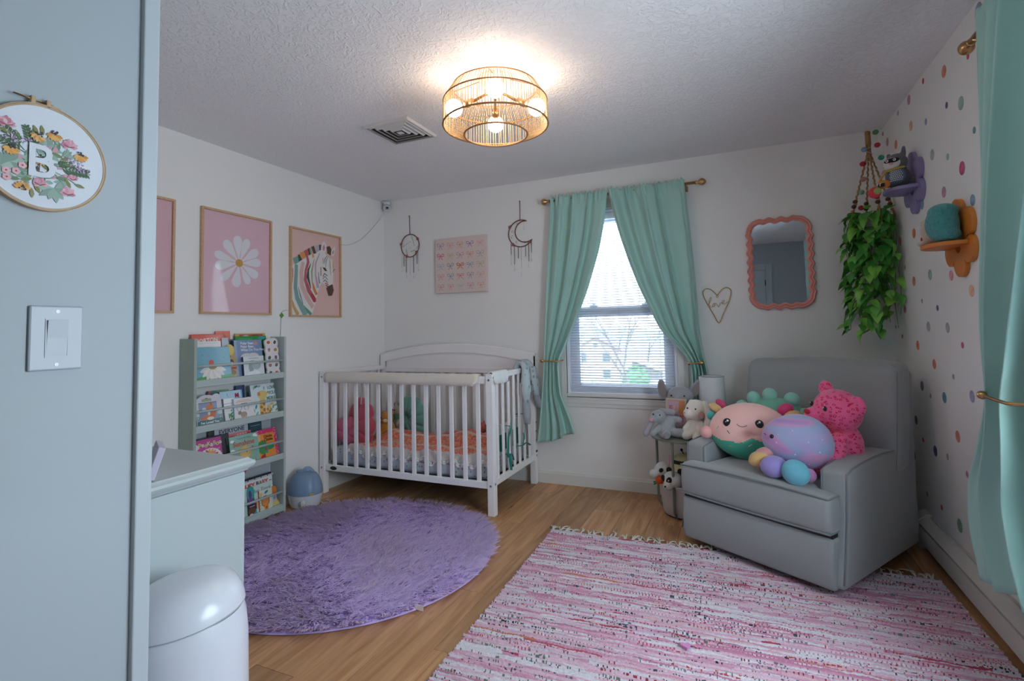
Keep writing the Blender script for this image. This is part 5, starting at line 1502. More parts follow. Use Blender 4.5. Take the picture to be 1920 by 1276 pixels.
for k in range(6): p.stroke([(-.010, -.028), (-.010 + r.uniform(-.007, .007), -.028 + r.uniform(.006, .018))], .0010, '#4a2f38')
o = p.build('stitched_flowers', PRINT, eh, fix=False); o.location = (0, 0, .0122)
text('letter_b', 'B', .082, (-.008, -.012, .0150), eh, mat('thread_white', '#d6dbe3', .9), None, 'CENTER', .0001, .95, 0, 1.0, .0008)
# ------------------------------------------------------------------ books on the bookshelf
PAGES = mat('book_pages', '#d9d4c8', .8)
_book_mats = {}
def cover(h):
    if h not in _book_mats: _book_mats[h] = mat('cover_' + h.strip('#'), h, .35, None, None, 0, 0, .3)
    return _book_mats[h]
def book(label, y0, y1, zb, zt, xb, xt, th, col, deco=None, poly=None, name='book', group='picture books on the bookshelf', spine=None):
    """stands on z = zb with its front at x = xb, leaning back to x = xt at the top; local u along the shelf, v up the cover, w out"""
    ln = math.hypot(zt - zb, xb - xt)
    a = math.atan2(xb - xt, zt - zb)
    Rm = F_LEFT @ rotm(-a)
    e = thing(name, label, 'book', (xb, y0, zb), Rm, group)
    w = y1 - y0
    if poly is None:
        MB().box(0, w, 0, ln, -.0022, 0).box(0, w, 0, ln, -th, -th + .0022).box(0, .0022, 0, ln, -th, 0).build('cover', cover(col), e, None, .001)
        MB().box(.002, w - .002, .002, ln - .002, -th + .0022, -.0022).build('page_block', PAGES, e)
        if spine: MB().box(-.0008, 0, 0, ln, -th, 0).build('spine', cover(spine), e)
    else:
        MB().prism(poly, -th, 0).build('cover', cover(col), e, None, .001)
    if deco:
        p = MB(); p.w = .0003; p.step = 8e-6
        deco(p, w, ln, e)
        if p.f: p.build('cover_art', GLOSSPRINT, e, fix=False)
    return e
def T(e, s, size, u, v, c, **k):
    rot = rotm(0, 0, k.pop('rot', 0))
    return text('lettering', s, size, (u, v, .0016), e, ink(c), rot, **k)
S1, S2, S3, S4 = .937, .673, .387, .039               # shelf board tops
# top shelf
def d(p, w, h, e):
    p.rect(.004, w - .004, h - .115, h - .005, '#d9695c'); T(e, 'HORTON', .040, .095, h - .042, '#e6dcd8', rot=.10, sx=.85, bold=.0012)
book('tall red-orange book at the top left, tilted white lettering on it', 2.035, 2.245, S1, 1.231, -2.952, -2.985, .012, '#cf4f3c', d)
def d(p, w, h, e):
    p.rect(0, w, 0, h, '#e2e0df'); p.rect(.012, w - .012, h - .012, h - .010, '#b9bcc2'); p.rect(.03, w - .06, h - .040, h - .034, '#b3b8c0')
book('plain pale book between the red-orange and daisy books, top shelf', 2.030, 2.212, S1, 1.187, -2.928, -2.965, .010, '#d8d6d6', d)
def d(p, w, h, e):
    p.rect(0, w, 0, h, '#74a9bd')
    p.disc(.05, .025, .06, .02, 0, '#5a9a62'); p.disc(w - .04, .02, .06, .022, .2, '#5f9a58'); p.disc(.12, .006, .05, .012, 0, '#4d8a54')
    for k in range(8):
        a = -2.85 + k * .37; p.leaf(.105, .095, .09, .016, a, '#e3ddd6' if k % 2 else '#d9d0cc')
    p.disc(.105, .098, .026, .017, 0, '#a59a5c'); p.disc(.098, .122, .017, .019, 0, '#cf5a52')
    for (u, v, c) in ((.045, .17, '#2f3f55'), (.02, .065, '#2f3f55'), (.185, .15, '#44596a')): p.disc(u, v, .003, .002, .5, c, 8)
    for k in range(5): p.stroke([(.028 + .006 * k, .10 + .012 * k), (.036 + .006 * k, .097 + .012 * k)], .003, '#a3b06a')
    p.disc(.08, .165, .008, .006, 0, '#a58bb0')
book('teal book with a big white daisy on its cover, top shelf', 2.018, 2.243, S1, 1.151, -2.897, -2.93, .012, '#4f8da6', d, spine='#24505e')
def d(p, w, h, e):
    p.rect(0, w, 0, h, '#dd5b35'); p.disc(w * .55, h - .035, .016, .017, 0, '#a8271f'); p.stroke([(w * .55, h - .02), (w * .57, h - .012)], .003, '#4a6a2f')
book('small orange book with a red apple, tallest behind the top shelf', 2.20, 2.302, S1, 1.249, -2.985, -2.998, .006, '#d0512d', d)
def d(p, w, h, e): p.rect(0, w, 0, h, '#a9b2bc')
book('narrow grey-blue book right of the plain pale one, top shelf', 2.225, 2.272, S1, 1.206, -2.952, -2.975, .005, '#9aa5b0', d)
def d(p, w, h, e):
    p.rect(0, w, 0, h, '#2c3550')
book('dark navy book edge in the middle of the top shelf', 2.268, 2.318, S1, 1.195, -2.965, -2.985, .006, '#2a3148', d)
def d(p, w, h, e):
    p.rect(0, w, 0, h, '#b99a6a'); p.disc(.055, h - .02, .03, .035, 0, '#dcc06a'); p.stroke([(.04, h - .005), (.055, h - .07)], .005, '#7a5a30'); p.disc(.058, .115, .016, .02, 0, '#57343a'); p.disc(.06, .105, .010, .012, 0, '#d9d3d0')
    p.rect(.02, w, .07, .085, '#b44038'); p.disc(.05, .05, .035, .02, 0, '#8b6a45'); p.disc(.06, .0, .04, .02, 0, '#c0583f'); p.disc(.03, .10, .012, .014, 0, '#8e98ac')
book('yellow and brown picture book half hidden in the middle of the top shelf', 2.215, 2.305, S1, 1.149, -2.925, -2.96, .008, '#a98a5c', d)
def d(p, w, h, e):
    p.rect(0, w, 0, h, '#c9a04f'); p.rect(.03, w - .02, h - .03, h - .006, '#a8402f'); p.disc(.08, h - .022, .03, .01, 0, '#ddd6c6'); p.disc(.15, h - .016, .03, .006, 0, '#6e2f26')
book('yellow book with a red band behind the green one, top shelf', 2.335, 2.567, S1, 1.231, -2.982, -2.995, .006, '#c49a48', d)
def d(p, w, h, e): p.rect(0, w, 0, h, '#1f8a3a'); p.disc(w * .85, h - .015, .03, .012, 0, '#3f9f9a'); p.disc(w * .3, h - .02, .06, .008, 0, '#2fa04a')
book('bright green book at the right end of the top shelf', 2.328, 2.562, S1, 1.214, -2.962, -2.982, .010, '#1c7f35', d)
def d(p, w, h, e):
    p.rect(0, w, 0, h, '#7f93b5'); p.rect(0, .018, 0, h, '#97a9c4')
    for k, s in enumerate(('Polar Bear,', 'Polar Bear,', 'What Do You Hear?')): T(e, s, .023, .045, h - .022 - .022 * k, '#dfe3ec', align='LEFT', bold=.0006)
    p.disc(w - .045, h - .024, .012, None, 0, '#e08a72')
    p.disc(.085, h - .115, .045, .028, 0, '#d5cdd0'); p.disc(.135, h - .112, .045, .026, 0, '#d5cdd0'); p.rect(.04, .18, h - .16, h - .115, '#d5cdd0')
book('blue-grey book with white lettering at the top and a pale bear shape', 2.302, 2.510, S1, 1.188, -2.928, -2.965, .016, '#6a80a5', d, spine='#3f6a58')
def d(p, w, h, e):
    p.rect(0, w, 0, h, '#d5d9dd'); p.disc(.055, .075, .020, .034, 0, '#9aa0a6'); p.disc(.065, .105, .020, .014, 0, '#a8aeb4'); p.disc(.095, .085, .034, .028, 0, '#aab4b8'); p.stroke([(.083, .092), (.097, .084), (.112, .095)], .002, '#e6e9ec')
    p.disc(.07, .03, .05, .02, .1, '#e4e7ea'); p.rect(w * .25, w * .75, h - .016, h - .011, '#a3aab3')
book('small pale book with grey elephants at the right of the top shelf', 2.338, 2.492, S1, 1.081, -2.905, -2.922, .014, '#c5cad0', d, spine='#3a4256')
P = []
for k in range(5): P += [(.098 + .012 * math.cos(t), .024 + .051 * k + .026 * math.sin(t)) for t in np.linspace(-PI / 2 + .35, PI / 2 - .35, 6)]
P += [(.085, .262), (.03, .262), (.012, .25)]
for k in range(4, -1, -1): P += [(.008 - .008 * math.cos(t), .024 + .051 * k + .022 * math.sin(t)) for t in np.linspace(PI / 2 - .4, -PI / 2 + .4, 5)]
def d(p, w, h, e):
    cl_ = ['#b9642d', '#4a5260', '#c98f8a', '#c08a3a', '#4a5a45', '#6b6a72', '#9a7a5a', '#5a5f68', '#8a4f80', '#b8453a']
    for k in range(10):
        u, v = .03 + .052 * (k % 2), .232 - .052 * (k // 2)
        p.disc(u, v, .019, None, 0, '#e8e4e2'); p.disc(u, v, .014, .011, k, cl_[k]); p.disc(u + .006, v + .006, .007, .005, k * 2, cl_[(k + 3) % 10]); p.stroke([(u - .01, v - .008), (u + .004, v - .004)], .004, cl_[k])
book('white scalloped board book with round animal stickers, top shelf right end', 2.508, 2.62, S1, 1.185, -2.902, -2.932, .012, '#d9d2d6', d, P)
# second shelf
P = [(0, 0), (.165, 0)] + [(.165, .12)] + [(.165 - .002 * k, .155 + .01 * k) for k in range(3)] + [(.135 + .026 * math.cos(t), .180 + .020 * math.sin(t)) for t in np.linspace(0, PI * .75, 7)] + [(.07 + .042 * math.cos(t), .186 + .012 * math.sin(t)) for t in np.linspace(.4, PI - .4, 6)] + [(.01, .178), (0, .165)]
def d(p, w, h, e):
    p.rect(.002, .163, .0, .05, '#3d6f70'); p.rect(.002, .163, .05, .075, '#7f9a98'); p.rect(.018, .132, .05, .152, '#8d97b0'); p.disc(.05, .115, .012, .010, 0, '#c9cbd8'); p.rect(.018, .132, .148, .154, '#6f7690')
    p.disc(.095, .085, .026, .034, -.2, '#cf7038'); p.disc(.085, .122, .021, .017, .3, '#d47a3a'); p.leaf(.10, .13, .022, .007, 1.9, '#c25f28'); p.disc(.055, .064, .030, .011, .25, '#cf7a42'); p.disc(.085, .057, .022, .010, 0, '#e0d3c6'); p.disc(.078, .092, .008, .018, 0, '#ddd3cc')
    for k in range(14): p.disc(.010 + (.0 if k % 2 else .138), .04 + .009 * k, .003, None, 0, '#e5e7e4', 7)
    T(e, "I've Loved You", .0195, .078, .034, '#e8ecea', bold=.0005, shear=.1); T(e, 'Since Forever', .0195, .078, .014, '#e8ecea', bold=.0005, shear=.1)
    p.rect(.04, .10, .160, .174, '#7c8a5e'); p.disc(.07, .172, .012, .008, 0, '#7c8a5e'); p.rect(.044, .096, .164, .170, '#a8b08a')
book('shaped white-topped board book with an orange fox in a twilight meadow', 2.025, 2.19, S2, .860, -2.897, -2.93, .012, '#c9c7cf', d, P)
def d(p, w, h, e): p.rect(0, w, 0, h, '#2a5f5a'); p.rect(.0, .022, h - .02, h, '#8f2a2a'); p.rect(.06, w, h - .012, h, '#3f8a4f')
book('dark green book with a red corner at the back of the second shelf', 2.145, 2.285, S2, .881, -2.968, -2.985, .008, '#234f4c', d)
def d(p, w, h, e):
    p.rect(0, w, 0, h, '#9fbfd6'); p.rect(w - .01, w, 0, h, '#4d83a8'); p.stroke([(.05, h - .014), (.052, h - .034), (.058, h - .034)], .004, '#3f5f86'); T(e, 'M', .036, w - .04, h - .034, '#b0304a', bold=.002)
    p.disc(w * .5, .05, .05, .02, 0, '#4f7a52')
book('light blue book with a red letter, behind the deer book', 2.205, 2.362, S2, .870, -2.935, -2.962, .012, '#86a9c4', d, spine='#2f5f80')
def d(p, w, h, e): p.rect(0, w, 0, h, '#2f4a70')
book('thin dark blue book behind the giraffe book', 2.335, 2.40, S2, .895, -2.972, -2.985, .006, '#2b4468', d)
def d(p, w, h, e):
    p.rect(0, w, 0, h, '#dcdde0'); p.rect(.0, w, h - .034, h - .030, '#a57a8a'); p.rect(.008, .046, h - .085, h - .04, '#d6d0cf')
    for k in range(26): p.leaf(.048 + rnd.uniform(-.022, .018), .045 + rnd.uniform(-.035, .035), .018, .004, 1.2 + rnd.uniform(-.7, .7), rnd.choice(['#2f7a34', '#3f8f40', '#24602a']))
    p.rect(.026, w, 0, .004, '#3f7a44')
book('white book with a leafy green tree, left of the deer book', 2.206, 2.278, S2, .829, -2.902, -2.928, .034, '#cfd1d6', d)
def d(p, w, h, e):
    p.rect(0, w, 0, h, '#dcd9d9'); p.rect(0, .006, 0, h, '#7fb0cc'); p.rect(.018, w - .015, h - .024, h - .020, '#d39a84')
    p.rect(.03, w - .03, h - .015, h - .012, '#c98872'); p.rect(.055, .10, h - .040, h - .033, '#8fa0ad')
    p.disc(.07, .045, .024, .018, 0, '#a8917a'); p.disc(.042, .058, .013, .012, .4, '#8f8078'); 
    for u in (.055, .064, .08, .089): p.stroke([(u, .04), (u + .001, .004)], .005, '#b3a08c')
    for s in (-1, 1): p.stroke([(.04 + s * .006, .068), (.04 + s * .018, .085), (.04 + s * .014, .098)], .003, '#7a6a60')
    for s in (-1, 1): p.stroke([(.092 + s * .006, .068), (.092 + s * .016, .082), (.092 + s * .012, .094)], .003, '#7a6a60')
book('white book with two brown deer in the middle of the second shelf', 2.262, 2.408, S2, .821, -2.897, -2.915, .010, '#d2d0d2', d)
def d(p, w, h, e):
    p.rect(0, w, 0, h, '#cfdde3')
    for (u, v, a) in ((.02, .19, .9), (.03, .20, .5), (.05, .205, .2), (.012, .04, 1.8), (.02, .06, 1.2), (.015, .02, .8), (.15, .045, 1.1), (.17, .03, .6), (.145, .03, 1.9), (.165, .065, .3)): p.leaf(u, v, .035, .007, a, rnd.choice(['#6d9a6a', '#8fae7e', '#3f7f80']))
    p.stroke([(.075, .0), (.075, .07), (.085, .14)], [.052, .046, .04], '#dbb968'); p.disc(.085, .150, .038, .030, .1, '#dcc078'); p.leaf(.115, .158, .03, .009, .2, '#cfae68'); p.disc(.06, .158, .012, .014, 0, '#c98f4a')
    for (u, v) in ((.065, .03), (.085, .05), (.066, .07), (.088, .09), (.07, .1), (.095, .02), (.06, .012)): p.disc(u, v, .012, .010, u * 90, '#b5702f')
    p.stroke([(.12, .0), (.118, .05), (.13, .075)], [.036, .03, .03], '#d9b768'); p.leaf(.13, .078, .04, .008, .1, '#d3b268')
    for (u, v) in ((.115, .02), (.128, .035), (.112, .05)): p.disc(u, v, .008, None, 0, '#b5702f')
    cs_ = ['#2f6f5a', '#3f8f8a', '#7f9f3a', '#4f7fa5', '#5f8f4a']
    for k, s in enumerate('I LOVE'):
        if s != ' ': T(e, s, .030, .105 + .0165 * k, h - .030, cs_[k % 5], bold=.0008)
    for k, s in enumerate('YOU'): T(e, s, .030, .142 + .018 * k, h - .066, cs_[(k + 1) % 5], bold=.0008)
    for k, s in enumerate('MORE'): T(e, s, .028, .126 + .018 * k, h - .10, cs_[(k + 2) % 5], bold=.0008)
book('pale blue book with a giraffe and scattered letters, second shelf right end', 2.410, 2.600, S2, .890, -2.902, -2.950, .014, '#9fb9c4', d)
# third shelf
def d(p, w, h, e):
    p.rect(0, w, 0, h, '#b9478f'); p.rect(0, w, 0, .05, '#a83a80')
    for k, s in enumerate('PeeKaBoo'): T(e, s, .040 if k % 2 == 0 else .034, .040 + .0185 * k, h - .036 + .004 * (k % 2), ['#c9cc7a', '#d8d6c0', '#b7b58a'][k % 3], bold=.001)
    T(e, "It's a game!", .014, w - .045, h - .07, '#e6d3df', rot=.1); p.disc(.012, h - .04, .022, .018, 0, '#dcd8e4')
    for k in range(13): a = PI * k / 12; p.disc(.098 + .066 * math.cos(a), .10 + .052 * math.sin(a), .014, None, 0, '#ded5d0')
    for k in range(9): a = PI * (k + .5) / 9; p.leaf(.098, .10, .064, .011, a, ['#d9a04a', '#c4443a', '#d98a9a', '#dd8a3a'][k % 4])
    p.disc(.098, .10, .016, .02, 0, '#8a9a4a')
book('magenta book with a fan of flowers at the left of the third shelf', 2.022, 2.20, S3, .605, -2.90, -2.94, .010, '#9a3578', d)
def d(p, w, h, e): p.rect(0, w, 0, h, '#22232c'); p.rect(w - .016, w - .010, h - .07, h - .03, '#c5c7cd')
book('black book just behind the magenta one, third shelf', 2.035, 2.262, S3, .611, -2.915, -2.952, .012, '#1e1f28', d)
def d(p, w, h, e): p.rect(0, w, 0, h, '#c3c9d3'); T(e, 'EVERYONE', .037, .118, h - .032, '#343f4c', bold=.0006)
book('grey-white book with bold dark capitals at the back of the third shelf', 2.186, 2.422, S3, .650, -2.952, -2.98, .008, '#b5bcc6', d)
def d(p, w, h, e): p.rect(0, w, 0, h, '#1f4c5c'); p.rect(.012, w - .014, h - .036, h - .033, '#8fabb3')
book('dark teal book at the back right of the third shelf', 2.432, 2.53, S3, .652, -2.958, -2.983, .008, '#1b4452', d)
def d(p, w, h, e): p.rect(0, w, 0, h, '#3f4a3a')
book('narrow dark olive book left of the grey-white one, third shelf', 2.150, 2.182, S3, .640, -2.965, -2.982, .006, '#38422f', d)
def d(p, w, h, e):
    p.rect(0, w, 0, h, '#cf6f74'); p.disc(.06, h - .02, .02, .006, 0, '#a33f45'); p.disc(.18, h - .012, .014, .006, 0, '#a33f45')
    for k in range(4): p.disc(.10 + .02 * k, h - .012, .004, None, 0, '#e0b59a', 8)
book('coral red book directly behind the sun book, third shelf', 2.228, 2.425, S3, .600, -2.922, -2.955, .010, '#b9555e', d)
def d(p, w, h, e):
    p.rect(0, w, 0, h, '#86b3a2'); T(e, "You're My Little", .015, w * .5, h - .020, '#5f7a72'); T(e, 'Sunshine', .044, w * .48, h - .052, '#c4473c', bold=.0006, shear=.08)
    for u, v, s in ((.02, h - .03, .013), (.185, h - .016, .014), (.018, h - .088, .015), (.03, h - .095, .012), (.196, h - .022, .010)): p.disc(u, v, s, s * .7, 0, '#dfe4df')
    for k in range(12): p.leaf(.105 + .035 * math.cos(k * .524), .088 + .035 * math.sin(k * .524), .022, .005, k * .524, '#d6a04a')
    p.disc(.105, .088, .038, None, 0, '#dcb768', 26); p.disc(.118, .092, .004, .006, 0, '#3a2f28'); p.stroke([(.125, .07), (.135, .078), (.138, .09)], .0025, '#a8742f')
    for k in range(24): p.disc(rnd.uniform(.14, .205), rnd.uniform(.004, .04), .004, None, 0, rnd.choice(['#d9d3c0', '#c46a60', '#5f8a6a', '#c9a860']), 7)
    for u, v in ((.16, .115), (.17, .105)): p.disc(u, v, .005, .004, .6, '#8a4a45', 8)
book('green book with a smiling sun and red cursive title, third shelf', 2.248, 2.455, S3, .584, -2.897, -2.932, .014, '#6f9a8a', d, spine='#3f6a5c')
def d(p, w, h, e):
    p.rect(0, w, 0, h, '#cf2f62')
    for k in range(60): p.disc(rnd.choice([rnd.uniform(.003, w - .003), rnd.uniform(w - .02, w - .002)]), rnd.uniform(.002, h - .002), .0028, None, 0, '#e3a0b0', 7)
    p.rect(.0, w - .022, .0, h - .028, '#dd8a35'); p.rect(0, .03, h - .075, h - .028, '#e0a86a')
    p.stroke([(.045, .0), (.05, .10)], .012, '#7a4f2a'); p.disc(.04, .09, .042, .045, 0, '#3f8a4a'); p.leaf(.05, .10, .085, .025, -.25, '#2f8f55'); p.leaf(.05, .10, .06, .02, -1.2, '#37955a'); p.disc(.035, .02, .02, .022, 0, '#b0302f'); p.disc(.06, .075, .010, None, 0, '#a83f6a')
    T(e, 'Chicka', .025, .088, h - .048, '#5a2418', bold=.001); T(e, 'Chicka', .025, .09, h - .070, '#5a2418', bold=.001)
    for k in range(2): p.rect(.07, .12, h - .098 - .013 * k, h - .090 - .013 * k, '#c98a4a')
book('hot pink and orange book with a green palm shape, third shelf right end', 2.452, 2.612, S3, .586, -2.902, -2.945, .012, '#b8285a', d)
# bottom shelf
def d(p, w, h, e):
    p.rect(0, w, 0, h, '#20212a')
    for k in range(5): p.rect(.004 + .05 * k, .048 + .05 * k, h - .022, h - .012, '#b9bcc2')
book('black book with a white edge at the back of the bottom shelf', 2.36, 2.592, S4, .288, -2.93, -2.96, .008, '#1d1e26', d)
def d(p, w, h, e):
    p.rect(0, w, 0, h, '#d5dad9'); T(e, 'BUSY', .040, .075, h - .030, '#c4473c', bold=.0018)
    for k, (s, c) in enumerate(zip('BABY', ('#5f4a78', '#7f8a3a', '#c45a6a', '#c4473c'))): T(e, s, .040, .143 + .023 * k, h - .030, c, bold=.0018)
    p.rect(w - .024, w - .004, h - .032, h - .027, '#4a4f55'); p.rect(.0, w, h - .058, h - .055, '#c98a84')
book('white book with large multicoloured capitals, bottom shelf', 2.325, 2.585, S4, .270, -2.918, -2.945, .008, '#c5cbcb', d)
def d(p, w, h, e):
    p.rect(0, w, 0, h, '#bcd3cc'); T(e, 'Blue Truck', .034, w - .085, h - .036, '#5a6f78', shear=.15)
    p.disc(.12, .08, .04, .03, 0, '#d9b77a')
book('pale mint book with slanted lettering, bottom shelf', 2.345, 2.568, S4, .238, -2.908, -2.93, .008, '#a9c4bc', d)
def d(p, w, h, e):
    p.rect(0, w, 0, h, '#cbd8c4'); p.rect(0, w, .0, .03, '#8fb06a')
    p.disc(.045, .085, .033, .036, 0, '#d4662f', 24); p.disc(.045, .082, .023, .025, 0, '#e0964a', 22)
    for s in (-1, 1): p.disc(.045 + s * .010, .088, .0025, None, 0, '#3a2a20', 8)
    p.disc(.045, .078, .003, .002, 0, '#5a3a2a', 8); p.disc(.05, .045, .018, .016, 0, '#dd9a4a'); p.disc(.052, .044, .009, None, 0, '#d0512d'); p.disc(.01, .135, .014, .012, 0, '#d9b97f'); p.disc(.055, .142, .016, .008, .4, '#3f7f96')
    for k in range(7): p.stroke([(.0, .01 + .018 * k), (.018, .014 + .018 * k)], .003, '#8fae8a')
book('small book with an orange lion face and a red spine, bottom shelf', 2.458, 2.552, S4, .198, -2.898, -2.915, .022, '#c9472f', d, spine='#c9412c')
P = [(0, 0), (.06, 0), (.078, .012), (.076, .045), (.060, .075), (.058, .10), (.066, .13), (.056, .155), (.03, .16), (.012, .150), (.006, .12), (.012, .09), (.0, .05)]
def d(p, w, h, e):
    p.lay([(.002, .11), (.062, .11), (.064, .13), (.054, .153), (.03, .158), (.013, .148), (.007, .12)], '#d97a2f'); p.lay([(.002, .002), (.06, .002), (.076, .013), (.074, .044), (.060, .06), (.002, .06)], '#c9c06f'); p.rect(.008, .056, .06, .11, '#b9a9c4'); p.disc(.04, .082, .01, None, 0, '#6f9a9a')
book('shaped board book, orange on top and yellow below, right end of the bottom shelf', 2.545, 2.623, S4, .205, -2.908, -2.93, .014, '#c98a4a', d, P)
P = [(0, 0), (.05, 0), (.05, .07), (.056, .09), (.05, .12), (.03, .132), (.008, .125), (0, .10)]
def d(p, w, h, e):
    p.lay([(.0, .0), (.05, 0), (.05, .055), (0, .06)], '#6f4f8f'); p.lay([(0, .06), (.05, .055), (.056, .09), (.05, .12), (.03, .131), (.008, .124), (0, .10)], '#2f9a94'); p.disc(.022, .08, .012, .026, 0, '#5a3f7a')
book('teal and purple arched board book by the dresser edge, bottom shelf', 2.375, 2.431, .115, .245, -2.908, -2.93, .02, '#5a4a80', d, P, spine=None)
def d(p, w, h, e):
    p.rect(0, w, 0, h, '#3a2f38'); p.rect(.03, .06, .0, .06, '#3f9fa5'); p.disc(.025, .055, .028, .022, 0, '#6f4a2f'); p.leaf(.0, .005, .05, .02, .5, '#c95a94'); p.disc(.02, .03, .014, .010, 0, '#d9d3d8'); p.rect(.008, .048, h - .015, h - .010, '#b9a9c4')
book('dark book with pink and teal shapes, lowest left of the bottom shelf', 2.372, 2.432, S4, .135, -2.897, -2.905, .012, '#2f2630', d)
def d(p, w, h, e): p.rect(0, w, 0, h, '#b02a72'); p.disc(.0, .02, .01, None, 0, '#d9a0c0')
t = book('bright pink triangular corner showing above the bottom shelf', 2.36, 2.425, .30, .352, -2.965, -2.975, .006, '#a8246a', None, [(0, 0), (.02, 0), (.062, .055), (0, .055)])

# ------------------------------------------------------------------ soft toys in the crib
CORAL = mat('coral_velvet', '#c9596a', .85, None, (12, .08), .5)
fl = thing('flower_cushion', 'coral pink flower-shaped cushion standing at the left crib end', 'cushion', (-2.775, 3.30, .510), rotm(0, 0, -.45))
def petal_cushion(e, R_, m, npet, depth, nm='cushion_body', amp=.16, a0=0, a1=2 * PI, groove=.30):
    nu, nv = 96, 24
    def fn(q):
        th = math.atan2(q.z, q.x)
        rr = math.hypot(q.x, q.z)
        k = 1 + amp * (abs(math.cos(th * npet / 2 + .4)) - .55)
        dent = math.exp(-(rr / .20) ** 2)
        g = 1 - groove * (1 - abs(math.cos(th * npet / 2 + .4))) ** 3 * min(1, rr * 2.2)
        return Vector((q.x * k, q.y * (1 - .75 * dent) * g, q.z * k))
    vs = []; fs = []
    for j in range(nv + 1):
        ph = PI * j / nv
        for i in range(nu):
            th = 2 * PI * i / nu
            q = fn(Vector((math.sin(ph) * math.cos(th), -math.cos(ph), math.sin(ph) * math.sin(th))))
            vs.append((q.x * R_, q.y * depth, q.z * R_))
    for j in range(nv):
        for i in range(nu): fs.append((j * nu + i, j * nu + (i + 1) % nu, (j + 1) * nu + (i + 1) % nu, (j + 1) * nu + i))
    return MB().add(vs, fs).build(nm, m, e, True)
b_ = petal_cushion(fl, .185, CORAL, 7, .075)
MB().ell((0, -.026, 0), (.030, .014, .030)).build('button', mat('blush_button', '#d3a9a0', .8), fl, True)
fl = thing('flower_cushion', 'smaller rose pink cushion low in the crib corner', 'cushion', (-2.865, 3.245, .450), rotm(0, 0, .3))
petal_cushion(fl, .105, mat('rose_velvet', '#c96a86', .85, None, None, .5), 5, .06)
MB().ell((0, -.02, 0), (.014, .008, .014)).build('button', bpy.data.materials['blush_button'], fl, True)
fl = thing('shell_cushion', 'seafoam green pleated shell-shaped cushion at the crib back', 'cushion', (-2.56, 3.66, .50), rotm(0, 0, -.2))
petal_cushion(fl, .175, mat('seafoam_velvet', '#6fa89a', .85, None, None, .4), 10, .07, amp=.06, groove=.4)
MB().ell((0, -.02, 0), (.016, .01, .016)).build('button', mat('seafoam_button', '#84b5a8', .8), fl, True)
GOLD = mat('golden_plush', '#c58a35', .95, (120, .6, .006), (40, .25), .4)
t = thing('tiger_plush', 'golden tiger-like plush toy lying on the crib blanket', 'soft toy', (-2.63, 3.42, .40), rotm(0, 0, .3))
plush('body', [('e', (0, 0, .05), (.07, .06, .07)), ('e', (.015, -.02, .13), (.05, .045, .05)), ('c', (-.03, -.03, .03), (-.05, -.07, .0), .025, .022), ('c', (.04, -.03, .03), (.09, -.06, .0), .025, .022), ('e', (-.02, 0, .175), .016), ('e', (.05, 0, .172), .016), ('c', (.06, .0, .02), (.15, -.01, .02), .03, .02)], GOLD, t)
for s in (-.02, .04): ball('eye', (s, -.062, .14), .005, BLACK, t)
MB().ell((.014, -.062, .118), (.020, .012, .014)).build('muzzle', mat('cream_plush', '#ded3bb', .95, (160, .5, .004), None, .3), t, True)
CREAMP = bpy.data.materials['cream_plush']
t = thing('mouse_plush', 'small grey-beige plush animal peeking between the crib cushions', 'soft toy', (-2.66, 3.62, .40), rotm(0, 0, -.3))
plush('body', [('e', (0, 0, .06), (.05, .045, .07)), ('e', (0, -.01, .16), (.045, .04, .042)), ('e', (-.04, .0, .205), (.022, .01, .022)), ('e', (.04, .0, .205), (.022, .01, .022)), ('c', (-.04, -.02, .08), (-.05, -.05, .05), .018, .015), ('c', (.04, -.02, .08), (.05, -.05, .05), .018, .015)], mat('beige_plush', '#a59a8c', .95, (150, .5, .004), None, .3), t)
for s in (-.016, .016): ball('eye', (s, -.047, .168), .005, BLACK, t)
ball('nose', (0, -.052, .152), .006, ink('#3a2c2a'), t)
MB().lathe([(.052, 0), (.052, .03), (.05, .034)], (0, 0, .09), 20).build('green_scarf', mat('green_felt', '#4f7f5a', .9), t)
t = thing('stacking_toy', 'orange and green fabric roll toy on the blanket at the right crib end', 'toy', (-1.80, 3.70, .385), rotm(0, 0, .1))
MB().capsule((0, 0, .045), (.10, 0, .045), .042, .042, 16).build('orange_roll', mat('orange_cloth', '#cf8a35', .85), t, True)
MB().lathe([(.044, 0), (.044, .012), (.02, .014)], (-.036, 0, .045), 20, rotm(0, PI / 2)).lathe([(.044, 0), (.044, .012), (.02, .014)], (-.054, 0, .045), 20, rotm(0, PI / 2)).build('green_bands', mat('green_cloth', '#5f8a4f', .85), t, 40)
plush('patterned_head', [('e', (-.10, 0, .055), (.04, .038, .042)), ('e', (-.12, 0, .10), (.012, .008, .02)), ('e', (-.085, 0, .10), (.012, .008, .02))], mat('red_pattern', '#c46a62', .9, None, (70, .6)), t)
t = thing('rattle_toy', 'small red and black striped rattle near the right crib side', 'toy', (CX1 - .115, 3.30, .345))
MB().ell((0, 0, .10), (.022, .022, .022)).build('red_ball', mat('red_plastic', '#d0402f', .4), t, True)
mb = MB()
for k in range(6): mb.tube([(0, 0, .004 + .014 * k), (0, 0, .014 + .014 * k)], .016, 12, False, '#d9d5d0' if k % 2 else '#2b2a2c')
mb.build('striped_handle', FELT, t)

# ------------------------------------------------------------------ soft toys on the armchair
def at_chair(x, y, z): return CHL + CHR @ Vector((x, y, z))
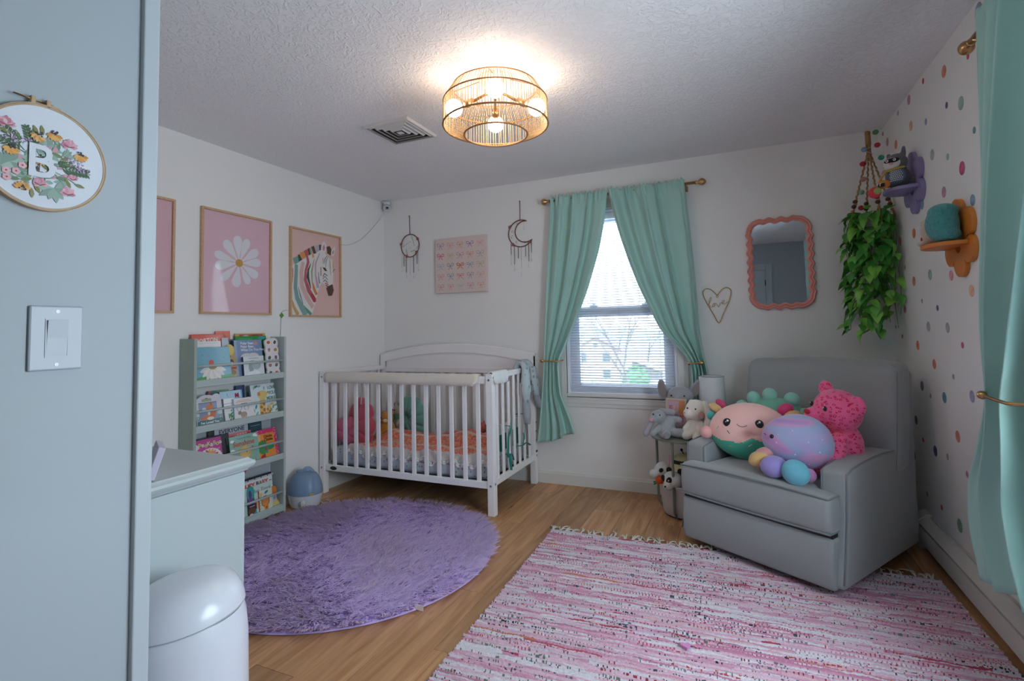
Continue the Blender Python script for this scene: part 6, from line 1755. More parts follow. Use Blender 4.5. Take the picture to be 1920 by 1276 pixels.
# donut
PINKP = '#fcc9c0'
dn = thing('donut_plush', 'round pink plush with a smiling face and green lower half on the armchair', 'soft toy', at_chair(-.150, .30, .620), CHR @ rotm(-.16, 0, .36))
def dcol(p):
    lim = -.052 + .012 * math.sin(p.x * 26 + .4) + .006 * math.sin(p.x * 55)
    return '#46b094' if p.z < lim and p.y < .05 else PINKP
def dfn(q):
    rr = math.hypot(q.x - .04, q.z + .15)
    k = 1 - .30 * math.exp(-(rr / .13) ** 2) if q.y < 0 else 1
    puck = 1 - .025 * math.sin(math.atan2(q.z + .15, q.x - .04) * 8) * math.exp(-(rr / .35) ** 2)
    return Vector((q.x, q.y * k * puck, q.z))
PLUSHC = attr_mat('smooth_plush', .85, (260, .06, .001), .5)
MB().ell((0, 0, 0), (.212, .105, .156), None, 120, 72, '#ffffff', 0, dfn, dcol).build('body', PLUSHC, dn, True)
def limb(e, nm, p, r, h, rot=None): 
    return MB().ell(p, r, rot, 20, 14).build(nm, mat('plush_' + h.strip('#'), h, .85, (260, .06, .001), None, .5) if 'plush_' + h.strip('#') not in bpy.data.materials else bpy.data.materials['plush_' + h.strip('#')], e, True)
limb(dn, 'paw', (-.225, -.03, -.025), (.035, .035, .035), '#f4b3b0'); limb(dn, 'paw', (.07, -.095, -.135), (.058, .04, .042), '#f6b8ae', rotm(0, -.2))
limb(dn, 'frill_petal', (-.185, .03, .115), (.045, .022, .024), '#e0bb80', rotm(0, .5)); limb(dn, 'frill_petal', (-.212, .03, .07), (.026, .022, .026), '#53b0aa'); limb(dn, 'frill_petal', (-.165, .06, .142), (.036, .02, .022), '#cf4a76', rotm(0, .7))
limb(dn, 'frill_petal', (.175, .05, .130), (.045, .03, .034), '#cf3f72', rotm(0, -.6)); limb(dn, 'frill_petal', (.21, .03, .095), (.048, .03, .032), '#e0bb80', rotm(0, -.5)); limb(dn, 'frill_petal', (.235, .02, .062), (.036, .028, .026), '#4fb3b3', rotm(0, .3))
def on_front(x, z):   # depth of the donut's front there
    s = 1 - (x / .212) ** 2 - (z / .156) ** 2
    return -.105 * math.sqrt(max(s, 0))
for s in (-1, 1):
    x, z = -.03 + s * .082 + .015, .042 + .002 * s
    y = on_front(x, z)
    ey = MB().ell((x, y, z), (.022, .006, .023), None, 20, 12).build('eye', BLACK, dn, True)
    MB().ell((x + .003, y - .005, z + .010), (.006, .003, .006)).ell((x - .006, y - .005, z + .003), (.003, .003, .003)).build('eye_shine', WHITE, ey, True)
MB().tube(smooth_path([(-.045, on_front(-.045, .035) - .001, .036), (-.033, on_front(-.033, .026) - .001, .026), (-.012, on_front(-.012, .022) - .001, .023), (.008, on_front(.008, .03) - .001, .032)], 5), .0016, 6).build('smile', ink('#3a2a2a'), dn)
mb = MB()
for (x, z, a, c) in ((-.09, -.012, -.9, '#4a3a3a'), (.02, -.072, .6, '#dfe6df'), (-.08, -.085, .3, '#d9b46a'), (-.15, .01, .9, '#a8a39a'), (.10, .0, .4, '#d98a3a'), (.12, -.06, 1.2, '#cf4a76')):
    y = on_front(x, z) - .0005
    mb.tube([(x - .011 * math.cos(a), y, z - .011 * math.sin(a)), (x + .011 * math.cos(a), y, z + .011 * math.sin(a))], .0017, 5, False, c)
mb.build('sprinkles', FELT, dn)
MB().tube([(.0, -.045, -.022), (.010, -.048, -.027), (.022, -.046, -.024), (.034, -.048, -.028), (.045, -.045, -.018)], .0022, 5).build('tuft_stitch', ink('#8a2f3a'), dn)
# green knobbly one behind
gn = thing('green_plush', 'seafoam green plush with round knobs behind the pink donut plush', 'soft toy', at_chair(-.115, .49, .628), CHR @ rotm(-.10, 0, .25))
GR = mat('seafoam_plush', '#74b39b', .85, (260, .06, .001), None, .5); GRL = mat('pale_seafoam_plush', '#8cc7b8', .85, (260, .06, .001), None, .5)
MB().ell((0, 0, .0), (.205, .085, .165), None, 40, 28).build('body', GR, gn, True)
for (x, z, r_) in ((-.17, .105, .034), (-.105, .155, .038), (-.015, .178, .040), (.10, .158, .042), (.165, .082, .036), (.20, .04, .030)):
    MB().ell((x, -.01, z), (r_, r_ * .9, r_)).build('knob', GRL, gn, True)
# whale-like tie-dye plush
MARB = mat('marbled_plush', '#b9a9d8', .82, (260, .06, .001), None, .5)
nt = MARB.node_tree
tc = nt.nodes.new('ShaderNodeTexCoord'); mp = nt.nodes.new('ShaderNodeMapping'); mp.inputs['Rotation'].default_value = (0, .25, 0); mp.inputs['Scale'].default_value = (1.8, 1.8, 7.5); mp.inputs['Location'].default_value = (.4, 0, .55)
nz = nt.nodes.new('ShaderNodeTexNoise'); nz.inputs['Scale'].default_value = 1.1; nz.inputs['Detail'].default_value = 1.5; nz.inputs['Distortion'].default_value = .7
rp = nt.nodes.new('ShaderNodeValToRGB'); el = rp.color_ramp.elements
el[0].position = .28; el[0].color = (*lin('#d89ac0'), 1); el[1].position = .72; el[1].color = (*lin('#8f8fc8'), 1)
for pos, c in ((.38, '#d3a3cf'), (.44, '#b3aad6'), (.49, '#a3b6da'), (.54, '#d39fcf'), (.62, '#a88fce')):
    x = el.new(pos); x.color = (*lin(c), 1)
nt.links.new(tc.outputs['Object'], mp.inputs[0]); nt.links.new(mp.outputs[0], nz.inputs['Vector']); nt.links.new(nz.outputs['Fac'], rp.inputs['Fac']); nt.links.new(rp.outputs['Color'], nt.nodes['Principled BSDF'].inputs['Base Color'])
fs_ = thing('tie_dye_plush', 'lilac tie-dyed egg-shaped plush with coloured fins in the middle of the armchair', 'soft toy', at_chair(.162, .20, .630), CHR @ rotm(-.06, .12, .42))
def ffn(q):
    k = 1 + .10 * q.x
    return Vector((q.x, q.y * k, q.z * k * (1 - .06 * q.x * q.x)))
MB().ell((0, 0, 0), (.160, .115, .134), None, 48, 32, None, 0, ffn).build('body', MARB, fs_, True)
eyx, eyz = -.108, .012
MB().ell((eyx, -.083, eyz), (.0095, .006, .011)).build('eye', BLACK, fs_, True)
MB().tube([(-.137, -.058, .010), (-.142, -.051, .015), (-.147, -.044, .013)], .0014, 5).build('mouth', ink('#3a3f6a'), fs_)
mb = MB()
for (x, z) in ((-.085, -.012), (-.08, .028), (.05, .02), (.10, -.02), (.06, -.085), (.105, .04), (-.02, .06), (.0, -.05)):
    s = 1 - (x / .160) ** 2 - (z / .134) ** 2
    mb.ell((x, -.115 * math.sqrt(s) * (1 + .1 * x / .16) - .001, z), (.0035, .002, .0035), None, 8, 5)
mb.build('star_specks', mat('star_white', '#e6e3ee', .8), fs_, True)
limb(fs_, 'fin', (-.155, -.05, -.115), (.055, .05, .036), '#dfb877', rotm(0, -.5)); limb(fs_, 'fin', (-.135, -.03, -.085), (.05, .045, .03), '#d99a9a', rotm(0, -.4))
limb(fs_, 'fin', (-.085, -.115, -.125), (.062, .055, .052), '#9d90d0', rotm(0, -.25))
limb(fs_, 'fin', (.01, -.165, -.122), (.062, .045, .058), '#6fb8cc', rotm(0, .5)); limb(fs_, 'fin', (.065, -.12, -.130), (.030, .032, .032), '#bf7fb0')
# pink bear
LIPS = mat('lips_pattern_plush', '#fa6a9c', .85, (260, .06, .001), None, .5)
nt = LIPS.node_tree
tc = nt.nodes.new('ShaderNodeTexCoord'); vo = nt.nodes.new('ShaderNodeTexVoronoi'); vo.inputs['Scale'].default_value = 46
mp = nt.nodes.new('ShaderNodeMapping'); mp.inputs['Scale'].default_value = (1, 1, 1.5)
rp = nt.nodes.new('ShaderNodeValToRGB'); rp.color_ramp.interpolation = 'CONSTANT'; el = rp.color_ramp.elements
el[0].position = 0; el[0].color = (*lin('#fa6a9c'), 1); el[1].position = .20; el[1].color = (*lin('#dd1c50'), 1)
x = el.new(.36); x.color = (*lin('#fa6a9c'), 1)
nt.links.new(tc.outputs['Object'], mp.inputs[0]); nt.links.new(mp.outputs[0], vo.inputs['Vector']); nt.links.new(vo.outputs['Distance'], rp.inputs['Fac']); nt.links.new(rp.outputs['Color'], nt.nodes['Principled BSDF'].inputs['Base Color'])
br = thing('pink_bear', 'hot pink teddy bear with a red lips pattern at the right of the armchair', 'teddy bear', at_chair(.235, .43, .475), CHR @ rotm(.0, .10, -.48))
plush('body', [('e', (.01, .02, .12), (.105, .09, .125)), ('c', (.07, -.05, .16), (.105, -.11, .075), .045, .05), ('c', (-.07, -.05, .16), (-.10, -.10, .09), .042, .045), ('c', (.06, -.06, .06), (.09, -.15, .055), .05, .05), ('c', (-.06, -.06, .06), (-.08, -.15, .05), .05, .05)], LIPS, br)
hd = plush('head', [('e', (0, 0, .295), (.122, .105, .108)), ('e', (-.095, .01, .385), (.048, .024, .046)), ('e', (.115, .01, .345), (.050, .024, .050)), ('e', (-.03, -.085, .27), (.055, .045, .045))], LIPS, br)
MB().ell((-.035, -.105, .268), (.050, .038, .040)).build('muzzle', mat('hot_pink_plush', '#f5649a', .85, (260, .06, .001), None, .5), hd, True)
MB().ell((-.038, -.140, .288), (.021, .010, .013)).build('nose', mat('red_nose', '#c22a3c', .8), hd, True)
MB().tube(smooth_path([(-.065, -.132, .255), (-.045, -.139, .247), (-.03, -.140, .256), (-.012, -.135, .250), (.004, -.126, .258)], 4), .0014, 5).build('mouth', ink('#7a1f35'), hd)
for s, y in ((-.072, -.088), (.036, -.098)):
    ey = MB().ell((s, y, .318), (.011, .007, .013)).build('eye', BLACK, hd, True)
    MB().ell((s - .003, y - .006, .323), (.003, .002, .003)).build('eye_shine', WHITE, ey, True)

# ------------------------------------------------------------------ soft toys and print on the side table
GREYP = mat('grey_curl_plush', '#a5a6aa', .95, (170, .7, .006), None, .4)
GREYS = mat('grey_short_plush', '#a09da4', .92, (220, .25, .002), None, .4)
CREAMB = mat('cream_bunny_plush', '#efe6da', .93, (170, .35, .004), None, .4)
el_ = thing('elephant_plush', 'grey plush elephant with big ears behind the small framed print', 'soft toy', (-.375, 3.705, TZ + .001), rotm(0, 0, -.1))
plush('body', [('e', (0, 0, .10), (.09, .075, .105)), ('e', (0, -.025, .238), (.088, .074, .072)), ('c', (-.005, -.08, .240), (-.010, -.108, .225), .024, .020), ('c', (-.010, -.108, .225), (-.012, -.108, .17), .020, .017), ('c', (-.05, -.05, .04), (-.07, -.10, .035), .036, .034), ('c', (.05, -.05, .04), (.07, -.10, .035), .036, .034)], GREYS, el_)
for s in (-1, 1):
    ear = [(-.01, .02), (.006, .055), (.030, .095), (.048, .092), (.050, .045), (.036, .0), (.014, -.025), (-.004, -.02)] if s > 0 else [(0, 0), (.018, .04), (.034, .085), (.052, .088), (.062, .04), (.056, -.02), (.035, -.05), (.006, -.035)]
    Q = smooth_path([(s * (.070 + u * 1.35), -.01 - .0 * u, .262 + v * .95) for u, v in ear], 4, True)
    e_ = MB().prism([(q.x, q.z) for q in Q], -.010, .010, lambda u, v, w: (u, w - .015, v)).build('ear', GREYS, el_, None, .005)
    Q2 = [(s * (.070 + .05) + (q.x - s * .12) * .78, .28 + (q.z - .28) * .78) for q in Q]
    MB().prism(Q2, -.0275, -.0255, lambda u, v, w: (u, w, v)).build('inner_ear', mat('ear_lining', '#8b8280', .9) if 'ear_lining' not in bpy.data.materials else bpy.data.materials['ear_lining'], e_)
    ball('eye', (s * .042 - .005, -.086, .250), .0065, BLACK, el_)
fr2 = thing('fun_print', 'small beige framed colourful lettering print on the side table', 'picture frame', (-.468, 3.562, TZ + .001), F_BACK @ rotm(-.10, -.22))
mb = MB(); ring(mb, 0, .138, 0, .240, .014, -.014, 0); mb.build('frame', wood('sand_frame', '#b7a48b', '#c4b299'), fr2, None, .0015)
p = MB(); p.rect(.014, .124, .014, .226, '#cfa3b4'); p.rect(.086, .124, .12, .226, '#d98a62'); p.rect(.014, .124, .014, .06, '#c7b08a'); p.disc(.05, .04, .03, .02, 0, '#6f9ab0')
o = p.build('art_print', PRINT, fr2, fix=False); o.location = (0, 0, -.006)
for s, u, v, c in (('F', .032, .172, '#c4667c'), ('U', .068, .170, '#d6b9a0'), ('N', .103, .165, '#dd9a35'), ('B', .070, .115, '#4f93a8'), ('E', .103, .110, '#cf6a72')): text('lettering', s, .052, (u, v, -.0048), fr2, ink(c), None, 'CENTER', .0004, .9, 0, 1, .0022)
MB().box(.014, .124, .014, .226, -.004, -.003).build('glass', PICGLASS, fr2)
MB().bx((.072, .09, -.05), (.04, .17, .004), rotm(.35)).build('easel_leg', mat('easel_board', '#8a7a66', .7), fr2)
gb = thing('grey_bunny', 'curly grey plush bunny sprawled at the left rim of the side table', 'soft toy', (-.455, 3.505, TZ + .001), rotm(0, 0, .25))
plush('body', [('e', (.0, .0, .058), (.058, .055, .056)), ('e', (.012, .0, .095), (.048, .045, .045)), ('c', (-.03, -.035, .03), (-.015, -.085, .028), .026, .030), ('c', (.035, -.03, .032), (.085, -.055, .032), .027, .032), ('c', (.04, -.005, .115), (.075, -.03, .112), .020, .022), ('c', (-.04, -.01, .07), (-.09, -.035, .028), .02, .022)], GREYP, gb, .005)
hd = plush('head', [('e', (-.052, -.015, .132), (.048, .043, .042)), ('e', (-.085, -.035, .118), (.026, .024, .022))], GREYP, gb, .005)
MB().ell((-.100, -.056, .116), (.014, .009, .013)).build('nose', mat('bunny_pink', '#d59aa2', .8), hd, True)
for p_ in ((-.045, -.055, .146), (-.085, -.045, .150)): ball('eye', p_, .0045, BLACK, hd)
MB().capsule((-.03, .005, .165), (.035, -.01, .158), .017, .022, 12).build('ear', GREYS, hd, True)
MB().capsule((-.080, .01, .11), (-.135, -.02, .022), .015, .020, 12).build('ear', GREYS, hd, True)
for a, b in (((-.013, -.113, .028), (.018, .004, .022)), ((.112, -.072, .032), (.014, .012, .020))): MB().ell(a, b).build('foot_pad', mat('pad_grey', '#8d868a', .9) if 'pad_grey' not in bpy.data.materials else bpy.data.materials['pad_grey'], gb, True)
wb2 = thing('cream_bunny', 'cream plush bunny with long drooping ears at the front of the side table', 'soft toy', (-.262, 3.495, TZ + .001), rotm(0, 0, -.35))
plush('body', [('e', (0, 0, .065), (.052, .048, .068)), ('c', (-.03, -.03, .03), (-.042, -.075, .026), .028, .028), ('c', (.03, -.03, .03), (.030, -.085, .026), .028, .028), ('c', (-.04, -.015, .10), (-.055, -.055, .062), .019, .02), ('c', (.04, -.015, .10), (.035, -.06, .07), .02, .02)], CREAMB, wb2, .005)
hd = plush('head', [('e', (0, -.01, .182), (.066, .062, .066)), ('e', (-.028, -.05, .162), (.038, .03, .036))], CREAMB, wb2, .005)
plush('ear', [('c', (.052, .0, .222), (.082, -.012, .15), .022, .026), ('c', (.082, -.012, .15), (.080, -.035, .045), .026, .030)], CREAMB, hd, .005)
plush('ear', [('c', (-.045, .025, .222), (-.075, .04, .15), .02, .022), ('c', (-.075, .04, .15), (-.07, .04, .06), .022, .024)], CREAMB, hd, .005)
MB().ell((.050, -.048, .158), (.022, .014, .024)).build('cheek', mat('blush_cheek', '#cf9f94', .9), hd, True)
for p_ in ((-.030, -.070, .198), (.022, -.068, .196)): ball('eye', p_, .0052, BLACK, hd)
ball('nose', (-.045, -.080, .170), .005, mat('nose_pink', '#cfa39c', .8), hd)

# ------------------------------------------------------------------ soft toys in the basket
BX_, BY_ = TX + .012, TY - .015
t = thing('panda_plush', 'black and white plush panda hanging over the basket rim', 'soft toy', (BX_ - .075, BY_ - .115, .205), rotm(0, 0, -.35))
plush('head', [('e', (0, -.02, .035), (.062, .055, .055)), ('e', (-.005, -.075, .010), (.032, .03, .026)), ('c', (0, .02, .01), (.04, .06, -.05), .05, .05)], mat('white_plush', '#dcdad6', .93, (190, .3, .003), None, .4), t)
MB().ell((.002, -.074, .042), (.017, .010, .025), rotm(0, .5)).ell((-.042, -.055, .045), (.014, .014, .024), rotm(0, -.5)).build('eye_patch', mat('black_plush', '#2a2624', .95), t, True)
MB().ell((-.03, .0, .085), (.020, .012, .022), rotm(0, -.6)).ell((.04, .01, .088), (.02, .012, .02)).build('ear', bpy.data.materials['black_plush'], t, True)
ball('eye', (.005, -.085, .046), .004, WHITE, t); ball('nose', (-.008, -.106, .012), .006, ink('#3a2c2a'), t)
t = thing('unicorn_plush', 'white plush animal with a tall pink-lined ear at the left of the basket', 'soft toy', (BX_ - .135, BY_ - .04, .215), rotm(0, 0, -.9))
plush('head', [('e', (0, -.02, .065), (.05, .055, .05)), ('e', (0, -.085, .045), (.03, .03, .028)), ('c', (0, .02, .03), (.02, .03, -.05), .045, .045)], bpy.data.materials['white_plush'], t)
MB().ell((.035, .02, .135), (.016, .010, .045), rotm(0, .15)).build('ear', bpy.data.materials['white_plush'], t, True)
MB().ell((.035, .011, .135), (.010, .004, .034), rotm(0, .15)).build('ear_lining', bpy.data.materials['bunny_pink'], t, True)
MB().ell((.038, -.055, .072), (.013, .018, .012), rotm(.4, 0, .5)).build('eye_patch', bpy.data.materials['black_plush'], t, True)
MB().ell((-.04, -.03, .02), (.02, .02, .018)).build('lilac_mane', mat('lilac_plush', '#b3a9cf', .9), t, True)
t = thing('bee_plush', 'pale yellow and black striped plush bee in the middle of the basket', 'soft toy', (BX_ - .005, BY_ - .03, .265), rotm(0, 0, .4))
mb = MB()
def beecol(p):
    return '#2c2624' if -.035 < p.z < -.008 or .036 < p.z < .058 else '#d8cf9c'
MB().ell((0, 0, .03), (.105, .095, .10), None, 40, 40, '#ffffff', 0, None, beecol).build('body', FELT, t, True)
MB().tube([(-.02, -.02, .125), (-.035, -.03, .15)], .003, 6).ell((-.036, -.031, .154), .009).build('antenna', bpy.data.materials['black_plush'], t, True)
MB().tube([(.03, -.02, .125), (.045, -.03, .15)], .003, 6).ell((.046, -.031, .154), .009).build('antenna', bpy.data.materials['black_plush'], t, True)
MB().ell((.03, -.085, -.02), (.014, .006, .010)).build('cheek', bpy.data.materials['bunny_pink'], t, True)
t = thing('dark_cat_plush', 'black pointed-ear plush at the right of the basket beside the chair', 'soft toy', (BX_ + .10, BY_ - .03, .265), rotm(0, 0, .2))
plush('head', [('e', (0, 0, .02), (.05, .05, .05)), ('c', (0, 0, .0), (0, .02, -.05), .04, .04), ('c', (-.015, 0, .05), (-.01, 0, .115), .03, .006), ('c', (.03, 0, .05), (.038, 0, .115), .024, .006)], bpy.data.materials['black_plush'], t)
MB().ell((-.02, -.044, .012), (.02, .012, .016)).build('muzzle', mat('tan_plush', '#b98a68', .9), t, True)
for s in (-.028, .012): ball('eye', (s, -.046, .034), .005, ink('#c9b070'), t)
t = thing('carrot_toy', 'round orange felt carrot with a green top hanging at the basket rim', 'toy', (BX_ - .168, BY_ - .098, .222))
MB().ell((0, 0, 0), (.026, .026, .025)).build('orange_ball', mat('orange_felt', '#dd5a2c', .9), t, True)
MB().ell((-.026, -.01, -.020), (.014, .008, .007), rotm(0, -.6)).ell((-.030, 0, -.014), (.012, .007, .006), rotm(0, -.2)).build('green_top', bpy.data.materials['green_felt'], t, True)
MB().tube([(.02, .01, .012), (.04, .03, .01)], .003, 6).build('cord', RIB, t)

# ------------------------------------------------------------------ daisy wall shelves
def flower_shelf(name, label, y, z, R_, zs, m, npet, yaw0):
    e = thing(name, label, 'wall shelf', (XR, y, z), F_RIGHT)
    P = []
    for k in range(120):
        a = 2 * PI * k / 120
        c = abs(math.cos((a - yaw0) * npet / 2))
        rr = R_ * (.66 + .34 * c ** .55)
        P.append((rr * math.cos(a), rr * math.sin(a)))
    n = 120; vs = []; fs = []
    Hc = [(.030 * math.cos(2 * PI * k / n), .030 * math.sin(2 * PI * k / n) - .035) for k in range(n)]
    for w in (.001, .019):
        vs += [(u, v, w) for u, v in P] + [(u, v, w) for u, v in Hc]
    for k in range(n):
        j = (k + 1) % n
        fs += [(k, j, n + j, n + k), (2 * n + k, 2 * n + j, 3 * n + j, 3 * n + k), (k, j, 2 * n + j, 2 * n + k), (n + k, n + j, 3 * n + j, 3 * n + k)]
    MB().add(vs, fs).build('flower_back', m, e, 40, .002)
    P = [(-.115, .018)] + [(.115 * math.sin(t) if abs(t) < PI / 2 else 0, .018 + .128 * abs(math.cos(t)) ** .8) for t in np.linspace(-PI / 2 + .05, PI / 2 - .05, 24)] + [(.115, .018)]
    MB().prism(P, zs - .009, zs + .009, lambda u, v, w: (u, w, v)).build('shelf_board', m, e, None, .003)
    return e
PURP = mat('lilac_shelf_paint', '#8d84ae', .5); ORNG = mat('orange_shelf_paint', '#cf7a2c', .45)
flower_shelf('flower_shelf', 'lilac flower-shaped wall shelf holding the raccoon toy', 3.325, 1.945, .165, -.035, PURP, 6, PI / 2)
flower_shelf('flower_shelf', 'orange flower-shaped wall shelf holding the hedgehog toy', 2.775, 1.565, .168, -.030, ORNG, 6, PI / 2)
t = thing('raccoon_toy', 'grey plush raccoon activity toy on the lilac flower shelf', 'soft toy', (.818, 3.30, 1.921), rotm(0, 0, -.62))
RAC = mat('charcoal_plush', '#6a6c70', .92, (190, .25, .003), None, .3)
plush('body', [('e', (0, 0, .055), (.058, .05, .060)), ('e', (0, -.01, .135), (.052, .048, .050)), ('e', (-.038, .0, .182), (.012, .008, .018)), ('c', (.030, .0, .175), (.034, .0, .212), .014, .009), ('c', (.045, .02, .04), (.075, .01, .03), .02, .016)], RAC, t, .005)
MB().ell((-.006, -.046, .128), (.040, .020, .032)).build('face', mat('face_white', '#d5d3d0', .9), t, True)
MB().ell((.0, -.060, .140), (.036, .010, .014)).build('mask', bpy.data.materials['black_plush'], t, True)
for s in (-.018, .016):
    ey = MB().ell((s, -.068, .141), (.007, .004, .007)).build('eye', WHITE, t, True); ball('pupil', (s, -.0715, .141), .0035, BLACK, ey)
MB().ell((0, -.070, .122), (.010, .007, .006)).build('beak', bpy.data.materials['bunny_pink'], t, True)
MB().ell((.012, -.040, .058), (.044, .020, .042)).build('belly', mat('denim_cloth', '#5f7486', .9), t, True)
mb = MB()
for i in range(7):
    for j in range(6):
        u, v = .012 + (i - 3) * .0085 + (.004 if j % 2 else 0), .058 + (j - 2.5) * .0095
        s = 1 - ((u - .012) / .044) ** 2 - ((v - .058) / .042) ** 2
        if s > .25:
            y = -.040 - .020 * math.sqrt(s) - .0006
            mb.add([(u - .0032, y, v - .003), (u + .0032, y, v - .003), (u, y, v + .004)], [(0, 1, 2)], '#d9d8d4')
mb.build('triangle_print', FELT, t)
MB().tube(smooth_path([(-.05, -.02, .10), (-.03, -.05, .092), (.02, -.052, .096), (.045, -.03, .10)], 4), .007, 8).tube(smooth_path([(-.03, -.05, .092), (-.055, -.06, .06), (-.06, -.062, .02)], 4), .006, 8).build('yellow_scarf', mat('mustard_cloth', '#b79a4f', .9), t, True)
MB().ell((-.035, -.085, .018), (.032, .026, .022)).build('orange_foot', mat('orange_plush', '#d98a3a', .9), t, True)
MB().tube([(-.06, -.10, .014), (-.02, -.115, .010)], .010, 8, False, '#2c2a2c').tube([(-.052, -.103, .015), (-.045, -.106, .014)], .0105, 8, False, '#d9d8d4').tube([(-.036, -.109, .012), (-.030, -.111, .012)], .0105, 8, False, '#d9d8d4').build('striped_cuff', FELT, t, True)
MB().ell((-.066, -.112, -.022), (.030, .028, .030)).build('red_foot', mat('red_plush', '#d8404c', .9), t, True)
MB().capsule((-.055, -.10, .01), (-.075, -.118, -.005), .010, .012).build('leg', mat('mustard_cloth2', '#b59a62', .9), t, True)
MB().ell((-.045, -.13, -.020), (.018, .018, .018)).build('green_foot', mat('olive_plush', '#a3a86a', .9), t, True)
t = thing('hedgehog_toy', 'plush hedgehog with curly teal back on the orange flower shelf', 'soft toy', (.812, 2.745, 1.5455), rotm(0, 0, -1.75))
HF = mat('teal_boucle', '#4f9a98', .95, (150, 1.0, .012), (60, .25), .3)
plush('curly_back', [('e', (.01, .01, .078), (.062, .060, .080)), ('e', (.02, .02, .03), (.056, .052, .032)), ('e', (.015, .015, .132), (.056, .054, .034))], HF, t, .005)
plush('body', [('e', (-.055, -.015, .06), (.030, .045, .056)), ('e', (-.075, -.03, .098), (.022, .026, .022)), ('c', (-.06, -.03, .02), (-.085, -.06, .012), .012, .012)], mat('beige_face_plush', '#c4b0a2', .93, (200, .3, .003), None, .3), t, .004)
ball('nose', (-.098, -.046, .098), .007, ink('#4a3530'), t)
MB().ell((-.062, -.02, .135), (.014, .010, .014)).build('ear', bpy.data.materials['bunny_pink'], t, True)
MB().ell((-.082, -.05, .030), (.010, .008, .016)).build('red_heart', mat('red_felt', '#b3333f', .9), t, True)
ball('eye', (-.085, -.045, .108), .004, BLACK, t)

# ------------------------------------------------------------------ macrame hanger, pompom garland, trailing plant
HX, HY = .785, 3.725
mh = thing('macrame_hanger', 'jute plant hanger with wooden beads hung from the ceiling in the right corner', 'plant hanger', (HX, HY, 1.62))
JUTE = mat('jute_rope', '#a07a4c', .9, (300, .6, .002), (60, .15))
WB = mat('dark_wood_bead', '#4a2d22', .4); WBL = mat('light_wood_bead', '#b57f55', .5)
MB().tube([(0, 0, .82), (0, 0, .795), (.010, 0, .785), (.012, 0, .772), (.004, 0, .765)], .0022, 6).build('ceiling_hook', WHITE, mh, True)
for k in range(4):
    a = .113 + k * PI / 2
    P = []
    for q in range(40):
        t_ = q / 39
        z = .765 - .60 * t_
        rr = .008 + (.115 * max(0, (t_ - .24)) / .70 if t_ > .24 else 0)
        tw = .003 * math.sin(t_ * 120)
        P.append((rr * math.cos(a) + tw, rr * math.sin(a) + tw, z))
    rp_ = MB().tube(P, [.0046 + .0012 * abs(math.sin(q * .9)) for q in range(40)], 8).build('rope', JUTE, mh, True)
    for (t_, big) in ((.72, 1), (.755, 0), (.79, 1), (.83, 0)):
        q = P[int(t_ * 39)]
        MB().ell(q, (.014, .014, .012) if big else (.010, .010, .010)).build('bead', WB if big else WBL, rp_, True)
MB().tube([(.0, .0, .765), (.0, 0, .68)], .015, 10).build('knot', JUTE, mh, True)
MB().tube([(0, 0, .62), (0, 0, .595)], .015, 10).build('knot', JUTE, mh, True)
pg = thing('pompom_garland', 'string of small felt pompoms wound round the jute hanger', 'garland', (HX, HY, 1.62))
PC = ['#4f8a5a', '#b02f3a', '#7f9ab5', '#3f9a80', '#b0303a', '#b393b8', '#c08a80', '#b5303c', '#7fae94', '#b0343c', '#6f9a5a']
pos = [(.035, .745), (.040, .665), (-.028, .648), (.055, .585), (-.040, .560), (.068, .49), (-.042, .465), (.085, .41), (-.055, .385), (-.062, .29), (-.082, .215)]
mb = MB().tube(smooth_path([(0, -.02, .76)] + [(u, -.022, z) for u, z in pos], 4), .0012, 5); mb.build('string', RIB, pg)
for (u, z), c in zip(pos, PC):
    o = MB().ell((u, -.026, z), (.0165, .0165, .0150), None, 16, 12).build('pompom', mat('felt_' + c.strip('#'), c, .95, (350, .6, .002)) if 'felt_' + c.strip('#') not in bpy.data.materials else bpy.data.materials['felt_' + c.strip('#')], pg, True)
pt = thing('trailing_plant', 'leafy green trailing pothos cascading from the jute hanger', 'plant', (HX, HY, 1.79))
LEAF = mat('pothos_leaf', '#3f8a2f', .38, None, None, 0, 0, .1)
nt = LEAF.node_tree
oi = nt.nodes.new('ShaderNodeObjectInfo'); rp = nt.nodes.new('ShaderNodeValToRGB'); el = rp.color_ramp.elements
el[0].color = (*lin('#34802e'), 1); el[1].color = (*lin('#86c44e'), 1); x = el.new(.55); x.color = (*lin('#4a9a3a'), 1)
nt.links.new(oi.outputs['Random'], rp.inputs['Fac']); nt.links.new(rp.outputs['Color'], nt.nodes['Principled BSDF'].inputs['Base Color'])
nt.nodes['Principled BSDF'].inputs['Subsurface Weight'].default_value = 0
leaf_m = []
for q in range(4):
    bend = (.25, .45, .1, .35)[q]; wv = (.62, .55, .70, .66)[q]
    vs = []; fs = []
    prof = [(0, .02), (.06, .55), (.2, .95), (.38, 1), (.58, .8), (.78, .45), (.92, .16), (1, .01)]
    for (t_, w) in prof:
        for s in (-1, -.5, 0, .5, 1):
            vs.append((s * w * wv * .5, t_ if abs(s) < .9 or t_ > .05 else t_ - .03, -bend * t_ * t_ + .10 * abs(s) * w + .015 * math.sin(t_ * 9 + s * 3)))
    for i in range(len(prof) - 1):
        for j in range(4): a = i * 5 + j; fs.append((a, a + 1, a + 6, a + 5))
    me = MB().add(vs, fs).mesh('leaf', LEAF); me.shade_smooth(); leaf_m.append(me)
POT = MB().lathe([(.0, -.055), (.062, -.055), (.075, .0), (.082, .05), (.078, .05), (.07, .0), (0, -.01)], (0, 0, 0), 32).build('pot', mat('pot_white', '#cfc9c2', .6), pt, 40)
r = random.Random(42)
VINE = mat('vine_stem', '#5a7a3a', .6)
nleaf = 0
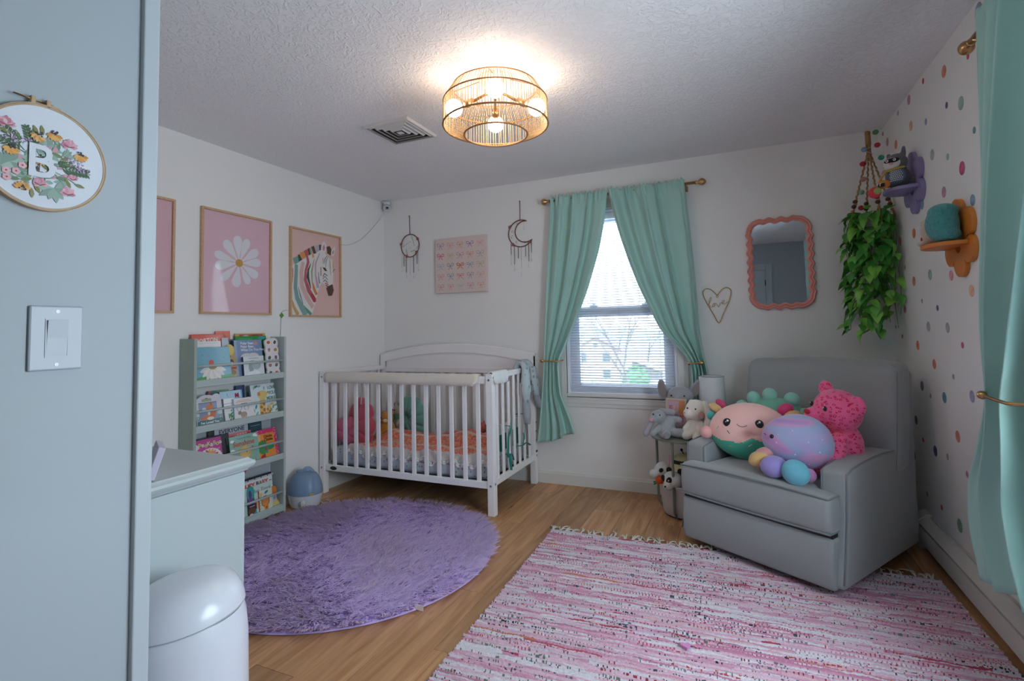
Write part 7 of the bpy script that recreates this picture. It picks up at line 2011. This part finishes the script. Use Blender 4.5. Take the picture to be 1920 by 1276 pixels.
for k in range(26):
    a = 2 * PI * k / 26 + r.uniform(-.1, .1)
    drop = r.choice([.30, .40, .48, .55, .60, .64, .68]) if k % 5 else r.uniform(.08, .25)
    out_ = r.uniform(.07, .15)
    sx_ = 1.0
    P = [(.05 * math.cos(a), .05 * math.sin(a), .06), (out_ * math.cos(a) * .95, out_ * math.sin(a) * .9, .075)]
    n = max(3, int(drop / .065))
    for q in range(n):
        t_ = (q + 1) / n
        P.append(((out_ + .015 * math.sin(q * 1.7 + k)) * math.cos(a + .25 * math.sin(q + k)), (out_ + .012 * math.sin(q * 2.1 + k)) * math.sin(a + .25 * math.sin(q + k)) * .9, .06 - drop * t_))
    P = [(x, min(y, YB - HY - .02), z) for x, y, z in P]
    P = [(min(x, XR - HX - .02), y, z) for x, y, z in P]
    sp_ = smooth_path(P, 4)
    MB().tube(sp_, .0016, 5).build('vine', VINE, pt, True)
    step = 2
    for q in range(2, len(sp_), step):
        if nleaf >= 285: break
        p_ = sp_[q]
        yawl = a - PI / 2 + r.uniform(-1.3, 1.3)
        size = r.uniform(.060, .100)
        R_ = rotm(0, 0, yawl) @ rotm(-r.uniform(.25, 1.05)) @ rotm(0, r.uniform(-.5, .5), 0)
        tip = p_ + R_ @ Vector((0, size, 0))
        if tip.y + HY > YB - .012 or tip.x + HX > XR - .012: continue
        inst(r.choice(leaf_m), 'leaf', pt, p_, R_, (size * r.uniform(.9, 1.2), size, size)); nleaf += 1
for k in range(44):                                  # crown of leaves over the pot
    if nleaf >= 298: break
    a = r.uniform(0, 2 * PI); rr = r.uniform(.02, .13)
    R_ = rotm(0, 0, a - PI / 2 + r.uniform(-.6, .6)) @ rotm(r.uniform(-.6, .7))
    p_ = Vector((rr * math.cos(a), rr * math.sin(a) * .85, .06 + r.uniform(0, .05)))
    s = r.uniform(.06, .09)
    tip = p_ + R_ @ Vector((0, s, 0))
    if tip.y + HY > YB - .012 or tip.x + HX > XR - .012: continue
    inst(r.choice(leaf_m), 'leaf', pt, p_, R_, s); nleaf += 1

# ------------------------------------------------------------------ what shows through the back window
def far(px_dir, dist, z): pass
GRASS = mat('lawn_grass', '#8fae77', .95, None, (.3, .15))
g = struct(MB().add([(-160, 12, -3.2), (120, 12, -3.2), (120, 60, -6), (-160, 60, -6), (120, 400, -8), (-160, 400, -8)], [(0, 1, 2, 3), (3, 2, 4, 5)]).build('ground', mat('pale_ground', '#a8aba4', .95, None, (.05, .1))), 'pale ground outside the window')
hs = thing('house', 'pale pink clapboard house with a gable roof seen through the blind', 'house', (-22.3, 73, -6.75), rotm(0, 0, .22))
SIDE = mat('house_siding', '#cdb8b2', .9)
MB().add([(0, 0, 0), (6.4, 0, 0), (6.4, 0, 4.9), (3.2, 0, 6.7), (0, 0, 4.9), (0, 9, 0), (6.4, 9, 0), (6.4, 9, 4.9), (3.2, 9, 6.7), (0, 9, 4.9)], [(0, 1, 2, 3, 4), (5, 9, 8, 7, 6), (1, 6, 7, 2), (0, 4, 9, 5)]).build('wall', SIDE, hs)
for s in (-1, 1):
    MB().prism([(3.2, 6.75), (3.2 + s * 3.75, 4.62), (3.2 + s * 3.75, 4.42), (3.2, 6.55)], -.4, 9.4, lambda u, v, w: (u, w, v)).build('roof', mat('roof_shingle', '#8f807c', .9) if 'roof_shingle' not in bpy.data.materials else bpy.data.materials['roof_shingle'], hs)
HW = mat('house_glass', '#6f7c80', .2)
for (x, z) in ((.7, 3.0), (4.1, 3.0), (4.1, .6)):
    w_ = MB().box(x, x + 1.3, -.05, .02, z, z + 1.5).build('window', mat('house_trim', '#d9d5d2', .7) if 'house_trim' not in bpy.data.materials else bpy.data.materials['house_trim'], hs)
    MB().box(x + .1, x + 1.2, -.07, -.04, z + .1, z + 1.4).build('pane', HW, w_)
MB().box(2.9, 3.5, -.05, .02, 5.2, 5.7).build('vent', HW, hs)
MB().box(6.35, 6.5, -.06, .06, 0, 4.6).build('downspout', mat('house_trim2', '#e0dedc', .7), hs)
sd_ = thing('shed', 'small grey lean-to shed beside the pink house outside', 'shed', (-13.8, 73, -6.4))
MB().add([(0, 0, 0), (3.6, 0, 0), (3.6, 0, 1.6), (0, 0, 3.0), (0, 4, 0), (3.6, 4, 0), (3.6, 4, 1.6), (0, 4, 3.0)], [(0, 1, 2, 3), (4, 7, 6, 5), (1, 5, 6, 2), (0, 3, 7, 4)]).build('wall', mat('shed_grey', '#7f8284', .9), sd_)
MB().prism([(-.2, 3.2), (3.9, 1.6), (3.9, 1.45), (-.2, 3.05)], -.3, 4.3, lambda u, v, w: (u, w, v)).build('roof', mat('shed_roof', '#c3c4c6', .8), sd_)
def bare_tree(label, loc, h, seed, grp='bare trees outside the window'):
    e = thing('bare_tree', label, 'tree', loc, None, grp)
    r = random.Random(seed)
    tr_, lb = MB(), MB()
    def grow(p, d, L_, rad, depth):
        q = [p]
        for k in range(3):
            d = (d + Vector((r.uniform(-.12, .12), r.uniform(-.12, .12), .05))).normalized()
            q.append(q[-1] + d * L_ / 3)
        (tr_ if depth == 0 else lb).tube(q, [rad, rad * .9, rad * .8, rad * .68], 5)
        if depth < 5:
            for k in range(r.choice([2, 3])):
                nd = (d + Vector((r.uniform(-.75, .75), r.uniform(-.75, .75), r.uniform(-.05, .5)))).normalized()
                grow(q[-1 - (k % 2)], nd, L_ * r.uniform(.62, .82), rad * .58, depth + 1)
    grow(Vector((0, 0, 0)), Vector((0, 0, 1)), h * .3, h * .017, 0)
    BK = bpy.data.materials.get('hazed_bark') or mat('hazed_bark', '#8b8684', .95)  # bark lightened: outdoor haze put into its colour
    tr_.build('trunk', BK, e, None, fix=False); tag(lb.build('branches', BK, e, None, fix=False), kind='stuff')
    return e
bare_tree('tall bare tree in the right half of the window view', (-7.8, 40, -4.9), 10.5, 4, None)
bare_tree('bare tree behind the pink house, far left of the window view', (-24, 85, -6.4), 12, 8, None)
bare_tree('distant bare tree near the middle of the window view', (-16, 100, -6.6), 13, 15, None)
bare_tree('distant bare tree at the right edge of the window view', (-9, 95, -6.6), 12, 21, None)
def bush(label, loc, s, seed, c='#6f9a6a'):
    e = thing('bush', label, 'bush', loc)
    r = random.Random(seed); mb = MB()
    for k in range(260):
        q = Vector((r.gauss(0, 1), r.gauss(0, 1), r.gauss(0, 1))).normalized()
        q = Vector((q.x * s[0], q.y * s[1], abs(q.z) * s[2]))
        a = Vector((r.uniform(-1, 1), r.uniform(-1, 1), r.uniform(-1, 1))).normalized() * .22; b = Vector((r.uniform(-1, 1), r.uniform(-1, 1), r.uniform(-1, 1))).normalized() * .22
        mb.add([q - a, q + b, q + a, q - b], [(0, 1, 2, 3)])
    mb.ell((0, 0, s[2] * .4), (s[0] * .9, s[1] * .9, s[2] * .5))
    mb.build('foliage', mat('foliage_' + str(seed), c, .9), e, None, fix=False)
    return e
bush('round green bush right of the pink house outside', (-11.6, 64, -6.1), (1.7, 1.6, 2.6), 3, '#6f9f7c')
bush('low green hedge in front of the pink house outside', (-15.4, 56, -5.85), (4.2, 1.0, 1.0), 5, '#86ad72')
bush('low hedge in front of the shed outside', (-8.3, 55, -5.8), (2.6, .8, .8), 6, '#7fa585')
fn = thing('rail_fence', 'low wire fence right of the shed outside the window', 'fence', (-7.4, 45, -5.3))
for k in range(9): MB().box(k * .8 - .04, k * .8 + .04, -.04, .04, 0, 1.3).build('post', bpy.data.materials['shed_grey'], fn)
for z in (.3, .75, 1.2): MB().box(0, 6.4, -.02, .02, z, z + .05).build('rail', bpy.data.materials['shed_grey'], fn)
hl = struct(MB().add([(-200 + 10 * k, 300, -8) for k in range(41)] + [(-200 + 10 * k, 300, 1 + 1.5 * math.sin(k * .7) + 1 * math.sin(k * 1.9)) for k in range(41)] + [(-200 + 10 * k, 360, -8) for k in range(41)], [(k, k + 1, 42 + k, 41 + k) for k in range(40)] + [(41 + k, 42 + k, 83 + k, 82 + k) for k in range(40)]).build('hill', mat('hazy_hill', '#b9c2c4', .95)), 'hazy tree line far beyond the houses')  # haze is put into the hill's pale colour
